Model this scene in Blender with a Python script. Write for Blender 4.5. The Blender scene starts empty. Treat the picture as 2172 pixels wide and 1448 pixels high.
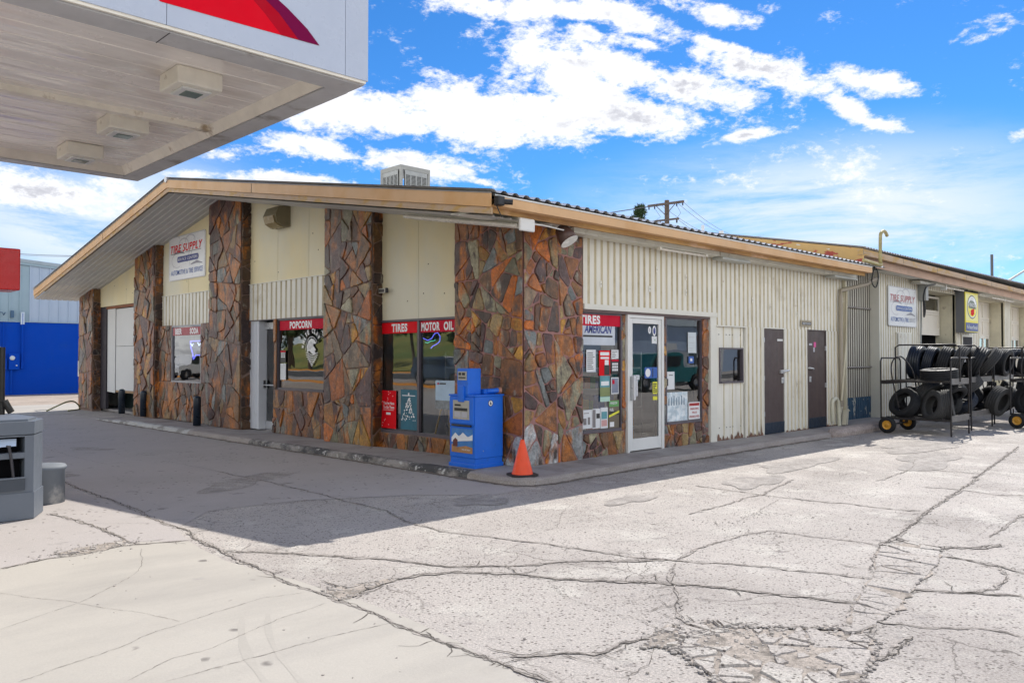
import bpy, bmesh, math, random
from mathutils import Vector, Matrix
random.seed(7)
S = bpy.context.scene
COL = S.collection
rad = math.radians

# ------------------------------------------------------------------ camera
CAM = (-7.981, -7.943, 1.6)
cam = bpy.data.objects.new('camera', bpy.data.cameras.new('camera'))
COL.objects.link(cam)
cam.location = CAM
_F = Vector((math.cos(rad(45.66))*math.cos(rad(1.13)), math.sin(rad(45.66))*math.cos(rad(1.13)), math.sin(rad(1.13))))
cam.rotation_euler = _F.to_track_quat('-Z', 'Y').to_euler()
cam.data.sensor_width = 36
cam.data.lens = 36*1724/2172
cam.data.clip_start = 0.05
cam.data.clip_end = 3000
S.camera = cam

# ------------------------------------------------------------------ view
S.view_settings.view_transform = 'Standard'
S.view_settings.look = 'None'
S.view_settings.gamma = 1
S.view_settings.exposure = 1.1
S.cycles.use_denoising = True
S.cycles.max_bounces = 8
S.cycles.transparent_max_bounces = 12

# ------------------------------------------------------------------ sun
SUN_EL, SUN_AZ = 46.4, 17.8          # azimuth counted from +X towards +Y
sun = bpy.data.objects.new('sun', bpy.data.lights.new('sun', 'SUN'))
COL.objects.link(sun)
sun.data.energy = 2.5
sun.data.angle = rad(0.5)
sun.data.color = (1.0, .955, .88)
_s = Vector((math.cos(rad(SUN_AZ))*math.cos(rad(SUN_EL)), math.sin(rad(SUN_AZ))*math.cos(rad(SUN_EL)), math.sin(rad(SUN_EL))))
sun.rotation_euler = _s.to_track_quat('Z', 'Y').to_euler()
sun.location = (20, 10, 30)

# ------------------------------------------------------------------ world: Nishita sky with clouds
W = bpy.data.worlds.new('World'); S.world = W
W.use_nodes = True
nt = W.node_tree
for n in list(nt.nodes): nt.nodes.remove(n)
def N(t, **k):
    n = nt.nodes.new(t)
    for a, b in k.items(): setattr(n, a, b)
    return n
def wset(sock, v):
    if isinstance(v, bpy.types.NodeSocket): nt.links.new(v, sock)
    else: sock.default_value = v
def M(op, a, b=0.0, c=None, clamp=False):
    n = N('ShaderNodeMath', operation=op, use_clamp=clamp)
    wset(n.inputs[0], a); wset(n.inputs[1], b)
    if c is not None: wset(n.inputs[2], c)
    return n.outputs[0]
def MR(v, a, b, c=0.0, d=1.0, smooth=True):
    n = N('ShaderNodeMapRange', interpolation_type='SMOOTHSTEP' if smooth else 'LINEAR')
    wset(n.inputs[0], v); n.inputs[1].default_value = a; n.inputs[2].default_value = b
    n.inputs[3].default_value = c; n.inputs[4].default_value = d
    return n.outputs[0]
tc = N('ShaderNodeTexCoord')
sky = N('ShaderNodeTexSky', sky_type='NISHITA')
sky.sun_disc = False
sky.sun_elevation = rad(SUN_EL)
sky.sun_rotation = rad(90-SUN_AZ)
sky.altitude = 1200
sky.air_density = 1.0; sky.dust_density = 0.15; sky.ozone_density = 3.0
hs = N('ShaderNodeHueSaturation'); hs.inputs['Saturation'].default_value = 1.1; hs.inputs['Value'].default_value = 1.0
tint = N('ShaderNodeMix', data_type='RGBA', blend_type='MULTIPLY'); tint.inputs['Factor'].default_value = 1
nt.links.new(sky.outputs[0], tint.inputs[6]); tint.inputs[7].default_value = (.30, .44, .58, 1)
nt.links.new(tint.outputs[2], hs.inputs['Color'])
sp = N('ShaderNodeSeparateXYZ'); nt.links.new(tc.outputs['Generated'], sp.inputs[0])
X, Y, Z = sp.outputs
az = M('MULTIPLY', M('ARCTAN2', Y, X), -57.2958)
el = M('MULTIPLY', M('ARCSINE', Z), 57.2958)
cb = N('ShaderNodeCombineXYZ'); nt.links.new(az, cb.inputs[0]); nt.links.new(el, cb.inputs[1])
# streaky wind direction: stretch the noise along the cloud bands
def noise(vec, scale, detail, rough, loc=(0,0,0), rot=0, sc=(1,1,1), dist=0.0):
    mp = N('ShaderNodeMapping'); mp.inputs['Location'].default_value = loc
    mp.inputs['Rotation'].default_value = (0,0,rot); mp.inputs['Scale'].default_value = sc
    nt.links.new(vec, mp.inputs[0])
    n = N('ShaderNodeTexNoise'); n.inputs['Scale'].default_value = scale; n.inputs['Detail'].default_value = detail
    n.inputs['Roughness'].default_value = rough; n.inputs['Distortion'].default_value = dist
    nt.links.new(mp.outputs[0], n.inputs['Vector'])
    return n.outputs[0]
n1 = noise(cb.outputs[0], .16, 9, .62, (3,1,0), rad(16), (.62,1.15,1), .25)
n2 = noise(cb.outputs[0], .55, 8, .68, (9,4,0), rad(20), (.7,1.3,1), .3)
n3 = noise(cb.outputs[0], 1.7, 6, .7, (4,4,0), rad(20), (.7,1.3,1), .2)
nn = M('ADD', M('ADD', M('MULTIPLY', n1, .45), M('MULTIPLY', n2, .38)), M('MULTIPLY', n3, .24))
BL=[(-55.13,16.44,6.19,1.46,-2.15,1.0),(-45.86,16.81,9.36,2.01,0.01,1.0),(-36.91,16.17,5.55,1.14,-7.07,1.0),(-42.52,19.52,5.0,1.84,-23.58,1.0),(-35.27,18.66,7.45,1.13,-16.85,1.0),(-28.34,18.72,5.21,0.86,-18.37,1.0),(-30.49,20.21,3.76,0.38,-18.55,0.9),(-51.86,19.44,1.99,0.66,-16.41,0.8),(-48.54,21.73,1.0,0.5,0.93,0.7),(-46.87,23.48,4.69,0.74,-3.87,1.0),(-36.89,22.39,3.6,0.66,-16.14,1.0),(-40.52,21.82,1.33,0.4,-14.89,0.8),(-31.11,22.25,2.52,0.57,-14.01,0.9),(-36.73,20.94,2.29,0.39,-11.88,0.8),(-21.62,17.26,2.81,0.7,-15.04,0.95),(-23.04,15.87,1.72,0.57,-34.82,0.95),(-21.36,14.77,1.68,0.34,-21.26,0.8),(-29.28,14.82,1.7,0.37,3.67,1.0),(-58.97,14.1,3.17,0.63,-8.59,1.0),(-53.49,13.41,4.59,0.82,-5.96,1.0),(-60.22,11.87,2.82,0.47,-2.01,1.0),(-65.11,13.38,2.09,0.45,4.51,0.8),(-75.52,9.96,4.79,0.86,-3.44,0.95),(-71.62,10.9,1.63,0.54,-0.24,0.8),(-67.44,11.85,1.73,0.35,4.56,0.8),(-47.86,12.25,1.67,0.27,-9.19,0.7),(-24.15,21.6,0.88,0.44,11.54,0.5),(-13.6,13.15,0.73,0.34,-7.93,0.7),(-27.71,22.32,0.92,0.37,-6.55,0.6),(-41.85,23.3,4.0,0.47,-8.26,0.7),(-58.36,18.07,3.83,1.12,-15.28,0.9)]
acc = None
for (bx, by, L, Wd, an, wt) in BL:
    mp = N('ShaderNodeMapping', vector_type='TEXTURE')
    mp.inputs['Location'].default_value = (bx, by, 0)
    mp.inputs['Rotation'].default_value = (0, 0, rad(an))
    mp.inputs['Scale'].default_value = (L*1.03, Wd*1.12, 1)
    nt.links.new(cb.outputs[0], mp.inputs[0])
    ln = N('ShaderNodeVectorMath', operation='LENGTH'); nt.links.new(mp.outputs[0], ln.inputs[0])
    g = MR(ln.outputs['Value'], 1.75, 0.0, 0.0, wt)
    acc = g if acc is None else M('MAXIMUM', acc, g)
# clouds outside the view, added to brighten the shaded walls (also seen in reflections)
fa = M('ABSOLUTE', M('ADD', az, 45.66))
away = MR(fa, 36, 50)
fill_cl = M('MULTIPLY', away, MR(noise(cb.outputs[0], .035, 3, .5, (1,7,0)), .36, .52, 0, 1.0))
fill_cl = M('MULTIPLY', fill_cl, MR(el, 50, 28, 0, 1))
acc = M('MAXIMUM', acc, fill_cl)
dens = M('ADD', M('MULTIPLY', acc, 1.08), M('MULTIPLY', M('SUBTRACT', nn, .5), 5.2))
cloud = MR(dens, .36, 1.0)
cirN = noise(cb.outputs[0], .16, 8, .66, (2,2,0), rad(14), (.36,1.7,1), .35)
def blob(bx, by, L, Wd, an):
    mp = N('ShaderNodeMapping', vector_type='TEXTURE')
    mp.inputs['Location'].default_value = (bx, by, 0); mp.inputs['Rotation'].default_value = (0,0,rad(an)); mp.inputs['Scale'].default_value = (L, Wd, 1)
    nt.links.new(cb.outputs[0], mp.inputs[0])
    ln = N('ShaderNodeVectorMath', operation='LENGTH'); nt.links.new(mp.outputs[0], ln.inputs[0])
    return MR(ln.outputs['Value'], 1.0, 0.15)
c1 = M('MAXIMUM', blob(-25, 8.8, 23, 7.5, 0), blob(-72, 8.5, 17, 6.5, 0))
cir = M('MULTIPLY', c1, MR(cirN, .30, .60, .12, 1.05), clamp=True)
band = MR(el, 11.5, 0.0, 0.0, .55)
cir = M('MAXIMUM', cir, M('MULTIPLY', band, MR(cirN, .3, .7, .5, 1.0)))
# cloud body: bright with soft grey undersides
shade = noise(cb.outputs[0], .11, 5, .55, (5,9.6,0), rad(5), (.55,1.4,1))
under = MR(M('MULTIPLY', MR(shade, .45, .62), MR(dens, .9, 1.6)), 0, 1, 1.0, .62)
cc = N('ShaderNodeCombineXYZ')
bright = M('ADD', 4.3, M('MULTIPLY', away, 2.6))  # out-of-view clouds made brighter than the visible ones, as fill light
ub = M('MULTIPLY', under, bright)
nt.links.new(M('MULTIPLY', ub, .97), cc.inputs[0]); nt.links.new(M('MULTIPLY', ub, .985), cc.inputs[1])
nt.links.new(M('ADD', M('MULTIPLY', ub, .92), .45), cc.inputs[2])
mx1 = N('ShaderNodeMix', data_type='RGBA'); nt.links.new(cir, mx1.inputs['Factor'])
nt.links.new(hs.outputs[0], mx1.inputs[6]); mx1.inputs[7].default_value = (3.3, 3.7, 4.15, 1)
mx = N('ShaderNodeMix', data_type='RGBA'); nt.links.new(cloud, mx.inputs['Factor'])
nt.links.new(mx1.outputs[2], mx.inputs[6]); nt.links.new(cc.outputs[0], mx.inputs[7])
bg = N('ShaderNodeBackground'); bg.inputs['Strength'].default_value = 0.12
nt.links.new(mx.outputs[2], bg.inputs['Color'])
wo = N('ShaderNodeOutputWorld'); nt.links.new(bg.outputs[0], wo.inputs[0])

# ------------------------------------------------------------------ materials
MATS = {}
def mat(name, col=(.5,.5,.5), rough=.6, metal=0, var=.12, vscale=3.0, bump=0.0, bscale=40, col2=None, c2t=(.5,.7), c2scale=4,
        c2stretch=(1,1,1), attr=False, emit=None, spec=.5, speck=None, coat=0, c2detail=6, fine=0.0, web=False):
    if name in MATS: return MATS[name]
    m = bpy.data.materials.new(name); m.use_nodes = True
    t = m.node_tree; nd = t.nodes; lk = t.links.new
    b = nd['Principled BSDF']
    b.inputs['Roughness'].default_value = rough; b.inputs['Metallic'].default_value = metal
    b.inputs['Specular IOR Level'].default_value = spec
    b.inputs['Coat Weight'].default_value = coat
    tc = nd.new('ShaderNodeTexCoord')
    def nz(scale, detail=6, r=.6, stretch=(1,1,1)):
        mp = nd.new('ShaderNodeMapping'); mp.inputs['Scale'].default_value = stretch; lk(tc.outputs['Object'], mp.inputs[0])
        n = nd.new('ShaderNodeTexNoise'); n.inputs['Scale'].default_value = scale; n.inputs['Detail'].default_value = detail; n.inputs['Roughness'].default_value = r
        lk(mp.outputs[0], n.inputs['Vector']); return n.outputs[0]
    def ramp(s, a, b2, c=0, d=1):
        n = nd.new('ShaderNodeMapRange'); lk(s, n.inputs[0]); n.inputs[1].default_value = a; n.inputs[2].default_value = b2
        n.inputs[3].default_value = c; n.inputs[4].default_value = d; return n.outputs[0]
    if attr:
        at = nd.new('ShaderNodeAttribute'); at.attribute_name = 'Col'; base = at.outputs['Color']
    else:
        rg = nd.new('ShaderNodeRGB'); rg.outputs[0].default_value = (*col, 1); base = rg.outputs[0]
    if col2 is not None:
        for (cc2, tt, ss, st) in (col2 if isinstance(col2, list) else [(col2, c2t, c2scale, c2stretch)]):
            mix = nd.new('ShaderNodeMix'); mix.data_type = 'RGBA'
            lk(ramp(nz(ss, c2detail, .62, st), tt[0], tt[1]), mix.inputs['Factor']); lk(base, mix.inputs[6]); mix.inputs[7].default_value = (*cc2, 1)
            base = mix.outputs[2]
    if var > 0:
        h = nd.new('ShaderNodeHueSaturation'); lk(ramp(nz(vscale), .25, .75, 1-var, 1+var), h.inputs['Value']); lk(base, h.inputs['Color']); base = h.outputs[0]
    if fine > 0:
        h = nd.new('ShaderNodeHueSaturation'); lk(ramp(nz(bscale*1.7, 3, .7), .3, .7, 1-fine, 1+fine), h.inputs['Value']); lk(base, h.inputs['Color']); base = h.outputs[0]
    if speck:
        scol, sscale, thr = speck
        v = nd.new('ShaderNodeTexVoronoi'); v.inputs['Scale'].default_value = sscale; lk(tc.outputs['Object'], v.inputs['Vector'])
        s2 = nd.new('ShaderNodeSeparateColor'); lk(v.outputs['Color'], s2.inputs[0])
        mul = nd.new('ShaderNodeMath'); mul.operation = 'MULTIPLY'
        add_=nd.new('ShaderNodeMath'); add_.operation='ADD'; lk(s2.outputs[0],add_.inputs[0]); lk(ramp(nz(.7,4,.6),.3,.7,-.22,.16),add_.inputs[1])
        lk(ramp(v.outputs['Distance'], .45, .25), mul.inputs[0]); lk(ramp(add_.outputs[0], thr, thr+.02), mul.inputs[1])
        mix = nd.new('ShaderNodeMix'); mix.data_type = 'RGBA'; lk(mul.outputs[0], mix.inputs['Factor']); lk(base, mix.inputs[6]); mix.inputs[7].default_value = (*scol, 1)
        base = mix.outputs[2]
    if web:                                                   # hairline crazing of old concrete
        w1=nd.new('ShaderNodeTexNoise'); w1.inputs['Scale'].default_value=1.3; w1.inputs['Detail'].default_value=6; lk(tc.outputs['Object'],w1.inputs['Vector'])
        vm=nd.new('ShaderNodeVectorMath'); vm.operation='MULTIPLY_ADD'; lk(w1.outputs['Color'],vm.inputs[0]); vm.inputs[1].default_value=(.9,.9,0); lk(tc.outputs['Object'],vm.inputs[2])
        for (sc_,wd_,m0,m1) in ((.75,.0045,.46,.56),(2.1,.009,.55,.62)):
            v=nd.new('ShaderNodeTexVoronoi'); v.feature='DISTANCE_TO_EDGE'; v.inputs['Scale'].default_value=sc_; lk(vm.outputs[0],v.inputs['Vector'])
            mm=nd.new('ShaderNodeMath'); mm.operation='MULTIPLY'; lk(ramp(v.outputs[0],wd_,wd_*.3),mm.inputs[0]); lk(ramp(nz(.8,3,.5),m0,m1,0,.75),mm.inputs[1])
            mix=nd.new('ShaderNodeMix'); mix.data_type='RGBA'; lk(mm.outputs[0],mix.inputs['Factor']); lk(base,mix.inputs[6]); mix.inputs[7].default_value=(.11,.095,.08,1); base=mix.outputs[2]
    lk(base, b.inputs['Base Color'])
    lk(ramp(nz(vscale*2.3), .3, .7, max(rough-.12, .03), min(rough+.12, 1)), b.inputs['Roughness'])
    if bump > 0:
        bp = nd.new('ShaderNodeBump'); bp.inputs['Strength'].default_value = 1; bp.inputs['Distance'].default_value = bump
        lk(nz(bscale, 8, .65), bp.inputs['Height']); lk(bp.outputs[0], b.inputs['Normal'])
    if emit:
        b.inputs['Emission Color'].default_value = (*emit[:3], 1); b.inputs['Emission Strength'].default_value = emit[3]
    MATS[name] = m
    return m
def glass_mat(name, ior=1.75, tint=(.93,.96,.95), wav=.0):
    m = bpy.data.materials.new(name); m.use_nodes = True; t = m.node_tree; nd = t.nodes; lk = t.links.new
    nd.remove(nd['Principled BSDF'])
    tr = nd.new('ShaderNodeBsdfTransparent'); tr.inputs[0].default_value = (*tint, 1)
    gl = nd.new('ShaderNodeBsdfGlossy'); gl.inputs['Roughness'].default_value = .0; gl.inputs['Color'].default_value = (1,1,1,1)
    fr = nd.new('ShaderNodeFresnel'); fr.inputs['IOR'].default_value = ior
    n = nd.new('ShaderNodeTexNoise'); n.inputs['Scale'].default_value = 1.6; n.inputs['Detail'].default_value = 1
    tc = nd.new('ShaderNodeTexCoord'); lk(tc.outputs['Object'], n.inputs['Vector'])
    bp = nd.new('ShaderNodeBump'); bp.inputs['Distance'].default_value = wav; lk(n.outputs[0], bp.inputs['Height']); lk(bp.outputs[0], gl.inputs['Normal'])
    mx = nd.new('ShaderNodeMixShader'); lk(fr.outputs[0], mx.inputs[0]); lk(tr.outputs[0], mx.inputs[1]); lk(gl.outputs[0], mx.inputs[2])
    lk(mx.outputs[0], nd['Material Output'].inputs[0])
    MATS[name] = m
    return m

# ------------------------------------------------------------------ mesh helpers
WL = {}                                             # world position of each parent
class MB:
    def __init__(s): s.v=[]; s.f=[]; s.m=[]; s.c=[]; s.sm=[]
    def add(s, vs, fs, mi=0, col=None, smooth=False):
        o = len(s.v); s.v += [tuple(p) for p in vs]
        for f in fs:
            s.f.append([i+o for i in f]); s.m.append(mi); s.c.append(col); s.sm.append(smooth)
        return s
    def box(s, x0, x1, y0, y1, z0, z1, mi=0, col=None):
        if x0>x1: x0,x1=x1,x0
        if y0>y1: y0,y1=y1,y0
        if z0>z1: z0,z1=z1,z0
        v=[(x0,y0,z0),(x1,y0,z0),(x1,y1,z0),(x0,y1,z0),(x0,y0,z1),(x1,y0,z1),(x1,y1,z1),(x0,y1,z1)]
        return s.add(v,[(0,3,2,1),(4,5,6,7),(0,1,5,4),(1,2,6,5),(2,3,7,6),(3,0,4,7)],mi,col)
    def bevbox(s, x0, x1, y0, y1, z0, z1, b=.01, mi=0):
        bm = bmesh.new(); bmesh.ops.create_cube(bm, size=1)
        for v in bm.verts: v.co = Vector((x0+(x1-x0)*(v.co.x+.5), y0+(y1-y0)*(v.co.y+.5), z0+(z1-z0)*(v.co.z+.5)))
        bmesh.ops.bevel(bm, geom=bm.edges[:], offset=b, segments=2, affect='EDGES', profile=.5)
        bm.verts.index_update()
        s.add([v.co[:] for v in bm.verts], [[v.index for v in f.verts] for f in bm.faces], mi); bm.free()
        return s
    def quad(s, a, b, c, d, mi=0, col=None): return s.add([a,b,c,d],[(0,1,2,3)],mi,col)
    def obox(s, o, u, v, n, mi=0, col=None):            # box from corner o and three edge vectors
        o,u,v,n = map(Vector,(o,u,v,n))
        P=[o,o+u,o+u+v,o+v,o+n,o+u+n,o+u+v+n,o+v+n]
        return s.add(P,[(0,3,2,1),(4,5,6,7),(0,1,5,4),(1,2,6,5),(2,3,7,6),(3,0,4,7)],mi,col)
    def prism(s, poly, n, mi=0, col=None):              # polygon (3d points) pushed along n
        n = Vector(n); P=[Vector(p) for p in poly]; k=len(P)
        s.add(P+[p+n for p in P], [list(range(k))[::-1], list(range(k,2*k))]+[(i,(i+1)%k,(i+1)%k+k,i+k) for i in range(k)], mi, col)
        return s
    def tube(s, pts, r, n=10, mi=0, cap=True, smooth=True):
        P=[Vector(p) for p in pts]; k=len(P); rr = r if isinstance(r,(list,tuple)) else [r]*k
        up=None; rings=[]
        for i in range(k):
            d = (P[min(i+1,k-1)]-P[max(i-1,0)]).normalized()
            if up is None: up = Vector((0,0,1)) if abs(d.z)<.9 else Vector((1,0,0))
            a = d.cross(up)
            if a.length<1e-4: a = d.cross(Vector((0,1,0)))
            a.normalize(); b2 = a.cross(d).normalized(); up = b2
            rings.append([P[i]+a*(math.cos(t)*rr[i])+b2*(math.sin(t)*rr[i]) for t in [2*math.pi*j/n for j in range(n)]])
        vs=[p for r_ in rings for p in r_]
        fs=[(i*n+j,i*n+(j+1)%n,(i+1)*n+(j+1)%n,(i+1)*n+j) for i in range(k-1) for j in range(n)]
        s.add(vs,fs,mi,None,smooth)
        if cap: s.add(rings[0],[tuple(range(n))[::-1]],mi); s.add(rings[-1],[tuple(range(n))],mi)
        return s
    def lathe(s, prof, c=(0,0,0), n=32, axis='Z', mi=0, smooth=True, closed=False):
        vs=[]; k=len(prof)
        for j in range(n):
            t=2*math.pi*j/n; ca,sa=math.cos(t),math.sin(t)
            for (r,h) in prof:
                p={'Z':(r*ca,r*sa,h),'Y':(r*ca,h,r*sa),'X':(h,r*ca,r*sa)}[axis]
                vs.append((p[0]+c[0],p[1]+c[1],p[2]+c[2]))
        K = k if closed else k-1
        fs=[(j*k+i,j*k+(i+1)%k,((j+1)%n)*k+(i+1)%k,((j+1)%n)*k+i) for j in range(n) for i in range(K)]
        return s.add(vs,fs,mi,None,smooth)
    def corr(s, o, u, v, n, width, pitch, flat, depth, mi=0, mi2=None, top=None):
        # ribbed sheet: profile along u (unit), extruded by vector(s) v; top(uu) gives local height factor
        o,u,n = Vector(o),Vector(u).normalized(),Vector(n).normalized()
        prof=[]; x=0; sl=(pitch-flat)*.28
        while x < width-1e-6:
            prof += [(x,depth,0),(x+flat,depth,0),(x+flat+sl,0,1),(x+pitch-sl,0,1)]; x+=pitch
        prof=[p for p in prof if p[0]<width]; prof.append((width,prof[-1][1],0))
        for i in range(len(prof)-1):
            a,b2=prof[i],prof[i+1]
            va = Vector(v) if top is None else Vector((0,0,1))*top(a[0]); vb = Vector(v) if top is None else Vector((0,0,1))*top(b2[0])
            pa=o+u*a[0]+n*a[1]; pb=o+u*b2[0]+n*b2[1]
            flatpart = (a[1]>0 and b2[1]>0)
            s.add([pa,pb,pb+vb,pa+va],[(0,1,2,3)], mi if (flatpart or mi2 is None) else mi2)
        return s
    def build(s, name, mats, parent=None, fixn=True):
        if not isinstance(mats,(list,tuple)): mats=[mats]
        off = WL.get(parent.name, (0,0,0)) if parent else (0,0,0)
        me = bpy.data.meshes.new(name)
        me.from_pydata([(p[0]-off[0],p[1]-off[1],p[2]-off[2]) for p in s.v],[],s.f)
        for m_ in mats: me.materials.append(m_)
        me.polygons.foreach_set('material_index', s.m)
        me.polygons.foreach_set('use_smooth', s.sm)
        if any(c is not None for c in s.c):
            ca = me.color_attributes.new('Col','FLOAT_COLOR','CORNER'); arr=[]
            for p,c in zip(me.polygons,s.c): arr += list((*(c or (.2,.15,.12)),1.0))*p.loop_total
            ca.data.foreach_set('color',arr)
        if fixn:
            bm=bmesh.new(); bm.from_mesh(me); bmesh.ops.recalc_face_normals(bm, faces=bm.faces); bm.to_mesh(me); bm.free()
        me.update()
        o=bpy.data.objects.new(name,me); COL.objects.link(o)
        if parent: o.parent=parent; WL[o.name]=off
        else: WL[o.name]=(0,0,0)
        return o
def bend(P,k=5):
    P=[Vector(p) for p in P]; out=[]
    for i in range(len(P)-1):
        a=P[max(i-1,0)]; b=P[i]; c=P[i+1]; d=P[min(i+2,len(P)-1)]
        for j in range(k):
            t=j/k; out.append(.5*((2*b)+(c-a)*t+(2*a-5*b+4*c-d)*t*t+(3*b-a-3*c+d)*t**3))
    out.append(P[-1]); return out
def tag(o, label=None, cat=None, group=None, kind=None):
    if label: o['label']=label
    if cat: o['category']=cat
    if group: o['group']=group
    if kind: o['kind']=kind
    return o
def thing(name, label, cat, loc=(0,0,0), group=None):
    o=bpy.data.objects.new(name,None); COL.objects.link(o); o.location=loc; o.empty_display_size=.2
    WL[o.name]=tuple(loc); return tag(o,label,cat,group)
def solo(mb, name, mats, label, cat, group=None, origin=None):   # a thing that is one mesh
    o=mb.build(name,mats)
    if origin:
        for v in o.data.vertices: v.co = v.co-Vector(origin)
        o.location=origin; WL[o.name]=tuple(origin)
    return tag(o,label,cat,group)
def struct(mb, name, mats): return tag(mb.build(name,mats),kind='structure')
def dup(root, loc, rotz=None, label=None, group=None, sc=None):
    r=root.copy(); COL.objects.link(r); r.location=loc
    if rotz is not None: r.rotation_euler=(r.rotation_euler[0],r.rotation_euler[1],rotz)
    if label: r['label']=label
    if group: r['group']=group
    if sc: r.scale=sc
    for ch in list(root.children):
        c=ch.copy(); COL.objects.link(c); c.parent=r
        for g in ch.children:
            d=g.copy(); COL.objects.link(d); d.parent=c
    return r
def text(mb, s, o, u, v, height, width=None, mi=0, depth=.002, bold=0.0, shear=0.0, center=False, space=1.0):
    """letters laid on the plane o,u,v (unit vectors); fitted to height and, if given, width"""
    cu=bpy.data.curves.new('t','FONT'); cu.body=s; cu.size=1; cu.offset=bold; cu.shear=shear; cu.space_character=space; cu.resolution_u=3
    ob=bpy.data.objects.new('t',cu); COL.objects.link(ob)
    dg=bpy.context.evaluated_depsgraph_get(); me=bpy.data.meshes.new_from_object(ob.evaluated_get(dg))
    xs=[q.co.x for q in me.vertices]; ys=[q.co.y for q in me.vertices]
    x0,x1,y0,y1=min(xs),max(xs),min(ys),max(ys); k=height/(y1-y0); kx=(width/(x1-x0)) if width else k
    o,u,v=Vector(o),Vector(u),Vector(v); n=u.cross(v); 
    sx = -(x1-x0)*kx/2 if center else 0
    mb.add([o+u*((q.co.x-x0)*kx+sx)+v*((q.co.y-y0)*k)+n*depth for q in me.vertices],[list(p.vertices) for p in me.polygons],mi)
    bpy.data.objects.remove(ob); bpy.data.curves.remove(cu); bpy.data.meshes.remove(me)
    return (x1-x0)*kx

# ------------------------------------------------------------------ setting: ground, slabs, kerbs
m_ground = mat('worn_concrete', (.46,.415,.375), .85, var=.10, vscale=.5, bump=.014, bscale=42, fine=.34,
               col2=[((.35,.31,.28),(.46,.62),.40,(1,1,1)), ((.52,.48,.43),(.52,.62),1.6,(1,1,1)), ((.30,.27,.25),(.60,.70),5,(1,1,1))], speck=((.14,.12,.105),40,.67), web=True)
m_apron = mat('smooth_concrete', (.44,.405,.352), .8, var=.05, vscale=.7, bump=.0012, bscale=60, fine=.05,
              col2=[((.37,.34,.30),(.48,.70),.45,(1,3,1)), ((.36,.33,.30),(.66,.74),2.6,(1,1,1))], speck=((.2,.18,.16),9,.965))
m_driveway = mat('driveway_concrete', (.43,.39,.365), .82, var=.09, vscale=.6, bump=.003, bscale=60, fine=.14,
              col2=[((.38,.345,.32),(.48,.64),.6,(1,1,1)), ((.22,.2,.18),(.62,.72),3,(1,1,1))], speck=((.17,.15,.13),20,.93))  # the driveway slab's own concrete colour, close to the lot's
m_walk = mat('sidewalk_concrete', (.35,.32,.30), .85, var=.1, vscale=1.2, bump=.003, bscale=70, fine=.14, col2=(.24,.21,.2), c2t=(.5,.66), c2scale=1.3)
m_gravel = mat('gravel', (.42,.34,.27), .95, var=.15, vscale=.6, bump=.03, bscale=14, fine=.25, col2=(.3,.24,.19), c2scale=.7)
m_asph = mat('asphalt', (.09,.088,.085), .9, var=.1, vscale=.4, bump=.004, bscale=60, fine=.2)
m_grass = mat('dry_grass', (.17,.20,.045), .95, var=.3, vscale=.5, bump=.05, bscale=9, col2=(.34,.24,.06), c2t=(.46,.58), c2scale=.12)
g = MB(); g.quad((-500,-500,0),(900,-500,0),(900,900,0),(-500,900,0)); struct(g,'ground',m_ground)
def sheet(pts, z, name, m): return struct(MB().add([(x,y,z) for x,y in pts],[tuple(range(len(pts)))]), name, m)
# smooth apron in front-left (bounded by the two slab joints)
sheet([(-40,-7.5),(-6.8,-.67),(-6.42,-.79),(-6.05,-.72),(-5.68,-.66),(-5.35,-.62),(-5.02,-.87),(-5.06,-1.18),(-5.1,-1.75),(-5.05,-2.2),(-4.98,-2.72),(-4.97,-3.05),(-4.93,-3.4),(-4.93,-3.93),(-4.97,-4.35),(-5.05,-4.9),(-5.12,-5.15),(-5.4,-6.6),(-5.9,-9.5),(-6.6,-14),(-40,-14)], .004, 'concrete_apron', m_apron)
sheet([(-14,-.4),(-6.9,-.55),(-6.42,-.79),(-6.05,-.72),(-5.68,-.66),(-5.35,-.62),(-5.02,-.87),(-4.9,-.3),(-4.3,.35),(-3.3,.25),(-2.2,-.35),(-1.45,-1.0),(-1.0,-.98),(-.95,1),(-.95,17.4),(-6,17.6),(-14,17.6)], .003, 'driveway', m_driveway)
sheet([(-30,17.6),(60,17.4),(60,22.6),(-30,23)], .004, 'back_apron', m_apron)
sheet([(-30,23),(60,22.6),(60,36),(-30,36)], .004, 'gravel', m_gravel)
sheet([(-27,-60),(-27,90),(-40,90),(-40,-60)], .004, 'road', m_asph)
sheet([(-43.5,-80),(-43.5,120),(-160,120),(-160,-80)], .005, 'lawn', m_grass)
g=MB(); g.quad((-58,-80,0),(-58,140,0),(-92,140,8.5),(-92,-80,8.5)); g.quad((-92,-80,8.5),(-92,140,8.5),(-120,140,8.5),(-120,-80,8.5)); struct(g,'embankment',mat('yellow_field',(.28,.26,.06),.95,var=.3,vscale=.3,col2=(.14,.19,.04),c2t=(.45,.58),c2scale=.15,fine=.2,bscale=3))
k = MB(); k.box(-43.5,-43.2,-80,120,0,.15); k.box(-19.3,-19.0,-30,60,0,.13)
struct(k,'road_kerb',mat('yellow_kerb_paint',(.75,.30,.03),.8,var=.15))
sheet([(-400,-26),(400,-26),(400,-36),(-400,-36)], .006, 'side_road', m_asph)

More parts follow.
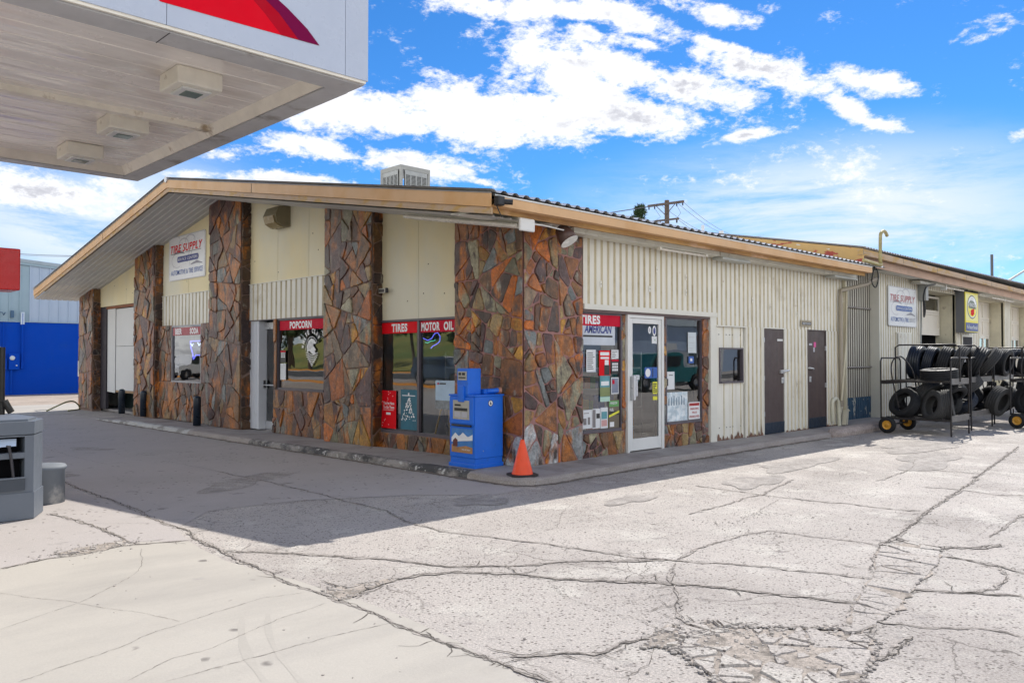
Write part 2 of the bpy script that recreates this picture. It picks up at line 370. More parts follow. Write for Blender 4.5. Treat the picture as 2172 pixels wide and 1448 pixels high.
# cracks and joints: thin dark ribbons lying on the slabs
CR=[(2,[(-6.43,-0.82),(-6.09,-0.73),(-5.74,-0.73),(-5.54,-0.69),(-5.37,-0.74),(-5.19,-0.79),(-5.02,-0.87)]),(2,[(-4.77,3.69),(-4.8,2.67),(-4.8,1.68),(-4.81,0.8),(-4.88,0.36),(-4.87,-0.13),(-4.84,-0.45),(-4.94,-0.77),(-4.97,-1.24),(-5.01,-1.76),(-5.02,-2.25),(-5.06,-2.74),(-5.04,-3.2),(-5.03,-3.53),(-5.05,-3.95),(-5.06,-4.24),(-5.04,-4.62),(-5.02,-4.92),(-5.02,-5.2)]),(2,[(-5.53,1.33),(-5.42,0.72),(-5.4,0.1),(-5.41,-0.52),(-5.37,-0.74)]),(1,[(-5.37,0.48),(-4.97,0.12)]),(1,[(-4.84,-0.45),(-4.45,-0.6),(-3.84,-0.83),(-2.95,-0.91),(-2.09,-0.88)]),(2,[(-4.97,-1.43),(-4.75,-1.73),(-4.44,-2.22),(-4.15,-2.65),(-3.97,-3.13),(-3.6,-3.46),(-3.1,-3.74),(-2.56,-4.21)]),(2.5,[(-4.97,-3.08),(-4.81,-3.07),(-4.49,-3.13),(-4.23,-3.18),(-4.04,-3.27),(-3.76,-3.62),(-3.58,-3.99),(-3.4,-4.24),(-3.14,-4.62),(-3.01,-4.81),(-2.92,-5.08),(-2.79,-5.36),(-2.65,-5.71)]),(1.5,[(-2.95,3.13),(-2.9,1.86),(-2.91,0.45),(-2.97,-0.23),(-2.95,-0.91),(-3.15,-1.5),(-3.19,-2.07),(-3.16,-2.24),(-2.98,-2.82),(-2.88,-3.09),(-2.77,-3.63),(-2.71,-3.97),(-2.56,-4.23),(-2.36,-4.57),(-2.2,-4.88),(-2.1,-5.2),(-1.97,-5.56)]),(1,[(-2.94,0.3),(-2.45,-0.4),(-2.05,-0.92)]),(0.6,[(-6.59,-1.54),(-6.48,-1.8),(-6.32,-2.06),(-6.2,-2.39),(-6.06,-2.66),(-5.96,-3.0)]),(0.6,[(-6.77,-2.41),(-6.52,-2.28),(-6.27,-2.16),(-6.02,-1.94),(-5.79,-1.72),(-5.63,-1.47),(-5.43,-0.91)]),(0.7,[(-6.9,-3.36),(-6.69,-3.29),(-6.38,-3.21),(-6.13,-3.08),(-5.92,-3.03),(-5.65,-2.96),(-5.36,-2.9),(-5.12,-2.98)]),(0.6,[(-6.51,-3.72),(-6.22,-3.57),(-6.01,-3.57),(-5.74,-3.46),(-5.47,-3.36),(-5.13,-3.29)]),(0.8,[(-6.38,-3.86),(-5.86,-3.87),(-5.45,-3.86),(-5.06,-3.91)]),(3,[(8.76,-3.84),(4.46,-4.44),(2.74,-4.69),(0.95,-4.9),(-0.35,-5.12),(-0.87,-5.17)]),(2.5,[(-0.94,-5.18),(-1.6,-5.41),(-1.99,-5.58),(-2.52,-5.7),(-3.07,-5.83),(-3.44,-5.92),(-3.66,-5.92)]),(2.5,[(-0.57,-5.54),(-1.16,-5.63),(-1.81,-5.75),(-2.49,-5.88),(-2.96,-5.94),(-3.39,-6.03)]),(4,[(-0.51,-5.16),(-0.59,-5.32),(-0.61,-5.55),(-0.44,-5.72),(-0.12,-5.87)]),(1.5,[(2.71,-4.27),(2.78,-4.73),(2.68,-5.11),(2.87,-5.33)]),(1.5,[(0.77,-2.27),(0.75,-2.75),(0.74,-3.21),(0.76,-3.66),(0.88,-4.07),(0.89,-4.47),(1.01,-4.85)]),(1.3,[(-0.88,-3.25),(-0.18,-3.24),(0.46,-3.16),(0.85,-3.18),(1.23,-3.07),(2.14,-2.89)]),(1,[(-0.86,-3.8),(-0.09,-3.63),(0.57,-3.48)]),(1.2,[(2.77,-3.68),(3.84,-3.64),(4.55,-3.51),(5.44,-3.23),(5.89,-3.25)]),(1.2,[(4.34,-3.59),(4.46,-4.44)]),(1,[(-0.74,-0.53),(-0.75,-1.28),(-0.89,-1.84)]),(1.2,[(-2.53,-4.23),(-2.12,-4.14),(-1.68,-4.14),(-1.27,-4.14),(-0.99,-4.22),(-0.98,-4.56),(-0.91,-4.84),(-0.89,-5.16)]),(1.5,[(-2.64,-4.29),(-3.11,-4.57),(-3.4,-4.84),(-3.66,-5.0),(-3.81,-5.17)]),(1,[(-3.76,-4.02),(-3.92,-4.33),(-3.96,-4.67),(-3.93,-4.87),(-3.98,-5.12),(-3.96,-5.2)]),(0.8,[(-3.89,-4.77),(-3.73,-4.87),(-3.52,-4.89)]),(2,[(-3.81,-5.17),(-3.73,-5.31),(-3.59,-5.45),(-3.46,-5.58),(-3.32,-5.73),(-3.21,-5.88)]),(5,[(-4.18,-5.36),(-4.03,-5.32),(-3.89,-5.32),(-3.79,-5.37),(-3.72,-5.46),(-3.7,-5.59),(-3.62,-5.65)]),(3,[(-3.52,-5.63),(-3.7,-5.73),(-3.7,-5.83),(-3.57,-5.93),(-3.39,-5.93),(-3.21,-5.88)]),(2,[(-4.92,-4.81),(-4.71,-4.96),(-4.54,-5.11),(-4.26,-5.13),(-3.92,-5.18)]),(2,[(-3.97,-5.67),(-4.07,-5.8),(-4.08,-5.93),(-3.97,-6.04),(-3.73,-6.0)]),(1.2,[(-2.98,-5.86),(-2.94,-5.99),(-2.84,-6.2),(-2.64,-6.39),(-2.62,-6.64)]),(2,[(-2.07,-5.83),(-1.94,-6.04),(-1.84,-6.22),(-1.7,-6.42)]),(2,[(-0.91,-5.67),(-0.9,-5.82),(-0.93,-6.06),(-1.05,-6.27)]),(1.5,[(-0.93,-6.06),(-1.18,-6.19),(-1.64,-6.25),(-1.93,-6.1)]),(2,[(-3.59,-6.08),(-3.56,-6.21),(-3.37,-6.2),(-3.06,-6.19)]),(2.5,[(-1.58,-5.43),(-1.64,-5.56),(-1.32,-5.58)]),(0.8,[(-1.32,-2.24),(-1.01,-2.35),(-0.87,-2.56)]),(1,[(6.44,-1.89),(6.17,-3.09),(6.08,-4.56)]),(1,[(8.27,-2.58),(8.82,-3.91)]),(1,[(-3.69,8.87),(-2.71,8.75)]),(1,[(-3.82,8.34),(-3.87,6.45),(-3.78,5.0),(-2.96,4.98),(-1.41,5.07)]),(1,[(-3.03,4.8),(-2.94,3.6),(-2.94,2.02)]),(1,[(-3.81,-5.17),(-4.09,-5.18),(-4.43,-5.36),(-4.76,-5.46)]),(1,[(-2.47,-5.9),(-2.56,-6.02),(-2.59,-6.18)]),(0.8,[(-2.67,-2.72),(-2.33,-2.76),(-1.79,-2.33),(-1.32,-2.04)]),(0.8,[(-2.67,-3.5),(-2.41,-3.5),(-1.91,-3.73)]),(1.5,[(1.59,-5.63),(0.95,-5.66),(0.13,-5.72)])]
rc = random.Random(3)
def ribbon(mb, pts, w, z, jit, rr=rc, step=.05):
    P=[]
    for i in range(len(pts)-1):
        a=Vector(pts[i]); b=Vector(pts[i+1]); L=(b-a).length; k=max(1,int(L/step))
        d=(b-a).normalized(); nrm=Vector((-d.y,d.x))
        off=0
        for j in range(k):
            t=j/k; off = off*.72+rr.gauss(0,jit)
            P.append((a+(b-a)*t+nrm*off*min(1,4*min(t,1-t)+.15), w*(.35+1.1*rr.random()**1.6)))
    P.append((Vector(pts[-1]),w*.3))
    vs=[];
    for i,(p,ww) in enumerate(P):
        q=P[min(i+1,len(P)-1)][0]-P[max(i-1,0)][0]
        q = q.normalized() if q.length>1e-6 else Vector((1,0)); nrm=Vector((-q.y,q.x))
        if i==0: ww*=.3
        vs += [(*(p+nrm*ww/2),z),(*(p-nrm*ww/2),z)]
    mb.add(vs,[(2*i,2*i+1,2*i+3,2*i+2) for i in range(len(P)-1)])
ck = MB()
spl = MB()
for w,pts in CR:
    ribbon(ck,pts,.0043*w,.0065,.0075 if w>=1 else .004,step=.026)
    if w>=1.2: ribbon(spl,pts,.017*w,.0061,.012,step=.04)
    if w>=2: ribbon(ck,[(a+rc.gauss(0,.03),b+rc.gauss(0,.03)) for a,b in pts],.0035*w,.0064,.014,step=.03)
    if w>=1.5:
        for q in range(int(len(pts)*1.5)):       # ravelled edges and side branches
            i=rc.randrange(len(pts)-1); a=Vector(pts[i]).lerp(Vector(pts[i+1]),rc.random())
            an=rc.random()*6.28; L=rc.uniform(.06,.28); b=a+Vector((math.cos(an),math.sin(an)))*L
            ribbon(ck,[a[:],(a.lerp(b,.5)+Vector((rc.gauss(0,.02),rc.gauss(0,.02))))[:],b[:]],.004*w,.0066,.008)
struct(ck,'pavement_cracks',mat('crack_dirt',(.085,.072,.06),.95,var=.3,vscale=6))
struct(spl,'spalled_edges',mat('spalled_concrete',(.37,.33,.295),.95,var=.3,vscale=9,bump=.008,bscale=50,fine=.4,col2=(.2,.175,.155),c2t=(.5,.6),c2scale=14))
ar=MB()
for (cx_,cy_,R_,a0,a1) in ((-2.6,-4.9,3.35,150,205),(-2.6,-4.9,3.5,150,200)):
    ribbon(ar,[(cx_+R_*math.cos(rad(a0+(a1-a0)*i/16)),cy_+R_*math.sin(rad(a0+(a1-a0)*i/16))) for i in range(17)],.05,.0048,.002,step=.2)
struct(ar,'tyre_marks',mat('faint_tyre_mark',(.415,.382,.333),.8,var=.06,vscale=2,fine=.05))
# crumbled pits: sandy patches and loose broken concrete
pit = MB(); rub = MB(); dark = MB()
def blobpoly(mb,c,rx,ry,rot,z,n=26,irr=.3,rr=rc):
    vs=[]; ph=[rr.random()*6.28 for _ in range(4)]
    for i in range(n):
        t=2*math.pi*i/n; r=1+irr*(.5*math.sin(2*t+ph[0])+.35*math.sin(3*t+ph[1])+.3*math.sin(5*t+ph[2]))+rr.gauss(0,irr*(.18 if n<50 else .03))
        x,y=rx*r*math.cos(t),ry*r*math.sin(t); vs.append((c[0]+x*math.cos(rot)-y*math.sin(rot),c[1]+x*math.sin(rot)+y*math.cos(rot),z))
    mb.add(vs,[tuple(range(n))])
def chunk(mb,c,s,z0=.004,rr=rc):
    n=rr.choice((5,6,7)); hgt=s*rr.uniform(.25,.7); a0=rr.random()*6
    b=[(c[0]+s*rr.uniform(.7,1.1)*math.cos(a0+6.283*i/n),c[1]+s*rr.uniform(.7,1.1)*math.sin(a0+6.283*i/n)) for i in range(n)]
    lo=[(x,y,z0) for x,y in b]; sh=[rr.uniform(.55,.85) for _ in b]
    hi=[(c[0]+(x-c[0])*q,c[1]+(y-c[1])*q,z0+hgt*rr.uniform(.7,1.1)) for (x,y),q in zip(b,sh)]
    mb.add(lo+hi,[tuple(range(n,2*n))]+[(i,(i+1)%n,(i+1)%n+n,i+n) for i in range(n)])
for (x,y,n,sp,s0) in [(-5.85,-.66,80,.13,.013),(-5.45,-.58,60,.07,.013),(-1.2,-4.2,50,.14,.010),(-.35,-3.8,50,.12,.010),(-4.9,-3.1,60,.06,.012),(-3.75,-3.0,30,.12,.008),(-1.0,-3.75,40,.1,.010)]:
    for _ in range(n): chunk(rub,(x+rc.gauss(0,sp*1.3),y+rc.gauss(0,sp)),s0*rc.uniform(.25,1.1))
for _ in range(420):                                             # scattered grit over the lot
    x=rc.uniform(-6.5,8); y=rc.uniform(-6,3)
    chunk(rub,(x,y),rc.uniform(.004,.012))
pa = MB()
for (x,y,rx,ry,ro) in [(-3.1,2.0,.75,.35,.6),(-1.85,-1.15,.38,.27,0),(-3.3,7.4,.22,.4,.5),(1.6,-2.6,.6,.3,.3),(3.6,-2.2,.9,.35,.1),(7.6,-2.6,1.3,.5,-.2),(-.6,-2.3,.35,.2,.1),(5.5,-3.4,1.2,.4,.1),(-4.7,4.4,.15,.5,.2)]:
    blobpoly(pa,(x,y),rx,ry,ro,.0055,irr=.45,n=90)
struct(pa,'pavement_patches',mat('exposed_aggregate',(.31,.28,.255),.9,var=.2,vscale=2.5,bump=.008,bscale=45,fine=.4,col2=(.38,.345,.315),c2t=(.45,.55),c2scale=7))

# sidewalk with a rounded, battered kerb edge
WZ=.09
edge=[(-.95,14.6),(-.95,11.6),(-.94,9.04),(-.90,6.15),(-.86,3),(-.84,.2),(-.86,-.45),(-.80,-.70),(-.62,-.84),(-.35,-.87),(.33,-.84),(2,-.77),(3.54,-.72),(5.6,-.70),(7.86,-.70),(13.2,-.62)]
E2=[]
for i in range(len(edge)-1):
    a,b=Vector(edge[i]),Vector(edge[i+1]); k=max(1,int((b-a).length/.11))
    E2 += [(a+(b-a)*(j/k))[:] for j in range(k)]
E2.append(edge[-1])
sw=MB(); kb=MB(); kb2=MB(); kb3=MB()
inner=[]; rings=[]
for i,p in enumerate(E2):
    a=Vector(E2[max(0,i-1)]); b=Vector(E2[min(len(E2)-1,i+1)]); d=(b-a).normalized(); nin=Vector((-d.y,d.x))*1.0
    j1,j2=rc.gauss(0,.008),rc.gauss(0,.005); q=Vector(p)
    fade=min(1,max(.35,(15.2-p[1])/3)) if p[0]<-.5 else 1
    r=[(q-nin*(.015+j1),.0),(q-nin*(.008+j1),.05*fade),(q+nin*(.012+j1),.078*fade+j2*.5),(q+nin*(.045+j2),.0885*fade+.0015+j2*.3),(q+nin*.15,(WZ-.0005)*fade)]
    rings.append([(v.x,v.y,z) for v,z in r]); inner.append(((q+nin*.15).x,(q+nin*.15).y,WZ*fade))
k_=5
for i in range(len(rings)-1):
    for j in range(k_-1):
        yy=rings[i][0][1]; tgt=kb2 if rings[i][0][0]>-.7 or yy<.3 else (kb if yy<6.3 else (kb3 if yy>9.0 else kb2))
        tgt.add([rings[i][j],rings[i+1][j],rings[i+1][j+1],rings[i][j+1]],[(0,1,2,3)],0,None,True)
far=[(13.2,.6,WZ),(.3,.6,WZ),(.5,14.6,.045)]
sw.add(inner+far,[tuple(range(len(inner)+3))])
struct(sw,'sidewalk',m_walk)
struct(kb,'front_kerb',mat('peeling_kerb_paint',(.30,.275,.255),.85,var=.12,bump=.006,bscale=30,fine=.15,
    col2=[((.07,.068,.07),(.44,.56),2.6,(1,.6,1)),((.50,.49,.47),(.58,.61),11,(1,1,1))],vscale=2))
struct(kb3,'white_kerb',mat('worn_white_kerb',(.46,.45,.43),.85,var=.12,bump=.006,bscale=30,fine=.15,col2=[((.27,.25,.23),(.50,.56),4,(1,.6,1))]))
struct(kb2,'side_kerb',mat('kerb_concrete',(.34,.30,.275),.88,var=.15,vscale=2,bump=.008,bscale=35,fine=.22))
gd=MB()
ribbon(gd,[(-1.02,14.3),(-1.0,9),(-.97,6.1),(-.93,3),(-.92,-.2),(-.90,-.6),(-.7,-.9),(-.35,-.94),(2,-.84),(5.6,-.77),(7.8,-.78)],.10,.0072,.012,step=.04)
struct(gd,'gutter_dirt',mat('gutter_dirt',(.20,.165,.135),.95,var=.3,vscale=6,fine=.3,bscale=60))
# light concrete patch and joints in the walk
jt=MB()
for y in (1.95,4.9,7.6,10.4,13.0): ribbon(jt,[(-.85,y),(.1,y+.02)],.012,.0925,.003)
for x in (.9,2.4,4.2,6.1,8.2): ribbon(jt,[(x,-.72),(x+.02,-.02)],.012,.0925,.003)
ribbon(jt,[(-.7,3.7),(-.35,3.25),(.02,3.6)],.012,.0928,.003)
struct(jt,'sidewalk_joints',MATS['crack_dirt'])
# loose round-nosed kerb block in front of the second restroom door
bl=MB()
pr=[(-.86,.0),(-.87,.08),(-.82,.155),(-.74,.175),(-.62,.17),(-.55,.10),(-.55,0)]
secs=[]
for i in range(22):
    x=8.05+i*.155; t=min(1,(i+.15)/2.2); t=math.sqrt(1-(1-t)**2)
    secs.append([(x,-.70+(y+.70)*t,z*t+rc.gauss(0,.004)) for y,z in pr])
vs=[p for s_ in secs for p in s_]; n_=len(pr)
bl.add(vs,[(i*n_+j,i*n_+j+1,(i+1)*n_+j+1,(i+1)*n_+j) for i in range(21) for j in range(n_-1)]+[tuple(range(n_))])
solo(bl,'kerb_block',mat('kerb_block_concrete',(.36,.30,.27),.9,var=.2,vscale=4,bump=.02,bscale=14,fine=.25),'long rounded concrete kerb block lying at the end of the sidewalk by the tire carts','kerb')

# ------------------------------------------------------------------ flagstone veneer
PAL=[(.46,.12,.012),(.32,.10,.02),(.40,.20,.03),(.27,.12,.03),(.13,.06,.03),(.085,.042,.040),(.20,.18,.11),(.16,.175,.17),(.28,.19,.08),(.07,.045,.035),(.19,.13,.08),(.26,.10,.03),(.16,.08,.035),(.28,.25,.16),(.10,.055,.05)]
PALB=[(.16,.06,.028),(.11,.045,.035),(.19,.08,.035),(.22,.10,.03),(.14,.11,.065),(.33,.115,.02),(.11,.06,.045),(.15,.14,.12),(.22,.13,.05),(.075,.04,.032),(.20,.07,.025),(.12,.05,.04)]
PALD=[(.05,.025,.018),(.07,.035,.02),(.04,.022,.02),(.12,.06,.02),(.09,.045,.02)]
def clip(poly,px,py,nx,ny):
    out=[]; k=len(poly)
    for i in range(k):
        a,b=poly[i],poly[(i+1)%k]; da=(a[0]-px)*nx+(a[1]-py)*ny; db=(b[0]-px)*nx+(b[1]-py)*ny
        if da<=0: out.append(a)
        if (da<0)!=(db<0) and abs(da-db)>1e-12:
            t=da/(da-db); out.append((a[0]+(b[0]-a[0])*t,a[1]+(b[1]-a[1])*t))
    return out
def area(p): return .5*abs(sum(p[i][0]*p[(i+1)%len(p)][1]-p[(i+1)%len(p)][0]*p[i][1] for i in range(len(p))))
def inset(poly,d):
    k=len(poly); out=list(poly); cx,cy=sum(p[0] for p in poly)/k,sum(p[1] for p in poly)/k
    for a in range(k):
        A,B=poly[a],poly[(a+1)%k]; L=math.hypot(B[0]-A[0],B[1]-A[1])
        if L<1e-6: continue
        nx,ny=(B[1]-A[1])/L,-(B[0]-A[0])/L
        if (cx-A[0])*nx+(cy-A[1])*ny>0: nx,ny=-nx,-ny
        out=clip(out,A[0]-nx*d,A[1]-ny*d,nx,ny)
        if len(out)<3: return []
    return out
def stones(mb, dom, o, u, v, n, a_mean=.09, seed=1, pal=PAL, joint=.0068, thick=.027, low=None):
    rr=random.Random(seed); o,u,v,n=map(Vector,(o,u,v,n)); cells=[]
    mb.add([o+u*p[0]+v*p[1]+n*.009 for p in dom],[tuple(range(len(dom)))],1)
    def split(P,lim,depth):
        A=area(P)
        if A<lim or depth>9: cells.append(P); return
        k=len(P); cx,cy=sum(p[0] for p in P)/k,sum(p[1] for p in P)/k
        sxx=sum((p[0]-cx)**2 for p in P)*2.0; syy=sum((p[1]-cy)**2 for p in P); sxy=sum((p[0]-cx)*(p[1]-cy) for p in P)*1.6
        ang=.5*math.atan2(2*sxy,sxx-syy)+rr.gauss(0,.36)        # cut across the long axis, never square
        nx,ny=math.cos(ang),math.sin(ang); ext=[(p[0]-cx)*nx+(p[1]-cy)*ny for p in P]; sh=rr.uniform(-.22,.22)*(max(ext)-min(ext))
        a=clip(P,cx+nx*sh,cy+ny*sh,nx,ny); b=clip(P,cx+nx*sh,cy+ny*sh,-nx,-ny)
        for q in (a,b):
            if len(q)>=3: split(q,a_mean*math.exp(rr.gauss(.2,.75)),depth+1)
    split(list(dom),a_mean,0)
    for C in cells:
        cell=inset(C,joint*rr.uniform(.55,1.5))
        if len(cell)<3 or area(cell)<.0008: continue
        Q=[]
        for a in range(len(cell)):                               # round the corners
            p0,p1,p2=cell[a-1],cell[a],cell[(a+1)%len(cell)]
            for q_,w_ in ((p0,.14),(p2,.14)):
                L=math.hypot(q_[0]-p1[0],q_[1]-p1[1]); w=min(w_,.038/max(L,.001)); Q.append((p1[0]+(q_[0]-p1[0])*w,p1[1]+(q_[1]-p1[1])*w))
        Q2=[]
        for a in range(len(Q)):                                  # second cut: rounder still
            p0,p1,p2=Q[a-1],Q[a],Q[(a+1)%len(Q)]; Q2+=[(p1[0]*.88+p0[0]*.12,p1[1]*.88+p0[1]*.12),(p1[0]*.88+p2[0]*.12,p1[1]*.88+p2[1]*.12)]
        Q=Q2; P=[]
        for a in range(len(Q)):
            A,B=Q[a],Q[(a+1)%len(Q)]; L=math.hypot(B[0]-A[0],B[1]-A[1])
            if L<.004: continue
            P.append(A); k=int(L/.08)
            for b in range(1,k+1):
                t=b/(k+1); jj=rr.gauss(0,.005)
                P.append((A[0]+(B[0]-A[0])*t-(B[1]-A[1])/L*jj, A[1]+(B[1]-A[1])*t+(B[0]-A[0])/L*jj))
        if len(P)<3: continue
        cx,cy=sum(q[0] for q in P)/len(P),sum(q[1] for q in P)/len(P); sz=math.sqrt(area(cell))
        kk=max(.6,1-.018/sz); th=max(.016,thick*rr.uniform(.35,1.6)); tl_=min(.03,.005/max(sz,.05)); tu,tv=rr.gauss(0,tl_),rr.gauss(0,tl_)
        c=rr.choice(pal); gsc=rr.uniform(.7,1.25)
        if low and cy<low and rr.random()<.5: c=(.36,.37,.37)
        c=tuple(min(.6,x*gsc) for x in c)
        lo=[o+u*q[0]+v*q[1]+n*.002 for q in P]
        mid=[o+u*q[0]+v*q[1]+n*(th*.7) for q in P]
        hi=[o+u*(cx+(q[0]-cx)*kk)+v*(cy+(q[1]-cy)*kk)+n*(th+tu*(q[0]-cx)+tv*(q[1]-cy)) for q in P]
        m_=len(P)
        mb.add(lo+mid+hi,[tuple(range(2*m_,3*m_))]+[(a,(a+1)%m_,(a+1)%m_+m_,a+m_) for a in range(m_)]+[(a+m_,(a+1)%m_+m_,(a+1)%m_+2*m_,a+2*m_) for a in range(m_)],0,c)
    return mb
def shatter(P,lim,rr,out,depth=0):
    A=area(P)
    if A<lim*math.exp(rr.gauss(0,.7)) or depth>8: out.append(P); return
    k=len(P); cx,cy=sum(p[0] for p in P)/k,sum(p[1] for p in P)/k; an=rr.random()*math.pi
    best=None
    for q in range(4):
        a2=an+q*.785; nx,ny=math.cos(a2),math.sin(a2); e=[(p[0]-cx)*nx+(p[1]-cy)*ny for p in P]
        if best is None or max(e)-min(e)>best[0]: best=(max(e)-min(e),nx,ny)
    _,nx,ny=best; s_=rr.uniform(-.2,.2)*best[0]
    for sg in (1,-1):
        q=clip(P,cx+nx*s_,cy+ny*s_,nx*sg,ny*sg)
        if len(q)>=3: shatter(q,lim,rr,out,depth+1)
frg=MB()
def crumble(poly,lim,keep,seed,hmax=.02,grav=200,gs=.02,gap=(.006,.02)):
    rr=random.Random(seed); out=[]; shatter(poly,lim,rr,out)
    cx,cy=sum(p[0] for p in poly)/len(poly),sum(p[1] for p in poly)/len(poly)
    vs=[]
    for a in range(len(poly)):
        A,B=poly[a],poly[(a+1)%len(poly)]
        for t in [i_/9 for i_ in range(9)]: vs.append((A[0]+(B[0]-A[0])*t+rr.gauss(0,.018),A[1]+(B[1]-A[1])*t+rr.gauss(0,.018),.0069))
    pit.add(vs,[tuple(range(len(vs)))])
    for C in out:
        if rr.random()>keep: continue
        c=inset(C,rr.uniform(*gap))
        if len(c)<3: continue
        Q=[]
        for a in range(len(c)):
            A,B=c[a],c[(a+1)%len(c)]; L=math.hypot(B[0]-A[0],B[1]-A[1]); k=max(1,int(L/.05))
            for b in range(k): t=b/k; jj=rr.gauss(0,.006); Q.append((A[0]+(B[0]-A[0])*t-(B[1]-A[1])/max(L,.001)*jj,A[1]+(B[1]-A[1])*t+(B[0]-A[0])/max(L,.001)*jj))
        gx,gy=sum(q[0] for q in Q)/len(Q),sum(q[1] for q in Q)/len(Q); h=rr.uniform(.4,1)*hmax; tx,ty=rr.gauss(0,.03),rr.gauss(0,.03); m_=len(Q)
        lo=[(q[0],q[1],.0065) for q in Q]; hi=[(gx+(q[0]-gx)*.93,gy+(q[1]-gy)*.93,max(.009,.0065+h+tx*(q[0]-gx)+ty*(q[1]-gy))) for q in Q]
        frg.add(lo+hi,[tuple(range(m_,2*m_))]+[(a,(a+1)%m_,(a+1)%m_+m_,a+m_) for a in range(m_)])
    xs=[p[0] for p in poly]; ys=[p[1] for p in poly]
    for _ in range(grav):
        a=rr.randrange(len(poly)); A,B=poly[a],poly[(a+1)%len(poly)]; t=rr.random(); r_=rr.random()**.5
        x,y=A[0]+(B[0]-A[0])*t,A[1]+(B[1]-A[1])*t
        if rr.random()<.45: x,y=cx+(x-cx)*r_,cy+(y-cy)*r_
        chunk(rub2,(x+rr.gauss(0,.025),y+rr.gauss(0,.025)),gs*rr.uniform(.2,1.0)**1.5,.0066)
rub2=MB()
crumble([(-4.21,-5.36),(-3.97,-5.3),(-3.78,-5.35),(-3.59,-5.46),(-3.48,-5.61),(-3.34,-5.75),(-3.16,-5.87),(-3.23,-6.02),(-3.59,-6.18),(-3.96,-6.26),(-4.29,-6.13),(-4.49,-5.89),(-4.36,-5.61)][::-1],.018,.66,5,.013,800,.020)
crumble([(-4.3,-5.22),(-3.95,-5.12),(-3.68,-5.22),(-3.55,-5.42),(-3.78,-5.36),(-3.97,-5.31),(-4.2,-5.37)][::-1],.010,.8,6,.022,300,.022)
crumble([(-1.04,-5.2),(-.57,-5.29),(-.66,-5.57),(-1.25,-5.74),(-2.19,-5.87),(-2.68,-5.96),(-3.06,-5.96),(-3.32,-5.94),(-2.78,-5.73),(-1.89,-5.5)][::-1],.05,.95,8,.008,240,.012,(.002,.010))
crumble([(-4.96,-3.01),(-4.73,-3.07),(-4.45,-3.14),(-4.87,-3.28),(-5.05,-3.3)][::-1],.008,.5,9,.008,150,.014)
crumble([(-6.05,-.60),(-5.7,-.50),(-5.4,-.50),(-5.5,-.66),(-5.8,-.74)][::-1],.006,.5,10,.008,150,.012)
struct(pit,'sandy_pits',mat('sand',(.39,.335,.285),.95,var=.25,vscale=7,bump=.012,bscale=40,fine=.35,col2=(.22,.19,.16),c2t=(.5,.6),c2scale=10))
tag(frg.build('broken_slabs',m_ground),kind='structure')
for o_,f_ in ((len(rub.v),0),):
    rub.v+=rub2.v; rub.f+=[[i_+o_ for i_ in q] for q in rub2.f]; rub.m+=rub2.m; rub.c+=rub2.c; rub.sm+=rub2.sm
tag(rub.build('concrete_rubble',mat('rubble',(.40,.36,.32),.9,var=.3,vscale=9,bump=.004,bscale=60)),kind='stuff')
m_stone = mat('flagstone', rough=.40, attr=True, var=.5, vscale=5, bump=.014, bscale=15, fine=.38,
   col2=[((.38,.12,.015),(.52,.64),3.6,(1,1,.45)),((.06,.038,.03),(.53,.66),5,(1,1,.5)),((.26,.25,.20),(.60,.72),8,(1,1,.4))])
m_mort = mat('pink_mortar',(.33,.17,.155),.9,var=.2,bump=.006,bscale=40)
m_mortb = mat('brown_mortar',(.22,.15,.12),.9,var=.2,bump=.006,bscale=40)

# ------------------------------------------------------------------ station building
YR=9.585; SL=.173
def T(y): return 3.64+SL*(YR-abs(y-YR)+.58)          # top of the roof edge above y
def U(y): return T(y)-.27
m_tan = mat('tan_fascia_paint',(.68,.42,.215),.6,var=.08,vscale=1.5,bump=.001,bscale=20,col2=(.62,.34,.13),c2t=(.5,.7),c2scale=1.2)
m_tan2 = mat('faded_lower_fascia',(.50,.36,.24),.7,var=.12,vscale=2,col2=[((.50,.31,.10),(.5,.62),2.5,(1,1,3)),((.24,.15,.09),(.64,.72),3,(1,1,1))])
m_gold = mat('weathered_board',(.50,.30,.11),.75,var=.15,vscale=2,col2=[((.30,.16,.07),(.5,.65),1.5,(.4,1,3)),((.55,.36,.22),(.60,.66),4,(.3,1,1))],bump=.002)
m_soff = mat('grey_soffit_metal',(.46,.46,.45),.5,metal=.0,var=.12,vscale=.8,col2=(.56,.53,.46),c2t=(.5,.6),c2scale=.5)
m_cream = mat('cream_panel_paint',(.78,.675,.42),.7,var=.05,vscale=.8,bump=.0008,bscale=30,col2=(.70,.66,.52),c2t=(.45,.65),c2scale=.5,c2stretch=(1,1,.6))
m_rib = mat('cream_ribbed_metal',(.76,.735,.65),.5,var=.07,vscale=1.2,col2=[((.60,.54,.42),(.52,.74),2.2,(3,3,.22)),((.50,.45,.36),(.60,.72),.8,(1,1,1.5)),((.38,.24,.14),(.68,.73),9,(1,1,.6))])
m_ribd = mat('ribbed_metal_groove',(.60,.53,.38),.6,var=.10,vscale=1.5,col2=((.40,.33,.19)),c2t=(.5,.7),c2scale=2)
m_white = mat('white_trim_paint',(.72,.72,.70),.5,var=.06)
m_creamtrim = mat('cream_trim',(.72,.70,.62),.5,var=.07,vscale=2)
m_bronze = mat('bronze_window_frame',(.10,.085,.10),.45,var=.15)
m_plum = mat('plum_painted_wood',(.13,.09,.085),.6,var=.2)
m_alu = mat('aluminium',(.62,.63,.65),.35,metal=.6,var=.06)
m_dark = mat('interior_dark',(.035,.035,.04),.9,var=.2)
m_glass = glass_mat('window_glass',2.3,(.90,.94,.93),.0016)
m_roof = mat('galvanised_roof',(.62,.63,.65),.45,metal=.3,var=.15,vscale=1)
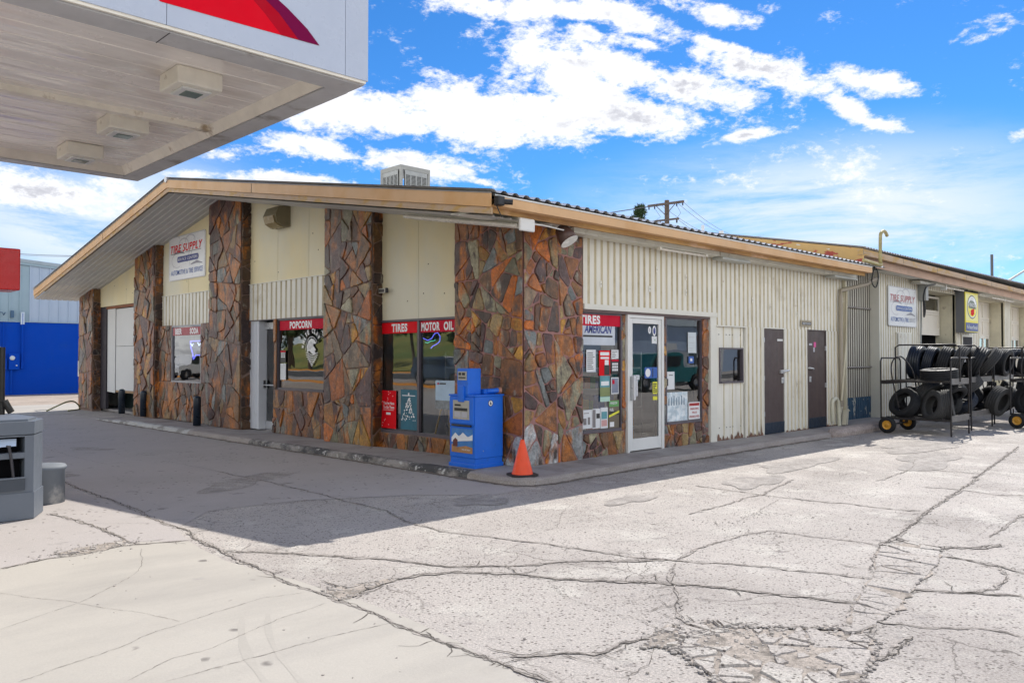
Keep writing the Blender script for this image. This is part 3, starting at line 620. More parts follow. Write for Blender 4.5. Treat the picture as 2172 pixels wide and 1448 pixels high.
m_rust = mat('rusty_galvanised',(.30,.27,.25),.6,metal=.3,var=.2)

SB = thing('station_building','low gabled brown stone and cream metal store with tan roof edge','building',(0,0,0))
# stone piers of the gable front (front plane x=0, side faces turned to -Y)
def pier(y0,y1,seed,pal,am,mort,side=True):
    mb=MB()
    def prof(a,b):
        pts=[(a,WZ-.03),(b,WZ-.03),(b,U(b))]
        if a<YR<b: pts.append((YR,U(YR)))
        return pts+[(a,U(a))]
    stones(mb,prof(y0,y1),(0,0,0),(0,1,0),(0,0,1),(-1,0,0),am,seed,pal)
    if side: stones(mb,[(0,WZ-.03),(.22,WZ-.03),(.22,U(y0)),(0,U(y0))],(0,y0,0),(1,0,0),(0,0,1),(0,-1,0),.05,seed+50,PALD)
    mb.box(.0,.25,y0+.005,y1,0,min(U(y0),U(y1))-.01,1)
    return mb.build('stone_pier',[m_stone,mort],SB)
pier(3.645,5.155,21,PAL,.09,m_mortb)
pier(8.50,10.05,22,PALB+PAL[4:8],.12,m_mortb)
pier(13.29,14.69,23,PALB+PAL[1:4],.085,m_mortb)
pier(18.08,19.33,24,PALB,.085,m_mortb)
cp=MB()
stones(cp,[(0,WZ-.03),(1.455,WZ-.03),(1.455,U(1.455)),(0,U(0))],(0,0,0),(0,1,0),(0,0,1),(-1,0,0),.060,31,PAL,low=.3)
stones(cp,[(0,WZ-.03),(1.245,WZ-.03),(1.245,3.47),(0,3.47)],(0,0,0),(1,0,0),(0,0,1),(0,-1,0),.055,37,PAL,joint=.010,low=.5)
cp.box(.003,.25,.003,1.45,0,3.46,1); cp.box(.003,1.24,.003,.25,0,3.46,1)
cp.build('corner_pier',[m_stone,m_mort],SB)
# stone dado walls of the bays
def swall(name,parts,seed,pal=PALB,am=.06,mort=None):
    mb=MB()
    for i,(dom,o,u,n) in enumerate(parts): stones(mb,dom,o,u,(0,0,1),n,am,seed+i,pal,thick=.028)
    return mb.build(name,[m_stone,mort or m_mortb],SB)
def R(a,b,c,d): return [(a,c),(b,c),(b,d),(a,d)]
fx=(-1,0,0); ry=(0,-1,0)
swall('stone_wall',[(R(1.40,3.70,.06,.335),(.17,0,0),(0,1,0),fx)],41,am=.04)
swall('stone_wall',[(R(5.10,7.34,.06,.95),(.15,0,0),(0,1,0),fx),(R(7.25,7.36,.95,2.39),(.17,0,0),(0,1,0),fx)],43)
swall('stone_wall',[(R(10.0,13.35,.06,1.0),(.11,0,0),(0,1,0),fx),(R(12.46,13.35,1.0,2.40),(.11,0,0),(0,1,0),fx),(R(10.0,10.74,1.0,2.40),(.11,0,0),(0,1,0),fx)],45,am=.075)
swall('stone_wall',[(R(1.245,2.335,.06,.455),(0,.05,0),(1,0,0),ry),(R(2.225,2.335,.455,2.29),(0,.05,0),(1,0,0),ry)],51,PAL,.035,m_mort)
swall('stone_wall',[(R(3.33,4.52,.06,.47),(0,.05,0),(1,0,0),ry),(R(3.33,3.44,.47,2.29),(0,.05,0),(1,0,0),ry),(R(4.52,4.71,.06,2.29),(0,.03,0),(1,0,0),ry)],57,PAL,.035,m_mort)
def eachbox(name,m,L,parent):
    for q in L: MB().box(*q).build(name,m,parent)
_bw=mat('block_wall',(.2,.17,.15),.9)
bk=MB()
bk.box(.20,.30,1.4,3.7,.0,.33); bk.box(.19,.30,5.1,7.34,0,.95); bk.box(.15,.30,10,13.35,0,1.0); bk.box(.15,.3,12.48,13.35,1,2.38); bk.box(.15,.3,10,10.72,1,2.38)
bk.box(.2,.3,7.25,7.34,.95,2.38); bk.box(1.2,2.33,.06,.2,0,.45); bk.box(3.35,4.7,.06,.2,0,.46); bk.box(2.24,2.33,.06,.2,.45,2.29); bk.box(3.35,3.44,.06,.2,.46,2.29); bk.box(4.53,4.70,.06,.2,.46,2.29)
for fi in range(0,len(bk.v),8): MB().add(bk.v[fi:fi+8],[(0,3,2,1),(4,5,6,7),(0,1,5,4),(1,2,6,5),(2,3,7,6),(3,0,4,7)]).build('block_backing',_bw,SB)
# cream flat panels above, with seams between the sheets
def panels(y0,y1,zb,ys):
    mb=MB(); cuts=[y0]+ys+[y1]
    for a,b in zip(cuts,cuts[1:]):
        a2,b2=a+.004,b-.004
        prof=[(.2,a2,zb),(.2,b2,zb),(.2,b2,U(b2)+.02)]
        if a2<YR<b2: prof.append((.2,YR,U(YR)+.02))
        prof.append((.2,a2,U(a2)+.02)); mb.prism(prof,(.03,0,0),0)
    prof=[(.235,y0,zb),(.235,y1,zb),(.235,y1,U(y1)+.02)]
    if y0<YR<y1: prof.append((.235,YR,U(YR)+.02))
    prof.append((.235,y0,U(y0)+.02)); mb.prism(prof,(.04,0,0),1)
    for _ in range(4):
        yy=rc.uniform(y0+.2,y1-.2); zz=rc.uniform(zb+.15,zb+1); mb.box(.196,.2,yy-.01,yy+.01,zz-.01,zz+.01,1)
    return mb.build('cream_panel',[m_cream,mat('seam_dark',(.16,.13,.09),.8)],SB)
panels(1.45,3.65,2.235,[2.62]); panels(5.15,8.5,3.15,[6.07,7.29]); panels(10.05,13.3,3.15,[11.7]); panels(14.69,18.08,3.10,[15.9,17.0])
# ribbed bands
for (a,b) in ((5.14,8.5),(10.04,13.3)):
    mb=MB(); mb.corr((.2,a,2.39),(0,1,0),(0,0,.765),(-1,0,0),b-a,.2,.13,.022,0,1); mb.box(.16,.2,a,b,3.15,3.165,0); mb.box(.17,.24,a,b,2.375,2.392,2)
    mb.build('ribbed_band',[m_rib,m_ribd,m_bronze],SB)
# side wall: ribbed metal over the shop windows and along to the link
def ribwall(x0,x1,z0,z1,y=0.0,flat=.095,pitch=.155,dep=.021,m1=0):
    mb=MB(); mb.corr((x0,y,z0),(1,0,0),(0,0,z1-z0),(0,-1,0),x1-x0,pitch,flat,dep,0,1); mb.box(x0,x1,y+.005,y+.06,z0,z1,0); return mb
rw=ribwall(1.245,4.83,2.40,3.5)
for mb2 in (ribwall(4.83,10.30,2.18,3.5),ribwall(5.93,6.62,.10,2.18),ribwall(7.49,8.50,.10,2.18),ribwall(9.36,10.30,.10,2.18)):
    o_=len(rw.v); rw.v+=mb2.v; rw.f+=[[i+o_ for i in f] for f in mb2.f]; rw.m+=mb2.m; rw.c+=mb2.c; rw.sm+=mb2.sm
for (x,z) in ((1.65,2.72),(2.9,2.72),(3.95,2.72),(3.1,3.05),(3.95,2.98),(6.9,2.6),(8.0,2.5),(8.0,1.05),(6.2,2.7)): rw.box(x-.018,x+.018,-.034,-.028,z-.05,z+.05,0); rw.box(x-.006,x+.006,-.036,-.034,z-.006,z+.006,2)
rw.build('ribbed_side_wall',[m_rib,m_ribd,m_dark],SB)
tr=MB(); tr.box(1.25,4.93,-.045,.06,2.325,2.405); tr.box(4.72,4.92,-.03,.05,WZ,2.325); tr.box(5.93,5.955,-.035,.0,WZ,2.2); tr.box(4.90,5.97,-.05,.0,2.165,2.185); tr.box(10.28,10.33,-.035,.3,.1,3.5)
for fi in range(0,len(tr.v),8): MB().add(tr.v[fi:fi+8],[(0,3,2,1),(4,5,6,7),(0,1,5,4),(1,2,6,5),(2,3,7,6),(3,0,4,7)]).build('cream_trim',m_creamtrim,SB)
tp=MB(); tp.box(1.25,4.72,-.02,.06,2.285,2.325); tp.build('plum_header',m_plum,SB)
rr_=random.Random(9); m_rustf=mat('rust_brown',(.20,.11,.075),.9,var=.3,vscale=9)
for (a,b,yy) in ((4.95,5.88,.0),(5.95,6.60,-.031),(7.5,8.5,-.031),(9.37,10.2,-.031)):
    vs=[]; xx=a
    while xx<b: vs+=[(xx,yy-.003,WZ-.012),(xx,yy-.003,WZ+max(.002,rr_.gauss(.03,.035)*(1.5 if a<6 else .6)))]; xx+=.022
    MB().add(vs,[(2*k,2*k+2,2*k+3,2*k+1) for k in range(len(vs)//2-1)]).build('rusted_foot',m_rustf,SB)
# kick-out window frames with panes
def win_front(y0,y1,z0,z1,x,mull=None,m=m_bronze,fw=.035):
    f=MB(); f.box(x-.02,x+.05,y0,y0+fw,z0,z1); f.box(x-.02,x+.05,y1-fw,y1,z0,z1); f.box(x-.02,x+.05,y0+fw,y1-fw,z1-fw,z1); f.box(x-.03,x+.05,y0+fw,y1-fw,z0,z0+fw+.012)
    if mull:
        f.box(x-.03,x+.045,mull-.025,mull+.025,z0+fw+.012,z1-fw)
    o=f.build('window_frame',m,SB)
    p=MB(); p.quad((x+.015,y1-fw,z0+fw),(x+.015,y0+fw,z0+fw),(x+.015,y0+fw,z1-fw),(x+.015,y1-fw,z1-fw)); p.build('pane',m_glass,o,False); return o
def win_side(x0,x1,z0,z1,y,m=m_bronze,fw=.045):
    f=MB(); f.box(x0,x0+fw,y-.02,y+.05,z0,z1); f.box(x1-fw,x1,y-.02,y+.05,z0,z1); f.box(x0+fw,x1-fw,y-.02,y+.05,z1-fw,z1); f.box(x0+fw,x1-fw,y-.03,y+.05,z0,z0+fw)
    o=f.build('window_frame',m,SB)
    p=MB(); p.quad((x0+fw,y+.015,z0+fw),(x1-fw,y+.015,z0+fw),(x1-fw,y+.015,z1-fw),(x0+fw,y+.015,z1-fw)); p.build('pane',m_glass,o,False); return o
win_front(1.45,3.72,.335,2.235,.2,2.585)
win_front(5.45,7.26,.945,2.385,.2)
win_front(10.73,12.47,.99,2.385,.12,m=mat('grey_window_frame',(.33,.32,.33),.4,var=.1))
win_side(1.245,2.255,.455,2.30,.05); win_side(3.42,4.545,.47,2.30,.05)
# aluminium front door in the third bay
d=MB(); X0=.36
d.box(X0-.02,X0+.05,8.20,8.27,WZ,2.34); d.box(X0-.02,X0+.05,7.36,7.44,WZ,2.34); d.box(X0-.02,X0+.05,7.44,8.20,2.20,2.34); d.box(X0,X0+.04,7.44,8.20,WZ,.26); d.box(X0,X0+.04,8.12,8.2,.26,2.2); d.box(X0,X0+.04,7.44,7.5,.26,2.2)
dr=d.build('glass_door',m_alu,SB); p=MB(); p.quad((X0+.02,8.12,.26),(X0+.02,7.5,.26),(X0+.02,7.5,2.2),(X0+.02,8.12,2.2)); p.build('pane',m_glass,dr,False)
h=MB(); h.tube([(X0-.05,7.5,1.02),(X0-.05,8.1,1.02)],.014); h.box(X0-.05,X0,8.08,8.12,.95,1.12); h.build('push_bar',m_alu,dr)
pn=MB(); pn.corr((.22,8.10,WZ),(0,1,0),(0,0,2.3),(-1,0,0),.40,.13,.09,.015,0,0); pn.box(.2,.38,8.08,8.11,WZ,2.37); pn.build('white_metal_panel',mat('white_metal_sheet',(.66,.68,.72),.45,var=.06,vscale=1,col2=(.45,.42,.38),c2t=(.62,.8),c2scale=2),SB)
# white door on the side wall
d=MB(); yb=.03
d.box(2.345,2.395,yb-.035,yb+.06,WZ,2.285); d.box(3.27,3.33,yb-.035,yb+.06,WZ,2.285); d.box(2.395,3.27,yb-.035,yb+.06,2.235,2.285)
d.build('door_frame',m_white,SB)
d=MB(); d.bevbox(2.40,2.49,yb-.02,yb+.025,.11,2.23,.004); d.bevbox(3.20,3.265,yb-.02,yb+.025,.11,2.23,.004); d.bevbox(2.49,3.20,yb-.02,yb+.025,2.15,2.23,.004); d.bevbox(2.49,3.20,yb-.02,yb+.025,.11,.30,.004)
dr=d.build('glass_door',m_white,SB); p=MB(); p.quad((2.49,yb,.30),(3.2,yb,.30),(3.2,yb,2.15),(2.49,yb,2.15)); p.build('pane',m_glass,dr,False)
h=MB(); h.bevbox(2.42,2.475,yb-.10,yb-.02,.92,1.30,.01); h.bevbox(2.475,2.62,yb-.06,yb-.025,1.24,1.32,.006); h.bevbox(2.53,2.575,yb-.06,yb-.025,.98,1.24,.006); h.tube([(2.6,yb+.05,1.29),(3.2,yb+.05,1.29)],.012); h.build('door_handle',m_alu,dr)
# booth panel with its small service window
b=MB(); b.corr((4.935,.02,WZ),(1,0,0),(0,0,1.06),(0,-1,0),.98,.30,.26,.012,0,1); b.corr((4.935,.02,1.76),(1,0,0),(0,0,.41),(0,-1,0),.98,.30,.26,.012,0,1); b.box(4.935,5.05,.0,.03,1.1,1.8); b.box(5.87,5.93,.0,.03,1.1,1.8)
for z in (.32,2.02):
    for x in (5.05,5.3,5.42,5.52,5.8): b.box(x-.008,x+.008,-.0,.006,z-.008,z+.008,2)
b.build('booth_panel',[m_rib,m_ribd,m_dark],SB)
f=MB(); f.box(5.04,5.07,-.02,.06,1.13,1.78); f.box(5.85,5.88,-.02,.06,1.13,1.78); f.box(5.07,5.85,-.02,.06,1.75,1.78); f.box(5.07,5.85,-.035,.06,1.13,1.16)
o=f.build('window_frame',m_bronze,SB); p=MB(); p.quad((5.07,.04,1.16),(5.85,.04,1.16),(5.85,.04,1.75),(5.07,.04,1.75)); p.build('pane',m_glass,o,False)
bx=MB(); bx.box(5.0,5.9,.061,.9,1.1,1.8); bx.f=[f for i,f in enumerate(bx.f) if i!=2]; bx.m=bx.m[:5]; bx.c=bx.c[:5]; bx.sm=bx.sm[:5]; bx.box(5.1,5.35,.3,.5,1.17,1.5); bx.build('booth_inside',mat('booth_brown',(.05,.04,.05),.7),SB)
# two brown restroom doors with dented blue kick plates
m_brn=mat('brown_door_paint',(.075,.052,.050),.55,var=.12,vscale=2,col2=(.10,.07,.06),c2t=(.45,.7),c2scale=1.5,c2stretch=(4,1,.3))
m_kick=mat('blue_black_kickplate',(.02,.035,.06),.4,metal=.3,var=.3,bump=.01,bscale=12,col2=(.30,.32,.34),c2t=(.70,.74),c2scale=14)
for (x0,x1,hs_) in ((6.64,7.46,1),(8.52,9.34,0)):
    f=MB(); f.box(x0-.03,x0,-.03,.05,WZ,2.17); f.box(x1,x1+.03,-.03,.05,WZ,2.17); f.box(x0-.03,x1+.03,-.035,.05,2.17,2.19)
    f.build('door_frame',m_brn if not hs_ else m_creamtrim,SB)
    d=MB(); d.bevbox(x0,x1,-.012,.03,WZ+.01,2.17,.004); dr=d.build('restroom_door',m_brn,SB)
    kp=MB(); kp.bevbox(x0+.01,x1+.02,-.024,-.013,WZ+.01,.32,.003); kp.build('kick_plate',m_kick,dr)
    def piece(nm,fn,m_): q_=MB(); fn(q_); q_.build(nm,m_,dr)
    if hs_:
        piece('latch',lambda q:(q.bevbox(7.28,7.42,-.06,-.012,1.28,1.35,.008),q.tube([(7.38,-.05,1.32),(7.58,-.07,1.34)],.022)),m_alu); piece('lock',lambda q:q.bevbox(7.34,7.44,-.04,-.012,1.08,1.2,.01),m_alu)
        for z in (.45,1.15,1.9): piece('hinge',lambda q:q.box(x0-.02,x0+.012,-.035,-.012,z,z+.09),m_alu)
    else:
        piece('latch',lambda q:q.tube([(8.50,-.05,1.38),(8.72,-.04,1.36)],.02),m_alu); piece('lock',lambda q:q.bevbox(8.56,8.64,-.04,-.012,1.08,1.2,.01),m_alu)
        for z in (.95,1.75): piece('hinge',lambda q:q.box(x1-.012,x1+.02,-.04,-.012,z,z+.1),m_alu)
    st=MB()
    if hs_:
        st.box(7.2,7.42,-.016,-.0125,1.93,1.97); st.build('name_plate',m_white,dr)
    else:
        MB().box(8.58,8.72,-.016,-.0125,1.86,1.90,0).build('sticker',mat('sticker_grey',(.5,.5,.55),.5),dr); MB().box(8.80,8.90,-.016,-.0125,1.82,1.93,0).build('sticker',mat('sticker_pink',(.7,.08,.30),.5),dr); MB().box(8.78,8.84,-.016,-.0125,1.72,1.815,0).build('sticker',MATS['sticker_grey'],dr)
# boarded-up doorway at the far left bay
m_board=mat('white_painted_board',(.66,.66,.65),.7,var=.05,vscale=1,bump=.001,col2=(.5,.42,.34),c2t=(.68,.76),c2scale=3)
f=MB(); f.box(.22,.30,17.60,18.1,WZ,3.08); f.box(.22,.3,14.7,17.6,3.02,3.09,1); f.build('door_frame',[mat('black_steel',(.045,.04,.05),.5),mat('rust_trim',(.26,.10,.05),.8)],SB)
b=MB(); b.prism([(.25,16.92,.58),(.25,17.55,.60),(.25,17.58,3.04),(.25,16.92,3.04)],(.02,0,0)); b.prism([(.262,14.6,.68),(.262,16.88,.66),(.262,16.88,1.92),(.262,14.6,1.92)],(.02,0,0)); b.prism([(.262,14.6,1.93),(.262,16.88,1.93),(.262,16.88,3.0),(.262,14.6,3.0)],(.02,0,0))
b.build('white_board',m_board,SB)
b=MB(); b.box(.27,.3,14.7,16.9,.60,.67); b.build('board_batten',mat('raw_wood',(.34,.22,.12),.8,var=.2),SB)
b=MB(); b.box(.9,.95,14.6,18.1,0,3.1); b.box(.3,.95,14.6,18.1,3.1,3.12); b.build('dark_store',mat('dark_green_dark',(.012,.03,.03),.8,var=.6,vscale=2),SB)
# roof: rake fascias, soffit, corrugated sheets, gutter
def slope(mb,x0,x1,ztop,zbot,mi=0,y0=-.58,y1=19.75):
    for (a,b) in ((y0,YR),(YR,y1)):
        mb.prism([(x0,a,T(a)-zbot),(x0,b,T(b)-zbot),(x0,b,T(b)-ztop),(x0,a,T(a)-ztop)],(x1-x0,0,0),mi)
f=MB(); slope(f,-1.17,-1.14,0,.175); 
for y in (5.72,13.6): f.box(-1.173,-1.17,y-.006,y+.006,T(y)-.17,T(y)-.01,1)
RF=f.build('rake_fascia',[m_tan,m_dark],SB)
f=MB(); slope(f,-1.148,-1.12,.178,.262); f.build('lower_rake_board',m_tan2,SB)
f=MB(); slope(f,-1.18,-1.16,-.006,.006,y0=-.6,y1=19.77); f.build('drip_edge',mat('drip_edge_grey',(.32,.30,.28),.6),SB)
s_=MB()
for (y0,y1) in ((-.46,YR),(19.74,YR)):
    o=(-1.12,y0,T(y0)-.262); vv=Vector((0,y1-y0,T(y1)-T(y0)))
    s_.corr(o,(1,0,0),vv,(0,0,-1),1.34,.152,.105,.02,0,1)
s_.build('ribbed_soffit',[m_soff,mat('soffit_rib',(.58,.57,.54),.5,var=.08)],SB)
r=MB()
for (y0,y1) in ((-.63,YR),(19.82,YR)):
    o=(-1.19,y0,3.655+ (0 if y0<0 else 0)); zz=T(-.63)+.014 if y0<0 else T(19.82)+.014
    vv=Vector((0,y1-y0,T(YR)+.014-zz)); r.corr((-1.19,y0,zz),(1,0,0),vv,(0,0,1),12.3 if y0<0 else 12.3,.2,.05,.036,0,0)
r.build('roof_sheet',m_roof,SB)
r=MB()
for (y0,y1) in ((-.60,YR),(19.75,YR)):
    r.prism([(-1.13,y0,T(y0)-.03),(-1.13,y1,T(YR)-.03),(-1.13,y1,T(YR)-.003),(-1.13,y0,T(y0)-.003)],(11.6,0,0))
r.build('roof_deck',mat('roof_deck_dark',(.05,.045,.04),.9),SB)
r=MB(); r.tube([(-1.2,YR,T(YR)-.0),(10.9,YR,T(YR)+.02)],.07,8); r.build('ridge_cap',m_roof,SB)
gt=MB(); gt.box(-1.10,10.46,-.60,-.585,3.49,3.625); gt.box(-1.10,10.46,-.585,-.47,3.49,3.505); gt.box(-1.10,10.46,-.605,-.60,3.61,3.63,1); gt.box(10.44,10.46,-.585,-.47,3.505,3.625)
gt.build('gutter',[m_tan,m_white],SB)
f=MB(); f.box(-1.11,10.40,-.465,-.435,3.425,3.60); f.build('eave_board',m_gold,SB)
f=MB(); f.box(-1.10,10.4,-.435,.25,3.475,3.49); f.box(-1.1,.2,-.43,.1,3.455,3.475); f.build('eave_soffit',m_creamtrim,SB)
# other outer walls, floor, inside
w=MB(); w.box(.25,10.3,19.28,19.38,0,U(19.3)); w.box(10.3,10.38,.52,19.3,0,3.6)
w.build('rear_wall',m_rib,SB)
w=MB(); w.box(.31,10.3,.25,19.2,.02,.085); w.box(.3,10.3,.25,19.2,2.9,2.95); w.box(5.2,5.3,1.5,19.2,.09,2.9,1); w.box(.3,.9,9.0,9.1,.09,2.9,1); w.box(4.9,5.2,.2,1.5,.09,2.9,1)
w.box(.4,3.2,3.78,3.86,.09,2.9,2); w.box(.31,.32,5.1,5.42,.09,2.9,2)
w.build('shop_inside',[mat('shop_floor',(.28,.26,.25),.5),mat('shop_wall_white',(.34,.38,.40),.8),mat('shop_blue_wall',(.45,.56,.58),.7)],SB)

# ------------------------------------------------------------------ link wall and garage
LK = thing('link_wall','shaded recessed ribbed wall between store and garage, blue flaking paint at its foot','wall',(10.33,.52,0))
w=ribwall(10.33,13.06,.28,4.0,y=.52,flat=.06,pitch=.13,dep=.022)
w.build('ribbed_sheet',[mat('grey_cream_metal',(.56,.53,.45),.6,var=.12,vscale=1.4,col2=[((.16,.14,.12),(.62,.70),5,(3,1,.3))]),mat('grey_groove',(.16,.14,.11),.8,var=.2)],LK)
w=MB(); w.corr((10.33,.50,.0),(1,0,0),(0,0,.62),(0,-1,0),2.73,.13,.06,.03,0,0); w.build('blue_base',mat('flaking_blue_paint',(.02,.075,.14),.6,var=.2,vscale=3,col2=((.50,.50,.46)),c2t=(.60,.64),c2scale=5,c2stretch=(1,1,.6),bump=.004),LK)
w=MB(); w.tube([(10.4,.46,2.83),(13.0,.46,2.83)],.02); w.tube([(10.4,.46,1.36),(13.0,.46,1.36)],.02); w.build('cross_bar',m_rust,LK)

GB = thing('garage_building','long cream ribbed metal tire garage with overhead doors, joined right of the store','garage',(13.06,.3,0))
GY=.30
def gz(x): return 4.07-.0125*(x-10.6)
doors=[(15.98,18.88,3.50),(21.13,23.9,3.5),(24.75,27.6,3.5),(28.5,31.3,3.5),(32.2,35,3.5)]
rw=MB(); last=13.06
def addmb(a,b2):
    o_=len(a.v); a.v+=b2.v; a.f+=[[i+o_ for i in f] for f in b2.f]; a.m+=b2.m; a.c+=b2.c; a.sm+=b2.sm
for (a,b,h) in doors:
    addmb(rw,ribwall(last,a,.0,3.5,y=GY)); last=b
addmb(rw,ribwall(last,40,0,3.5,y=GY)); addmb(rw,ribwall(13.06,40,3.5,3.95,y=GY))
rw.build('ribbed_wall',[m_rib,m_ribd],GB)
for (a,b,h) in doors:
    j=MB(); j.box(a-.03,a,GY-.035,GY+.55,0,h); j.box(b,b+.03,GY-.035,GY+.55,0,h); j.box(a-.03,b+.03,GY-.03,GY+.55,h,h+.02); j.build('cream_jamb',mat('shabby_cream_jamb',(.68,.63,.48),.7,var=.15,col2=(.30,.24,.17),c2t=(.62,.75),c2scale=3),GB)
MB().box(13.03,13.09,GY-.04,GY+.2,0,3.95).build('corner_trim',m_creamtrim,GB)
m_gdoor=mat('garage_door_paint',(.80,.75,.66),.65,var=.06,vscale=1.5,col2=(.42,.36,.29),c2t=(.66,.76),c2scale=4)
for di,(a,b,h) in enumerate(doors[:4]):
    y=GY+.42; up=1.15 if di==0 else 0
    d=MB(); p=MB(); rows=[.0,.58,1.16,1.74,2.32,2.9,3.5]
    n=4 if di else 2
    if di==0: rows=[2.27,2.42,2.95,3.45]
    for r_ in range(len(rows)-1):
        z0,z1=rows[r_],rows[r_+1]; glassrow=(di==0 and r_==2) or (di>0 and r_==3)
        if di==0 and r_==0: d.box(a+.05,b-.05,y,y+.05,z0,z1); continue
        xs=[a+.05+(b-a-.1)*i/n for i in range(n+1)]
        d.box(a+.05,b-.05,y,y+.05,z0,z0+.07); d.box(a+.05,b-.05,y,y+.05,z1-.07,z1-.008)
        for x in xs: d.box(max(a+.05,x-.05),min(b-.05,x+.05),y,y+.05,z0+.07,z1-.07)
        for x0,x1 in zip(xs,xs[1:]):
            if glassrow: p.quad((x0+.05,y+.03,z0+.07),(x1-.05,y+.03,z0+.07),(x1-.05,y+.03,z1-.07),(x0+.05,y+.03,z1-.07))
            else: d.box(x0+.05,x1-.05,y+.032,y+.045,z0+.07,z1-.07)
    o=d.build('overhead_door',m_gdoor,GB); p.build('pane',m_glass,o,False)
w=MB(); w.box(13,40,.9,6.5,3.6,3.62); w.box(13,40,6.5,6.6,0,3.6); w.box(13.1,40,.9,6.5,.01,.02); w.box(18.95,19.0,.9,6.5,0,3.6); w.build('garage_inside',m_dark,GB)
g2=MB(); 
for i in range(30):
    xa,xb=10.57+i,11.57+i
    g2.prism([(xa,GY-.65,gz(xa)-.14),(xa,GY-.53,gz(xa)-.14),(xa,GY-.53,gz(xa)),(xa,GY-.65,gz(xa))],(1.0,0,-.0125),0)
g2.build('gutter',m_tan2,GB)
g3=MB()
for i in range(12): g3.box(10.6+2.4*i,10.615+2.4*i,GY-.655,GY-.65,gz(10.6+2.4*i)-.14,gz(10.6+2.4*i)); 
g3.build('gutter_joint',m_rust,GB)
f=MB(); f.prism([(10.65,GY-.50,gz(10.6)-.33),(40,GY-.50,gz(40)-.33),(40,GY-.50,gz(40)-.14),(10.65,GY-.50,gz(10.6)-.14)],(0,.03,0)); f.build('eave_board',mat('faded_pink_board',(.50,.34,.25),.75,var=.12,col2=(.36,.24,.17),c2t=(.55,.7),c2scale=2,c2stretch=(.4,1,2)),GB)
f=MB(); f.prism([(12.4,GY-.47,gz(12)-.32),(40,GY-.47,gz(40)-.32),(40,GY+.02,gz(40)-.30),(12.4,GY+.02,gz(12)-.30)],(0,0,.015)); f.build('eave_soffit',m_creamtrim,GB)
GYR=9.6
def GT(y): return 4.075+.19*(GYR-abs(y-GYR)+.35)
f=MB()
for (a,b) in ((GY-.65,GYR),(GYR,19.6)):
    f.prism([(10.6,a,GT(a)-.33),(10.6,b,GT(b)-.33),(10.6,b,GT(b)),(10.6,a,GT(a))],(.03,0,0))
f.build('rake_fascia',mat('peeling_yellow_fascia',(.60,.38,.14),.7,var=.08,col2=[((.42,.07,.05),(.58,.60),2.2,(1,1,3)),((.72,.70,.66),(.68,.70),3,(1,1,2))],vscale=2),GB)
f=MB()
for (a,b) in ((GY-.45,GYR),(GYR,19.4)):
    f.prism([(10.66,a,GT(a)-.62),(10.66,b,GT(b)-.62),(10.66,b,GT(b)-.33),(10.66,a,GT(a)-.33)],(.04,0,0))
f.build('lower_rake_board',mat('orange_rake_board',(.60,.33,.07),.7,var=.1,vscale=2),GB)
r=MB()
vv=Vector((0,GYR-(GY-.7),GT(GYR)-GT(GY-.7))); r.corr((10.57,GY-.7,GT(GY-.7)+.02),(1,0,0),vv,(0,0,1),30,.16,.05,.03,0,0)
vv=Vector((0,-(19.6-GYR),GT(GYR)-GT(19.6))); r.corr((10.57,19.6,GT(19.6)+.02),(1,0,0),vv,(0,0,1),30,.16,.05,.03,0,0)
r.build('roof_sheet',m_roof,GB)
vt=MB(); vt.box(14.15,15.18,GY-.05,GY-.025,.1,2.27); vt.f=vt.f; 
vt.corr((14.18,GY-.055,.1),(1,0,0),(0,0,2.14),(0,-1,0),.97,.24,.16,.02,0,0); vt.build('patched_doorway',m_rib,GB)
sm=MB(); sm.box(19.35,20.35,GY-.06,GY-.03,1.15,2.30,1); sm.box(19.42,20.28,GY-.065,GY-.06,1.2,2.24,0); f_=sm.build('small_window_frame',[m_dark,m_creamtrim],GB)
bb=MB()
for (a,b,h) in doors[1:3]: bb.corr((a-1.3 if a<22 else a-.7,GY-.012,0),(1,0,0),(0,0,.75),(0,-1,0),1.2 if a<22 else .6,.155,.095,.028,0,0)
bb.build('blue_base',MATS['flaking_blue_paint'],GB)

# ------------------------------------------------------------------ lights, conduits, pipes on the buildings
m_fix=mat('fixture_enamel',(.62,.60,.52),.4,var=.1,col2=(.30,.26,.20),c2t=(.62,.75),c2scale=5); m_tube=mat('fluorescent_tube',(.80,.76,.68),.25,var=.05)
L1=thing('fluorescent_light','long twin-tube fluorescent light slung under the front roof edge, before the corner stones','light',(-.42,-.47,3.33))
a=Vector((-.42,-.46,3.315)); b=Vector((-.42,2.12,3.765)); dv=(b-a)
x=MB(); x.obox(a+Vector((-.13,0,.06)),(.26,0,0),dv,(0,0,.06)); x.obox(a+Vector((-.04,0,-.01)),(.08,0,0),dv,(0,0,.07)); x.build('housing',m_fix,L1)
for dx in (-.095,.095):
    x=MB(); x.tube([a+Vector((dx,0,.0))+dv*.03,a+Vector((dx,0,.0))+dv*.97],.030,8); x.build('lamp_tube',m_tube,L1)
x=MB(); x.bevbox(-.56,-.28,-.505,-.46,3.25,3.42,.02); x.build('end_cap',m_white,L1)
x=MB(); x.tube([(-.42,-.48,3.36),(-.05,-.46,3.37),(.38,-.42,3.36)],.010,6); x.build('wire',m_white,L1)
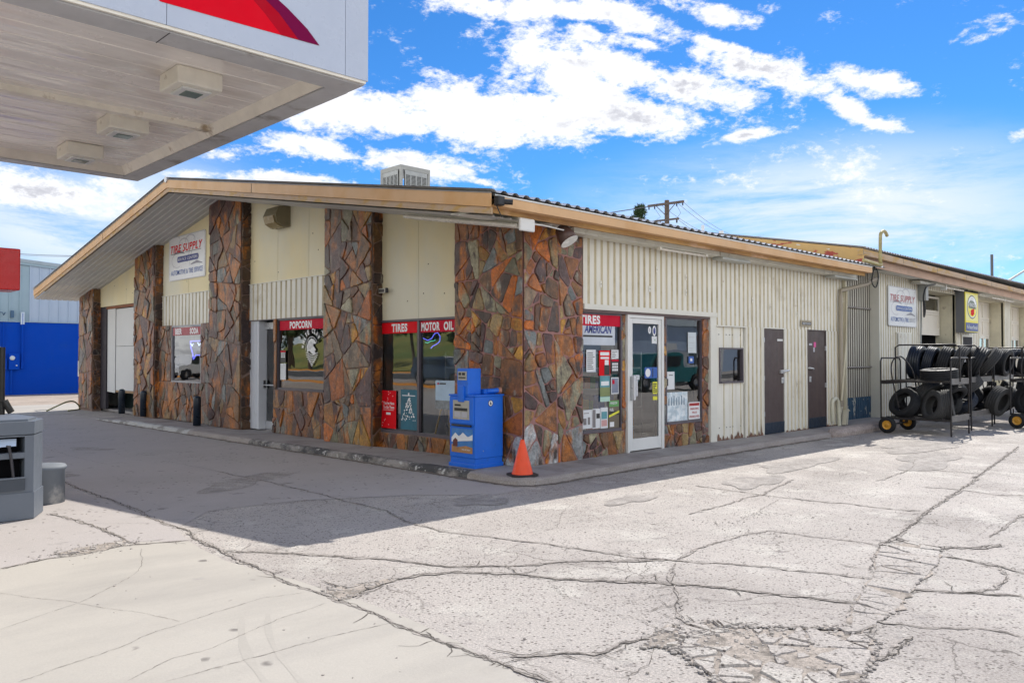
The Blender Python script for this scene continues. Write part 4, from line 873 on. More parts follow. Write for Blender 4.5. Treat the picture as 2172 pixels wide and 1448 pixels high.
def eavelight(x0,x1,tubes,lens,label,y=-.17,z=3.385):
    t=thing('eave_light',label,'light',(x0,y,z),'light boxes under the side eave')
    m=MB(); m.box(x0,x1,y-.11,y+.11,z,z+.075); m.build('housing',m_fix,t)
    for (a,b) in tubes:
        m=MB(); m.tube([(a,y-.05,z-.025),(b,y-.05,z-.025)],.02,8); m.box(a-.03,a+.03,y-.09,y-.02,z-.04,z); m.box(b-.03,b+.03,y-.09,y-.02,z-.04,z); m.build('lamp_tube',m_tube,t)
    for (a,b) in lens:
        m=MB(); m.bevbox(a,b,y-.14,y+.08,z-.05,z-.002,.01); m.build('diffuser',mat('grey_diffuser',(.42,.43,.40),.4,var=.1),t)
eavelight(.75,4.62,[(2.9,4.25)],[],'cream light box with one bare tube under the eave above the white door')
eavelight(4.66,9.15,[],[(4.68,5.65)],'cream light box with grey lens under the eave above the small service window')
eavelight(9.18,10.4,[],[(9.2,10.38)],'short grey-lensed light box at the far end of the side eave')
t=thing('eave_light','grey light box with a bare tube under the garage eave beside the yellow sign','light',(15.2,.1,3.62),'light boxes under the garage eave')
m=MB(); m.box(15.1,17.0,-.02,.2,3.60,3.67); m.build('housing',m_fix,t); m=MB(); m.tube([(17.1,.0,3.60),(18.7,.0,3.60)],.028,8); m.build('lamp_tube',m_tube,t); m=MB(); m.box(17.0,17.06,-.06,.1,3.52,3.68); m.build('end_cap',m_white,t)
t=thing('eave_light','bare-tube light under the garage eave right of the yellow sign','light',(20.3,.1,3.5),'light boxes under the garage eave')
m=MB(); m.box(20.3,27,.02,.24,3.56,3.62); m.build('housing',m_fix,t); m=MB(); m.tube([(21.5,.0,3.54),(23.9,.0,3.52)],.028,8); m.build('lamp_tube',m_tube,t)
# brown floodlight at the corner
FL=thing('floodlight','round brown floodlight hanging at the top of the corner stone pier','light',(.55,-.3,3.36))
x=MB(); 
bm_=bmesh.new(); 
prof=[(.0,.16),(.07,.16),(.10,.12),(.125,.02),(.135,-.10),(.125,-.10),(.0,-.085)]
x.lathe(prof,(0,0,0),20); R_=Matrix.Rotation(rad(-34),4,'X')@Matrix.Rotation(rad(-8),4,'Y')
x.v=[tuple((R_@Vector(p))+Vector((.46,-.38,3.29))) for p in x.v]; x.m=[1 if (i%6)>=4 else 0 for i in range(len(x.f))]
x.build('lamp_head',[mat('bronze_lamp',(.09,.05,.04),.4,metal=.3),mat('lamp_lens',(.75,.75,.72),.25)],FL)
x=MB(); x.tube([(.46,-.38,3.40),(.50,-.3,3.47)],.02,8); x.tube([(.5,-.32,3.33),(.9,-.2,3.28)],.012,6); x.build('arm',m_rust,FL)
# cube wall light on the cream panel
WLt=thing('wall_light','dirty box-shaped wall light high on the cream panel above the popcorn window','light',(.2,7.05,4.4))
x=MB(); x.prism([(.2,6.78,4.22),(.10,6.82,4.22),(-.06,6.84,4.30),(-.10,6.84,4.45),(-.02,6.84,4.62),(.2,6.78,4.64)],(0,.52,0)); x.build('housing',mat('olive_dirty_housing',(.20,.17,.10),.5,var=.2),WLt)
x=MB(); x.prism([(.14,6.90,4.215),(.05,6.90,4.215),(-.09,6.90,4.29),(-.13,6.90,4.43),(-.08,6.90,4.43)],(0,.40,0)); x.build('lens',mat('amber_lens',(.30,.24,.13),.25,var=.2),WLt)
# security camera
x=MB(); x.bevbox(-1.13,-1.02,-.70,-.60,3.48,3.60,.015); x.tube([(-1.07,-.63,3.54),(-.93,-.74,3.53)],.035,10); x.tube([(-1.1,-.62,3.5),(-1.06,-.64,3.40),(-1.0,-.62,3.35)],.008,6)
solo(x,'security_camera',mat('black_plastic',(.015,.015,.017),.4),'small black security camera at the front corner of the tan roof edge','camera',origin=(-1.07,-.62,3.54))
# thermometer-like number plate on panel edge
x=MB(); x.box(.12,.14,3.44,3.66,2.70,2.78); x.tube([(.13,3.40,2.70),(.13,3.40,2.78)],.025,8,1); x.box(.1,.2,3.63,3.66,2.83,2.86,1)
for i in range(5): x.box(.112,.12,3.47+.037*i,3.49+.037*i,2.715,2.765,1)
solo(x,'number_plate',[mat('plate_cream',(.55,.52,.45),.5),m_dark],'tiny row of house numbers beside the second stone pier from the corner','number plate',origin=(.12,3.5,2.7))
# downspouts and conduits at the end of the side wall
x=MB(); x.tube([(11.15,-.4,3.42),(10.9,-.3,3.28),(9.98,-.09,3.10),(9.96,-.09,2.95),(10.02,-.07,.5)],.045,8)
solo(x,'gutter_pipe',mat('grey_brown_pipe',(.36,.31,.24),.5,var=.15),'tan gutter pipe running from the garage eave corner down the wall','pipe',origin=(10.0,-.08,.5))
x=MB(); x.box(10.20,10.27,-.10,-.03,.42,3.35); x.obox((10.18,-.11,.45),(.11,0,0),(0,.09,0),(.10,-.0,-.06)); x.obox((10.20,-.12,.44),(.10,.0,0),(0,.09,0),(-.30,-.1,-.33))
solo(x,'downspout',mat('cream_downspout',(.62,.57,.43),.5,var=.1,col2=(.75,.75,.72),c2t=(.6,.7),c2scale=3),'square cream downspout with kicked-out foot at the store wall end','downspout',origin=(10.2,-.08,.1))
x=MB(); x.tube([(10.23,-.12,3.2),(10.16,-.13,2.0),(9.92,-.12,.65)],.022,8)
solo(x,'conduit',MATS['cream_downspout'],'thin slanting conduit crossing the downspout at the store wall end','conduit',origin=(10,-.1,.65))
x=MB(); x.tube(bend([(9.60,-.06,.2),(9.58,-.06,.56),(9.62,-.07,.66),(9.72,-.08,.69),(9.80,-.09,.63),(9.83,-.09,.52),(9.84,-.10,.09)]),.042,10); x.tube([(9.82,-.09,.40),(9.86,-.09,.40)],.052,10)
solo(x,'vent_pipe',mat('plastic_pipe',(.62,.60,.48),.35,var=.08),'bent cream plastic pipe rising from the sidewalk by the second restroom door','pipe',origin=(9.8,-.08,.09))
x=MB(); x.bevbox(15.75,15.95,.06,.27,3.17,3.60,.01); x.build; eb=solo(x,'electric_box',mat('grey_enclosure',(.33,.34,.33),.5,var=.1),'grey metal box on the garage wall left of the first overhead door','electric box',origin=(15.8,.2,3.2))
x=MB(); x.tube(bend([(16.0,-.1,3.62),(15.2,-.15,3.5),(14.95,-.15,3.25),(15.1,-.1,2.95),(15.7,.1,2.72),(15.85,.12,2.9),(15.85,.14,3.17)]),.022,8)
solo(x,'black_cable',mat('black_rubber',(.012,.012,.013),.5),'thick black cable looping between the garage eave and the grey box','cable',origin=(15.5,0,3))
x=MB(); x.tube([(15.82,.2,3.17),(15.80,.22,2.2),(15.72,.22,.2)],.02,8); solo(x,'conduit',MATS['grey_enclosure'],'grey conduit dropping from the metal box on the garage wall','conduit',origin=(15.8,.2,1))
x=MB(); x.tube(bend([(10.55,-.2,3.55),(10.95,-.45,3.66),(11.05,-.5,3.45),(10.9,-.5,3.2),(10.8,-.45,3.35),(10.9,-.5,3.75)]),.014,8)
solo(x,'black_cable',MATS['black_rubber'],'thin black cable looped in the gap between store roof and garage roof','cable',origin=(10.9,-.4,3.4))
x=MB(); x.tube(bend([(9.95,-.62,3.73),(10.85,-.62,3.70),(10.86,-.62,3.8),(10.88,-.62,4.33),(10.94,-.62,4.44),(11.06,-.62,4.49),(11.18,-.62,4.47),(11.27,-.62,4.40)]),.038,10)
solo(x,'gooseneck_pipe',mat('yellow_green_pipe',(.36,.30,.12),.5,var=.2,col2=(.5,.42,.25),c2t=(.5,.7),c2scale=9),'crooked yellow-green pipe rising above the garage gutter','pipe',origin=(10.9,-.62,3.7))
for (x0,y0,z0,z1,r0,lab) in ((11.3,4.0,4.7,5.02,.055,'short white roof vent on the store roof near the peeling yellow fascia'),):
    x=MB(); x.tube([(x0+.45,y0,z0),(x0+.45,y0,5.08)],.065,12,0); solo(x,'roof_vent',m_white,'short white roof vent poking above the peeling yellow fascia','roof vent',origin=(x0+.45,y0,z0))
    x=MB(); x.tube([(x0-.15,y0+.2,4.55),(x0-.15,y0+.2,5.20)],.045,12,0); solo(x,'roof_pipe',m_alu,'thin grey metal pipe standing on the store roof','roof pipe',origin=(x0-.15,y0,z0))
x=MB(); x.tube([(29.0,2.0,4.2),(29.0,2.0,5.78)],.055,10); solo(x,'roof_pipe',mat('dark_steel',(.10,.10,.10),.5),'tall dark pipe upright on the garage roof','roof pipe',origin=(29,2,4.2))
x=MB(); x.tube([(30.2,2.0,4.60),(33.8,2.0,5.48)],.05,8); solo(x,'roof_strut',MATS['grey_enclosure'],'long grey bar slanting up over the garage roof at the right edge','bar',origin=(30.2,2,4.6))
# rooftop cooler
CL=thing('rooftop_cooler','boxy grey evaporative cooler with louvred pads behind the front roof edge','cooler',(4,8.24,5.1))
x=MB(); x.box(4.0,4.92,8.24,9.10,5.05,5.2); x.box(4.0,4.92,8.24,9.10,6.25,6.34); 
for (a,b) in ((4.0,8.24),(4.86,8.24),(4.0,9.04),(4.86,9.04)): x.box(a,a+.06,b,b+.06,5.2,6.25)
x.prism([(4.0,8.24,6.34),(4.92,8.24,6.34),(4.92,9.1,6.34),(4.0,9.1,6.34)],(0,0,.02)); x.build('cabinet',mat('cooler_grey',(.36,.35,.31),.5,var=.08),CL)
def louv(o,u,w,n):
    x=MB(); o,u,n=Vector(o),Vector(u),Vector(n)
    x.obox(o+n*-.03,u*w,(0,0,1.03),n*.01,1)
    x.obox(o,u*w,(0,0,.03),n*.01); x.obox(o+Vector((0,0,.93)),u*w,(0,0,.10),n*.012)
    for i in range(5): x.obox(o+u*(w-.025)*i/4,u*.025,(0,0,1.0),n*.014)
    z=.05
    while z<.92:
        x.obox(o+Vector((0,0,z)),u*w,(0,0,.012),n*.012); z+=.032
    return x
louv((4.0,8.34,5.21),(0,1,0),.66,(-1,0,0)).build('louvre_pad',[mat('louvre_grey',(.40,.40,.37),.5,var=.15),mat('pad_dark',(.10,.095,.085),.9,var=.3,vscale=20)],CL)
louv((4.12,8.24,5.21),(1,0,0),.70,(0,-1,0)).build('louvre_pad',[MATS['louvre_grey'],MATS['pad_dark']],CL)

# ------------------------------------------------------------------ signs
m_red=mat('sign_red',(.72,.004,.012),.6,var=.03,spec=.15); m_redd=mat('banner_crimson',(.55,.004,.03),.6,var=.04,spec=.15)
m_sw=mat('sign_white',(.80,.80,.80),.35,var=.02); m_navy=mat('sign_navy',(.02,.035,.22),.4,var=.03); m_blk=mat('sign_black',(.02,.02,.02),.4,var=.05)
m_sgrey=mat('sign_grey',(.45,.44,.47),.4,var=.05); m_blue=mat('sign_blue',(.02,.10,.40),.4,var=.03); m_frd=mat('sign_faded_red',(.50,.16,.18),.5,var=.1)
def arcpts(cx,cy,r,a0,a1,n=14,ry_=None): return [(cx+r*math.cos(a0+(a1-a0)*i/n),cy+(ry_ or r)*math.sin(a0+(a1-a0)*i/n)) for i in range(n+1)]
def flat(mb,P,o,u,v,d,mi):
    o,u,v=Vector(o),Vector(u),Vector(v); n=u.cross(v); mb.add([o+u*p[0]+v*p[1]+n*d for p in P],[tuple(range(len(P)))],mi)
def strip(mb,P,w,o,u,v,d,mi):
    o,u,v=Vector(o),Vector(u),Vector(v); n=u.cross(v); k=len(P); ws=w if isinstance(w,list) else [w]*k
    vs=[]
    for i in range(k):
        a=Vector(P[max(0,i-1)]); b=Vector(P[min(k-1,i+1)]); d_=(b-a).normalized() if (b-a).length>0 else Vector((1,0)); m_=Vector((-d_.y,d_.x))*ws[i]/2
        for s in (1,-1):
            q=Vector(P[i])+m_*s; vs.append(o+u*q.x+v*q.y+n*d)
    mb.add(vs,[(2*i,2*i+1,2*i+3,2*i+2) for i in range(k-1)],mi)
def tire_sign(o,u,v,W_,H_,label,faded):
    o,u,v=Vector(o),Vector(u),Vector(v); n=u.cross(v)
    t=thing('shop_sign',label,'sign',tuple(o))
    b=MB(); pts=[]
    r=.06
    for (cx,cy,a) in ((W_-r,H_-r,0),(r,H_-r,90),(r,r,180),(W_-r,r,270)): pts+=arcpts(cx,cy,r,rad(a),rad(a+90),5)
    b.prism([o+u*p[0]+v*p[1] for p in pts],n*.02,0); b.build('board',[m_sw],t)
    b=MB(); rr_=[(p[0]*.965+W_*.0175,p[1]*.975+H_*.0125) for p in pts]; strip(b,rr_+[rr_[0]],.012,o,u,v,.0225,0); b.build('border',[m_sgrey],t)
    g_=MB()
    for (cx,cy,r1) in ((.42,.80,.13),(.60,.85,.13)): strip(g_,[(x_*W_,y_*H_) for x_,y_ in arcpts(cx,cy,r1,rad(-20),rad(200),16,r1*.9)],.03,o,u,v,.0225,0)
    strip(g_,[(.60*W_,.66*H_),(.56*W_,.52*H_),(.48*W_,.40*H_)],.035,o,u,v,.0225,0); strip(g_,[(.67*W_,.66*H_),(.62*W_,.52*H_),(.52*W_,.38*H_)],.035,o,u,v,.0225,0)
    strip(g_,[(.14*W_,.60*H_),(.30*W_,.645*H_),(.45*W_,.585*H_)],[.02,.09,.02],o,u,v,.0225,1); strip(g_,[(.62*W_,.31*H_),(.78*W_,.345*H_),(.93*W_,.30*H_)],[.02,.07,.02],o,u,v,.0225,1)
    strip(g_,[(x_*W_,y_*H_) for x_,y_ in arcpts(.25,.45,.16,rad(100),rad(300),14)],.02,o,u,v,.0225,0)
    g_.build('emblem',[mat('emblem_pale',(.58,.57,.60),.4),mat('emblem_grey',(.28,.27,.31),.4)],t)
    l=MB(); a=o+u*(.055*W_)+v*(.625*H_)
    d1=u*.010-v*.010
    text(l,'TIRE SUPPLY',a,u,v,.175*H_,.88*W_,0,.027,.014,.25,False,1.08); strip(l,[(.055*W_,.605*H_),(.43*W_,.605*H_)],.012,o,u,v,.024,1); strip(l,[(.47*W_,.605*H_),(.90*W_,.605*H_)],.012,o,u,v,.024,1)
    l.build('lettering',[m_frd if faded else m_red,m_sgrey if faded else m_blk],t)
    l=MB(); pts=arcpts(.80*W_,.46*H_,.065*H_,rad(-90),rad(90),8)+arcpts(.28*W_,.46*H_,.065*H_,rad(90),rad(270),8); flat(l,pts,o,u,v,.028,0)
    text(l,'SERVICE CENTERS',o+u*(.26*W_)+v*(.428*H_),u,v,.062*H_,.55*W_,1,.031,.0); l.build('service_band',[m_navy if not faded else m_blue,m_sw],t)
    l=MB(); text(l,'AUTOMOTIVE & TIRE',o+u*(.07*W_)+v*(.12*H_),u,v,.11*H_,.62*W_,0,.025,.008,0,False,1.08); l.build('lower_lettering',m_blue,t)
    l=MB(); text(l,'SERVICE',o+u*(.72*W_)+v*(.12*H_),u,v,.11*H_,.22*W_,0,.025,.008,0,False,1.08); l.build('lower_lettering',m_sgrey if faded else m_blue,t)
tire_sign((.195,12.85,3.515),(0,-1,0),(0,0,1),2.14,1.10,'white tire shop sign with vivid red lettering on the front gable cream panel',False)
tire_sign((13.57,GY-.045,2.42),(1,0,0),(0,0,1),1.97,1.04,'white tire shop sign with faded red lettering on the garage wall','faded')
# yellow oil sign box
t=thing('oil_sign','yellow box sign with an oval emblem between the first two garage doors','sign',(18.83,.0,2.38))
x=MB(); x.box(18.83,20.07,.02,.26,2.36,3.60); x.build('cabinet',mat('sign_cabinet_grey',(.16,.165,.18),.5,var=.06),t)
x=MB(); x.box(18.85,20.05,-.003,.018,2.38,3.58,0); x.box(18.90,20.0,-.006,-.003,2.72,3.53,1); x.box(18.87,20.03,-.008,-.003,2.40,2.66,2); x.build('face',[mat('sign_yellow',(.88,.74,.01),.4,var=.03),mat('sign_pale_yellow',(.86,.80,.26),.4,var=.04),m_navy],t)
O=(18.85,-.0,2.38); u_=(1,0,0); v_=(0,0,1)
x=MB(); c0=(.62,.76); flat(x,arcpts(c0[0],c0[1],.47,0,6.283,40,.36),O,u_,v_,.009,2); flat(x,arcpts(c0[0],c0[1],.44,0,6.283,40,.33),O,u_,v_,.011,1)
flat(x,[(.62+.40*math.cos(a_),.70+.24*math.sin(a_)) for a_ in [math.pi+math.pi*i/20 for i in range(21)]]+[(1.02,.78),(.22,.78)],O,u_,v_,.013,0)
flat(x,[(.30,.72),(.26,.86),(.45,.96),(.72,.95),(.93,.84),(.96,.70)],O,u_,v_,.015,3)
flat(x,[(.48,.52),(.47,.66),(.78,.72),(.79,.56),(.64,.49)],O,u_,v_,.017,4)
text(x,'PENNZOIL',Vector(O)+Vector((.33,0,.77)),u_,v_,.11,.57,1,.019,.01)
strip(x,[(.50,.95),(.58,1.04),(.62,.97),(.70,1.05)],.015,O,u_,v_,.013,5)
text(x,'We Feature Pennzoil',Vector(O)+Vector((.10,0,.09)),u_,v_,.11,1.0,1,.012,.01)
x.build('emblem',[MATS['sign_yellow'],m_sw,m_blk,mat('sign_olive',(.10,.12,.06),.4),m_red,m_sgrey],t)
x=MB(); 
for z in (3.60,): x.box(18.75,19.1,.0,.3,z,z+.07); x.box(19.6,20.1,.0,.3,z,z+.05)
x.build('bracket',m_dark,t)
# window banners
def banner(name,o,u,v,W_,H_,txt,label,m=m_red,bold=.045):
    t=thing(name,label,'banner',tuple(o),'red window banners'); o,u,v=Vector(o),Vector(u),Vector(v); n=u.cross(v)
    b=MB(); b.obox(o,u*W_,v*H_,n*.003); b.build('banner_sheet',m,t)
    b=MB()
    for (s,a,w) in txt: text(b,s,o+u*(a*W_)+v*(H_*.12),u,v,H_*.76,w*W_,0,.0045,bold,0,False,1.1)
    b.build('lettering',m_sw,t)
FU,FV=(0,-1,0),(0,0,1)
banner('window_banner',(.198,3.655,2.005),FU,FV,1.04,.185,[('TIRES',.30,.42)],'bright red TIRES banner at the top of the left front pane by the corner pier',m_red)
banner('window_banner',(.198,2.555,2.005),FU,FV,1.08,.185,[('MOTOR',.02,.44),('OIL',.55,.22)],'crimson MOTOR OIL banner at the top of the pane next to the corner pier',m_redd)
banner('window_banner',(.198,7.18,2.15),FU,FV,1.70,.19,[('POPCORN',.235,.49)],'crimson POPCORN banner above the wave decal window',m_redd)
banner('window_banner',(.115,12.40,2.14),FU,FV,1.62,.19,[('BEER',.09,.24),('SODA',.62,.30)],'dark red BEER SODA banner on the small far window',mat('banner_dark_red',(.34,.012,.03),.4,var=.04))
banner('window_banner',(1.02,.045,2.085),(1,0,0),(0,0,1),1.20,.18,[('TIRES',.18,.40)],'crimson TIRES banner on the side window left of the white door',m_redd)
# small REST ROOM sign
t=thing('restroom_sign','tiny framed REST ROOM sign on the ribbed wall between the brown doors','sign',(8.15,-.03,2.26))
x=MB(); x.bevbox(8.15,8.67,-.045,-.03,2.25,2.38,.004); x.box(8.20,8.62,-.048,-.045,2.285,2.345,1); text(x,'REST ROOM',(8.23,-.045,2.297),(1,0,0),(0,0,1),.035,.36,2,.005,.01); x.build('sign_plate',[mat('tan_frame',(.36,.30,.20),.5),m_blk,m_sw],t)

# ------------------------------------------------------------------ decals and posters
def poster(o,u,W_,H_,cols,label,draw=None,name='poster',cat='poster'):
    o,u=Vector(o),Vector(u).normalized(); v=Vector((0,0,1)); n=u.cross(v)
    b=MB(); b.obox(o,u*W_,v*H_,n*.0015,0)
    if draw: draw(b,o,u,v,W_,H_)
    return solo(b,name,cols,label,cat,origin=tuple(o))
rp=random.Random(11)
def lines(mi,x0=.1,x1=.9,y0=.1,y1=.9,n=8,h=.03):
    def f(b,o,u,v,W_,H_):
        for i in range(n):
            y=y1-(y1-y0)*(i+.5)/n; w=(x1-x0)*rp.uniform(.5,1)
            flat(b,[(W_*x0,H_*(y-h/2)),(W_*(x0+w),H_*(y-h/2)),(W_*(x0+w),H_*(y+h/2)),(W_*x0,H_*(y+h/2))],o,u,v,.003,mi)
    return f
m_paper=mat('paper',(.72,.73,.74),.7,var=.03); m_grn=mat('poster_green',(.12,.35,.10),.5,var=.1); m_lime=mat('poster_yellow',(.75,.72,.05),.5); m_teal=mat('poster_teal',(.10,.30,.34),.5,var=.4,vscale=4)
def rects(L):
    def f(b,o,u,v,W_,H_):
        for (a,c,d,e,mi) in L: flat(b,[(W_*a,H_*c),(W_*d,H_*c),(W_*d,H_*e),(W_*a,H_*e)],o,u,v,.003+.0004*mi,mi)
    return f
def combo(*fs):
    def f(*a):
        for g_ in fs: g_(*a)
    return f
# side window left of the door
SX=(1,0,0); PY=.052
def am(b,o,u,v,W_,H_):
    text(b,'AMERICAN',o+u*.06+v*(H_*.50),u,v,.13,.66,1,.004,.03,.25); rects([(.04,.34,.92,.42,2)])(b,o,u,v,W_,H_)
poster((1.29,PY,1.79),SX,.80,.36,[mat('poster_silver',(.52,.56,.62),.4),m_navy,m_blk],'wide silver poster with slanted blue lettering under the TIRES banner on the side window',am)
poster((1.40,PY,1.38),SX,.22,.34,[m_paper,m_blk],'narrow white notice with small print left of the red flyer',lines(1,n=9))
poster((1.70,PY,1.32),SX,.27,.39,[m_red,m_sw,m_blk],'red flyer with a black bottle shape on the side window',rects([(.1,.80,.9,.93,1),(.12,.66,.88,.74,1),(.45,.02,.95,.42,2),(.50,.42,.85,.62,1)]))
poster((2.0,PY,1.58),SX,.18,.14,[m_paper,m_blk],'small pale card at the upper right of the side window',lines(1,n=4,h=.06))
poster((2.0,PY,1.34),SX,.18,.23,[m_blk,m_redd,m_sw],'small black card-payment sticker with red top on the side window',rects([(0,.86,1,1,1)]+[(.1+.28*i,.22+.2*j,.32+.28*i,.36+.2*j,2) for i in range(3) for j in range(3)]))
poster((1.72,PY,.92),SX,.24,.40,[m_teal,mat('poster_olive',(.22,.26,.10),.5,var=.3),m_sw,mat('poster_mint',(.45,.66,.55),.5)],'tall green and blue lottery style poster on the side window',rects([(0,.2,1,.55,1),(.1,.62,.9,.78,2),(0,0,1,.18,3)]))
poster((1.99,PY,1.03),SX,.19,.26,[m_paper,mat('poster_dusk',(.22,.24,.32),.5,var=.3),m_redd],'framed dusk-blue poster below the black sticker on the side window',rects([(.08,.06,.92,.94,1),(.15,.6,.45,.85,2)]))
def wf(b,o,u,v,W_,H_):
    rects([(.04,.76,.96,.97,1),(.04,.46,.96,.60,2),(.1,.05,.5,.22,4)])(b,o,u,v,W_,H_); flat(b,[(0,.46*H_),(W_,.62*H_),(W_,.54*H_),(0,.38*H_)],o,u,v,.0065,3)
    text(b,'WINDOW',o+u*.03+v*(H_*.84),u,v,.04,.18,4,.007,.02); text(b,'FUEL',o+u*.02+v*(H_*.60),u,v,.045,.10,4,.007,.02)
poster((1.93,PY,.50),SX,.26,.44,[mat('poster_brown',(.16,.13,.09),.5,var=.2),m_grn,m_blk,m_lime,m_sw],'green and brown poster with a yellow slash at the lower right of the side window',wf)
poster((1.29,PY,.53),SX,.24,.28,[m_paper,mat('poster_print',(.22,.2,.2),.6)],'white leaflet with two small pictures at the lower left of the side window',rects([(.15,.2,.45,.55,1),(.58,.2,.8,.6,1),(.2,.8,.7,.84,1)]))
poster((1.54,PY,.52),SX,.18,.30,[m_paper,MATS['poster_print'],m_blk],'white leaflet with a dark bar, second from the left at the window foot',rects([(.05,.05,.4,.95,1),(.5,.5,.95,.75,2)]))
poster((1.73,PY,.51),SX,.18,.32,[m_paper,mat('poster_pink',(.62,.34,.32),.5),m_teal],'white leaflet with blue and pink picture at the window foot',rects([(.12,.1,.88,.4,1),(.12,.45,.88,.8,2)]))
# white door stickers
def circ(mi,cx,cy,r,ry_=None):
    def f(b,o,u,v,W_,H_): flat(b,arcpts(cx*W_,cy*H_,r,0,6.283,20,ry_),o,u,v,.003+.0005*mi,mi)
    return f
def roundp(o,rw_,rh_,cols,label,draw):
    o=Vector(o); b=MB(); u=Vector((1,0,0)); v=Vector((0,0,1)); flat(b,arcpts(0,0,rw_,0,6.283,24,rh_),o,u,v,.001,0); draw(b,o,u,v,1,1); return solo(b,'sticker',cols,label,'sticker',origin=tuple(o))
DY=.028
roundp((3.10,DY,2.04),.05,.085,[m_sw,m_navy],'oval white and blue sticker at the top right of the white door glass',lambda b,o,u,v,w,h: flat(b,arcpts(0,0,.03,0,6.283,16,.055),o,u,v,.003,1))
roundp((2.97,DY,2.05),.04,.06,[m_sw,m_sgrey],'small round white sticker beside the blue oval on the white door',lambda b,o,u,v,w,h: flat(b,arcpts(0,0,.02,0,6.283,12,.03),o,u,v,.003,1))
poster((3.03,DY,1.83),SX,.14,.12,[m_paper,m_grn],'small square white sticker under the blue oval on the white door',circ(1,.6,.5,.012),'sticker','sticker')
poster((2.83,DY,1.26),SX,.35,.18,[m_blue,m_sw,m_blk],'blue push sticker with a white circle in the middle of the white door',combo(circ(1,.25,.5,.07),rects([(.6,.1,.66,.9,2)])),'sticker','sticker')
poster((3.05,DY,1.0),SX,.13,.20,[m_lime,m_blk],'yellow notice sticker on the right side of the white door',lines(1,n=5,h=.09),'sticker','sticker')
poster((3.05,DY,.90),SX,.13,.06,[m_lime,m_blk],'small yellow strip under the yellow notice on the white door',None,'sticker','sticker')
# right side window
poster((3.47,PY,1.06),SX,.24,.30,[m_paper,m_blk],'white notice with a black figure on the left of the right-hand side window',combo(rects([(.06,.2,.22,.6,1),(.3,.78,.8,.82,1)])))
poster((3.47,PY,.51),SX,.63,.50,[mat('poster_ice',(.50,.60,.66),.5,var=.25,vscale=5,col2=(.75,.8,.82),c2t=(.45,.55),c2scale=9),mat('poster_steel',(.20,.28,.36),.5,var=.4,vscale=14),m_sgrey],'pale blue icy product poster at the foot of the right side window',lambda b,o,u,v,W_,H_: [flat(b,[(W_*(.08+.12*i),H_*.55),(W_*(.14+.12*i),H_*.55),(W_*(.13+.12*i),H_*(.8+.04*(i%3))),(W_*(.09+.12*i),H_*(.8+.04*(i%3)))],o,u,v,.003,1) for i in range(7)])
def warn(b,o,u,v,W_,H_):
    rects([(.06,.78,.94,.94,1),(.09,.80,.91,.92,0)])(b,o,u,v,W_,H_)
    text(b,'WARNING',o+u*(W_*.14)+v*(H_*.82),u,v,.028,W_*.72,1,.006,.02); text(b,'DRIVE OFFS',o+u*(W_*.14)+v*(H_*.55),u,v,.034,W_*.72,1,.006,.02)
    text(b,'WILL BE',o+u*(W_*.3)+v*(H_*.34),u,v,.034,W_*.4,1,.006,.02); text(b,'PROSECUTED',o+u*(W_*.08)+v*(H_*.1),u,v,.036,W_*.84,1,.006,.02)
poster((4.13,PY,.52),SX,.36,.30,[m_sw,mat('warning_red',(.45,.04,.04),.5)],'white WARNING DRIVE OFFS sign with red words in the right side window corner',warn,'warning_sign','sign')
poster((4.12,PY,1.68),SX,.26,.36,[mat('sheet_pale',(.55,.60,.62),.5),m_sgrey],'pale taped sheet high on the right side window',lines(1,n=3,h=.02))
poster((4.14,PY,1.50),SX,.16,.12,[m_blue,m_sw],'small bright blue sticker below the pale sheet on the right side window',rects([(.3,.3,.7,.7,1)]),'sticker','sticker')
# front windows
FX=.193
poster((FX,3.64,.40),(0,-1,0),.43,.64,[m_red,m_sw],'red leaning poster reading "You\'re Here To Go There" behind the TIRES pane',
   lambda b,o,u,v,W_,H_: [text(b,"You're Here",o+u*.07+v*.40,u,v,.055,.31,1,.004,.02),text(b,'To Go There',o+u*.07+v*.33,u,v,.055,.31,1,.004,.02),rects([(.15,.48,.85,.49,1),(.35,.36,.65,.42,1)]+[(rp.uniform(.05,.9),y_,0,0,1) for y_ in []])(b,o,u,v,W_,H_)]+[flat(b,arcpts(W_*rp.uniform(.08,.92),H_*yy,.008,0,6.283,8),o,u,v,.004,1) for yy in (.06,.1,.14,.2,.24,.7,.76,.8,.86,.9,.94,.97)])
def xmas(b,o,u,v,W_,H_):
    for i in range(95):
        yy=rp.uniform(.22,.78); hw=.46*(1-(yy-.2)/.68); xx=.5+rp.uniform(-hw,hw); flat(b,arcpts(W_*xx,H_*yy,rp.uniform(.007,.017),0,6.283,7),o,u,v,.003+.0004*(i%4),1)
    rects([(.1,.84,.9,.86,1),(.46,.86,.54,.92,1)])(b,o,u,v,W_,H_)
poster((FX,3.08,.41),(0,-1,0),.44,.66,[mat('poster_deep_teal',(.02,.13,.19),.5,var=.3),m_sw],'teal poster with a white tree of dots behind the TIRES pane',xmas)
poster((FX,2.16,.79),(0,-1,0),.62,.45,[mat('poster_sky',(.42,.55,.68),.5,var=.2,vscale=3),mat('poster_street',(.22,.24,.25),.5,var=.4,vscale=12),m_blk,m_redd],'pale blue landscape photo poster behind the MOTOR OIL pane',combo(rects([(0,0,1,.30,1),(.16,.86,.42,.91,2),(.08,.85,.14,.92,3)])))
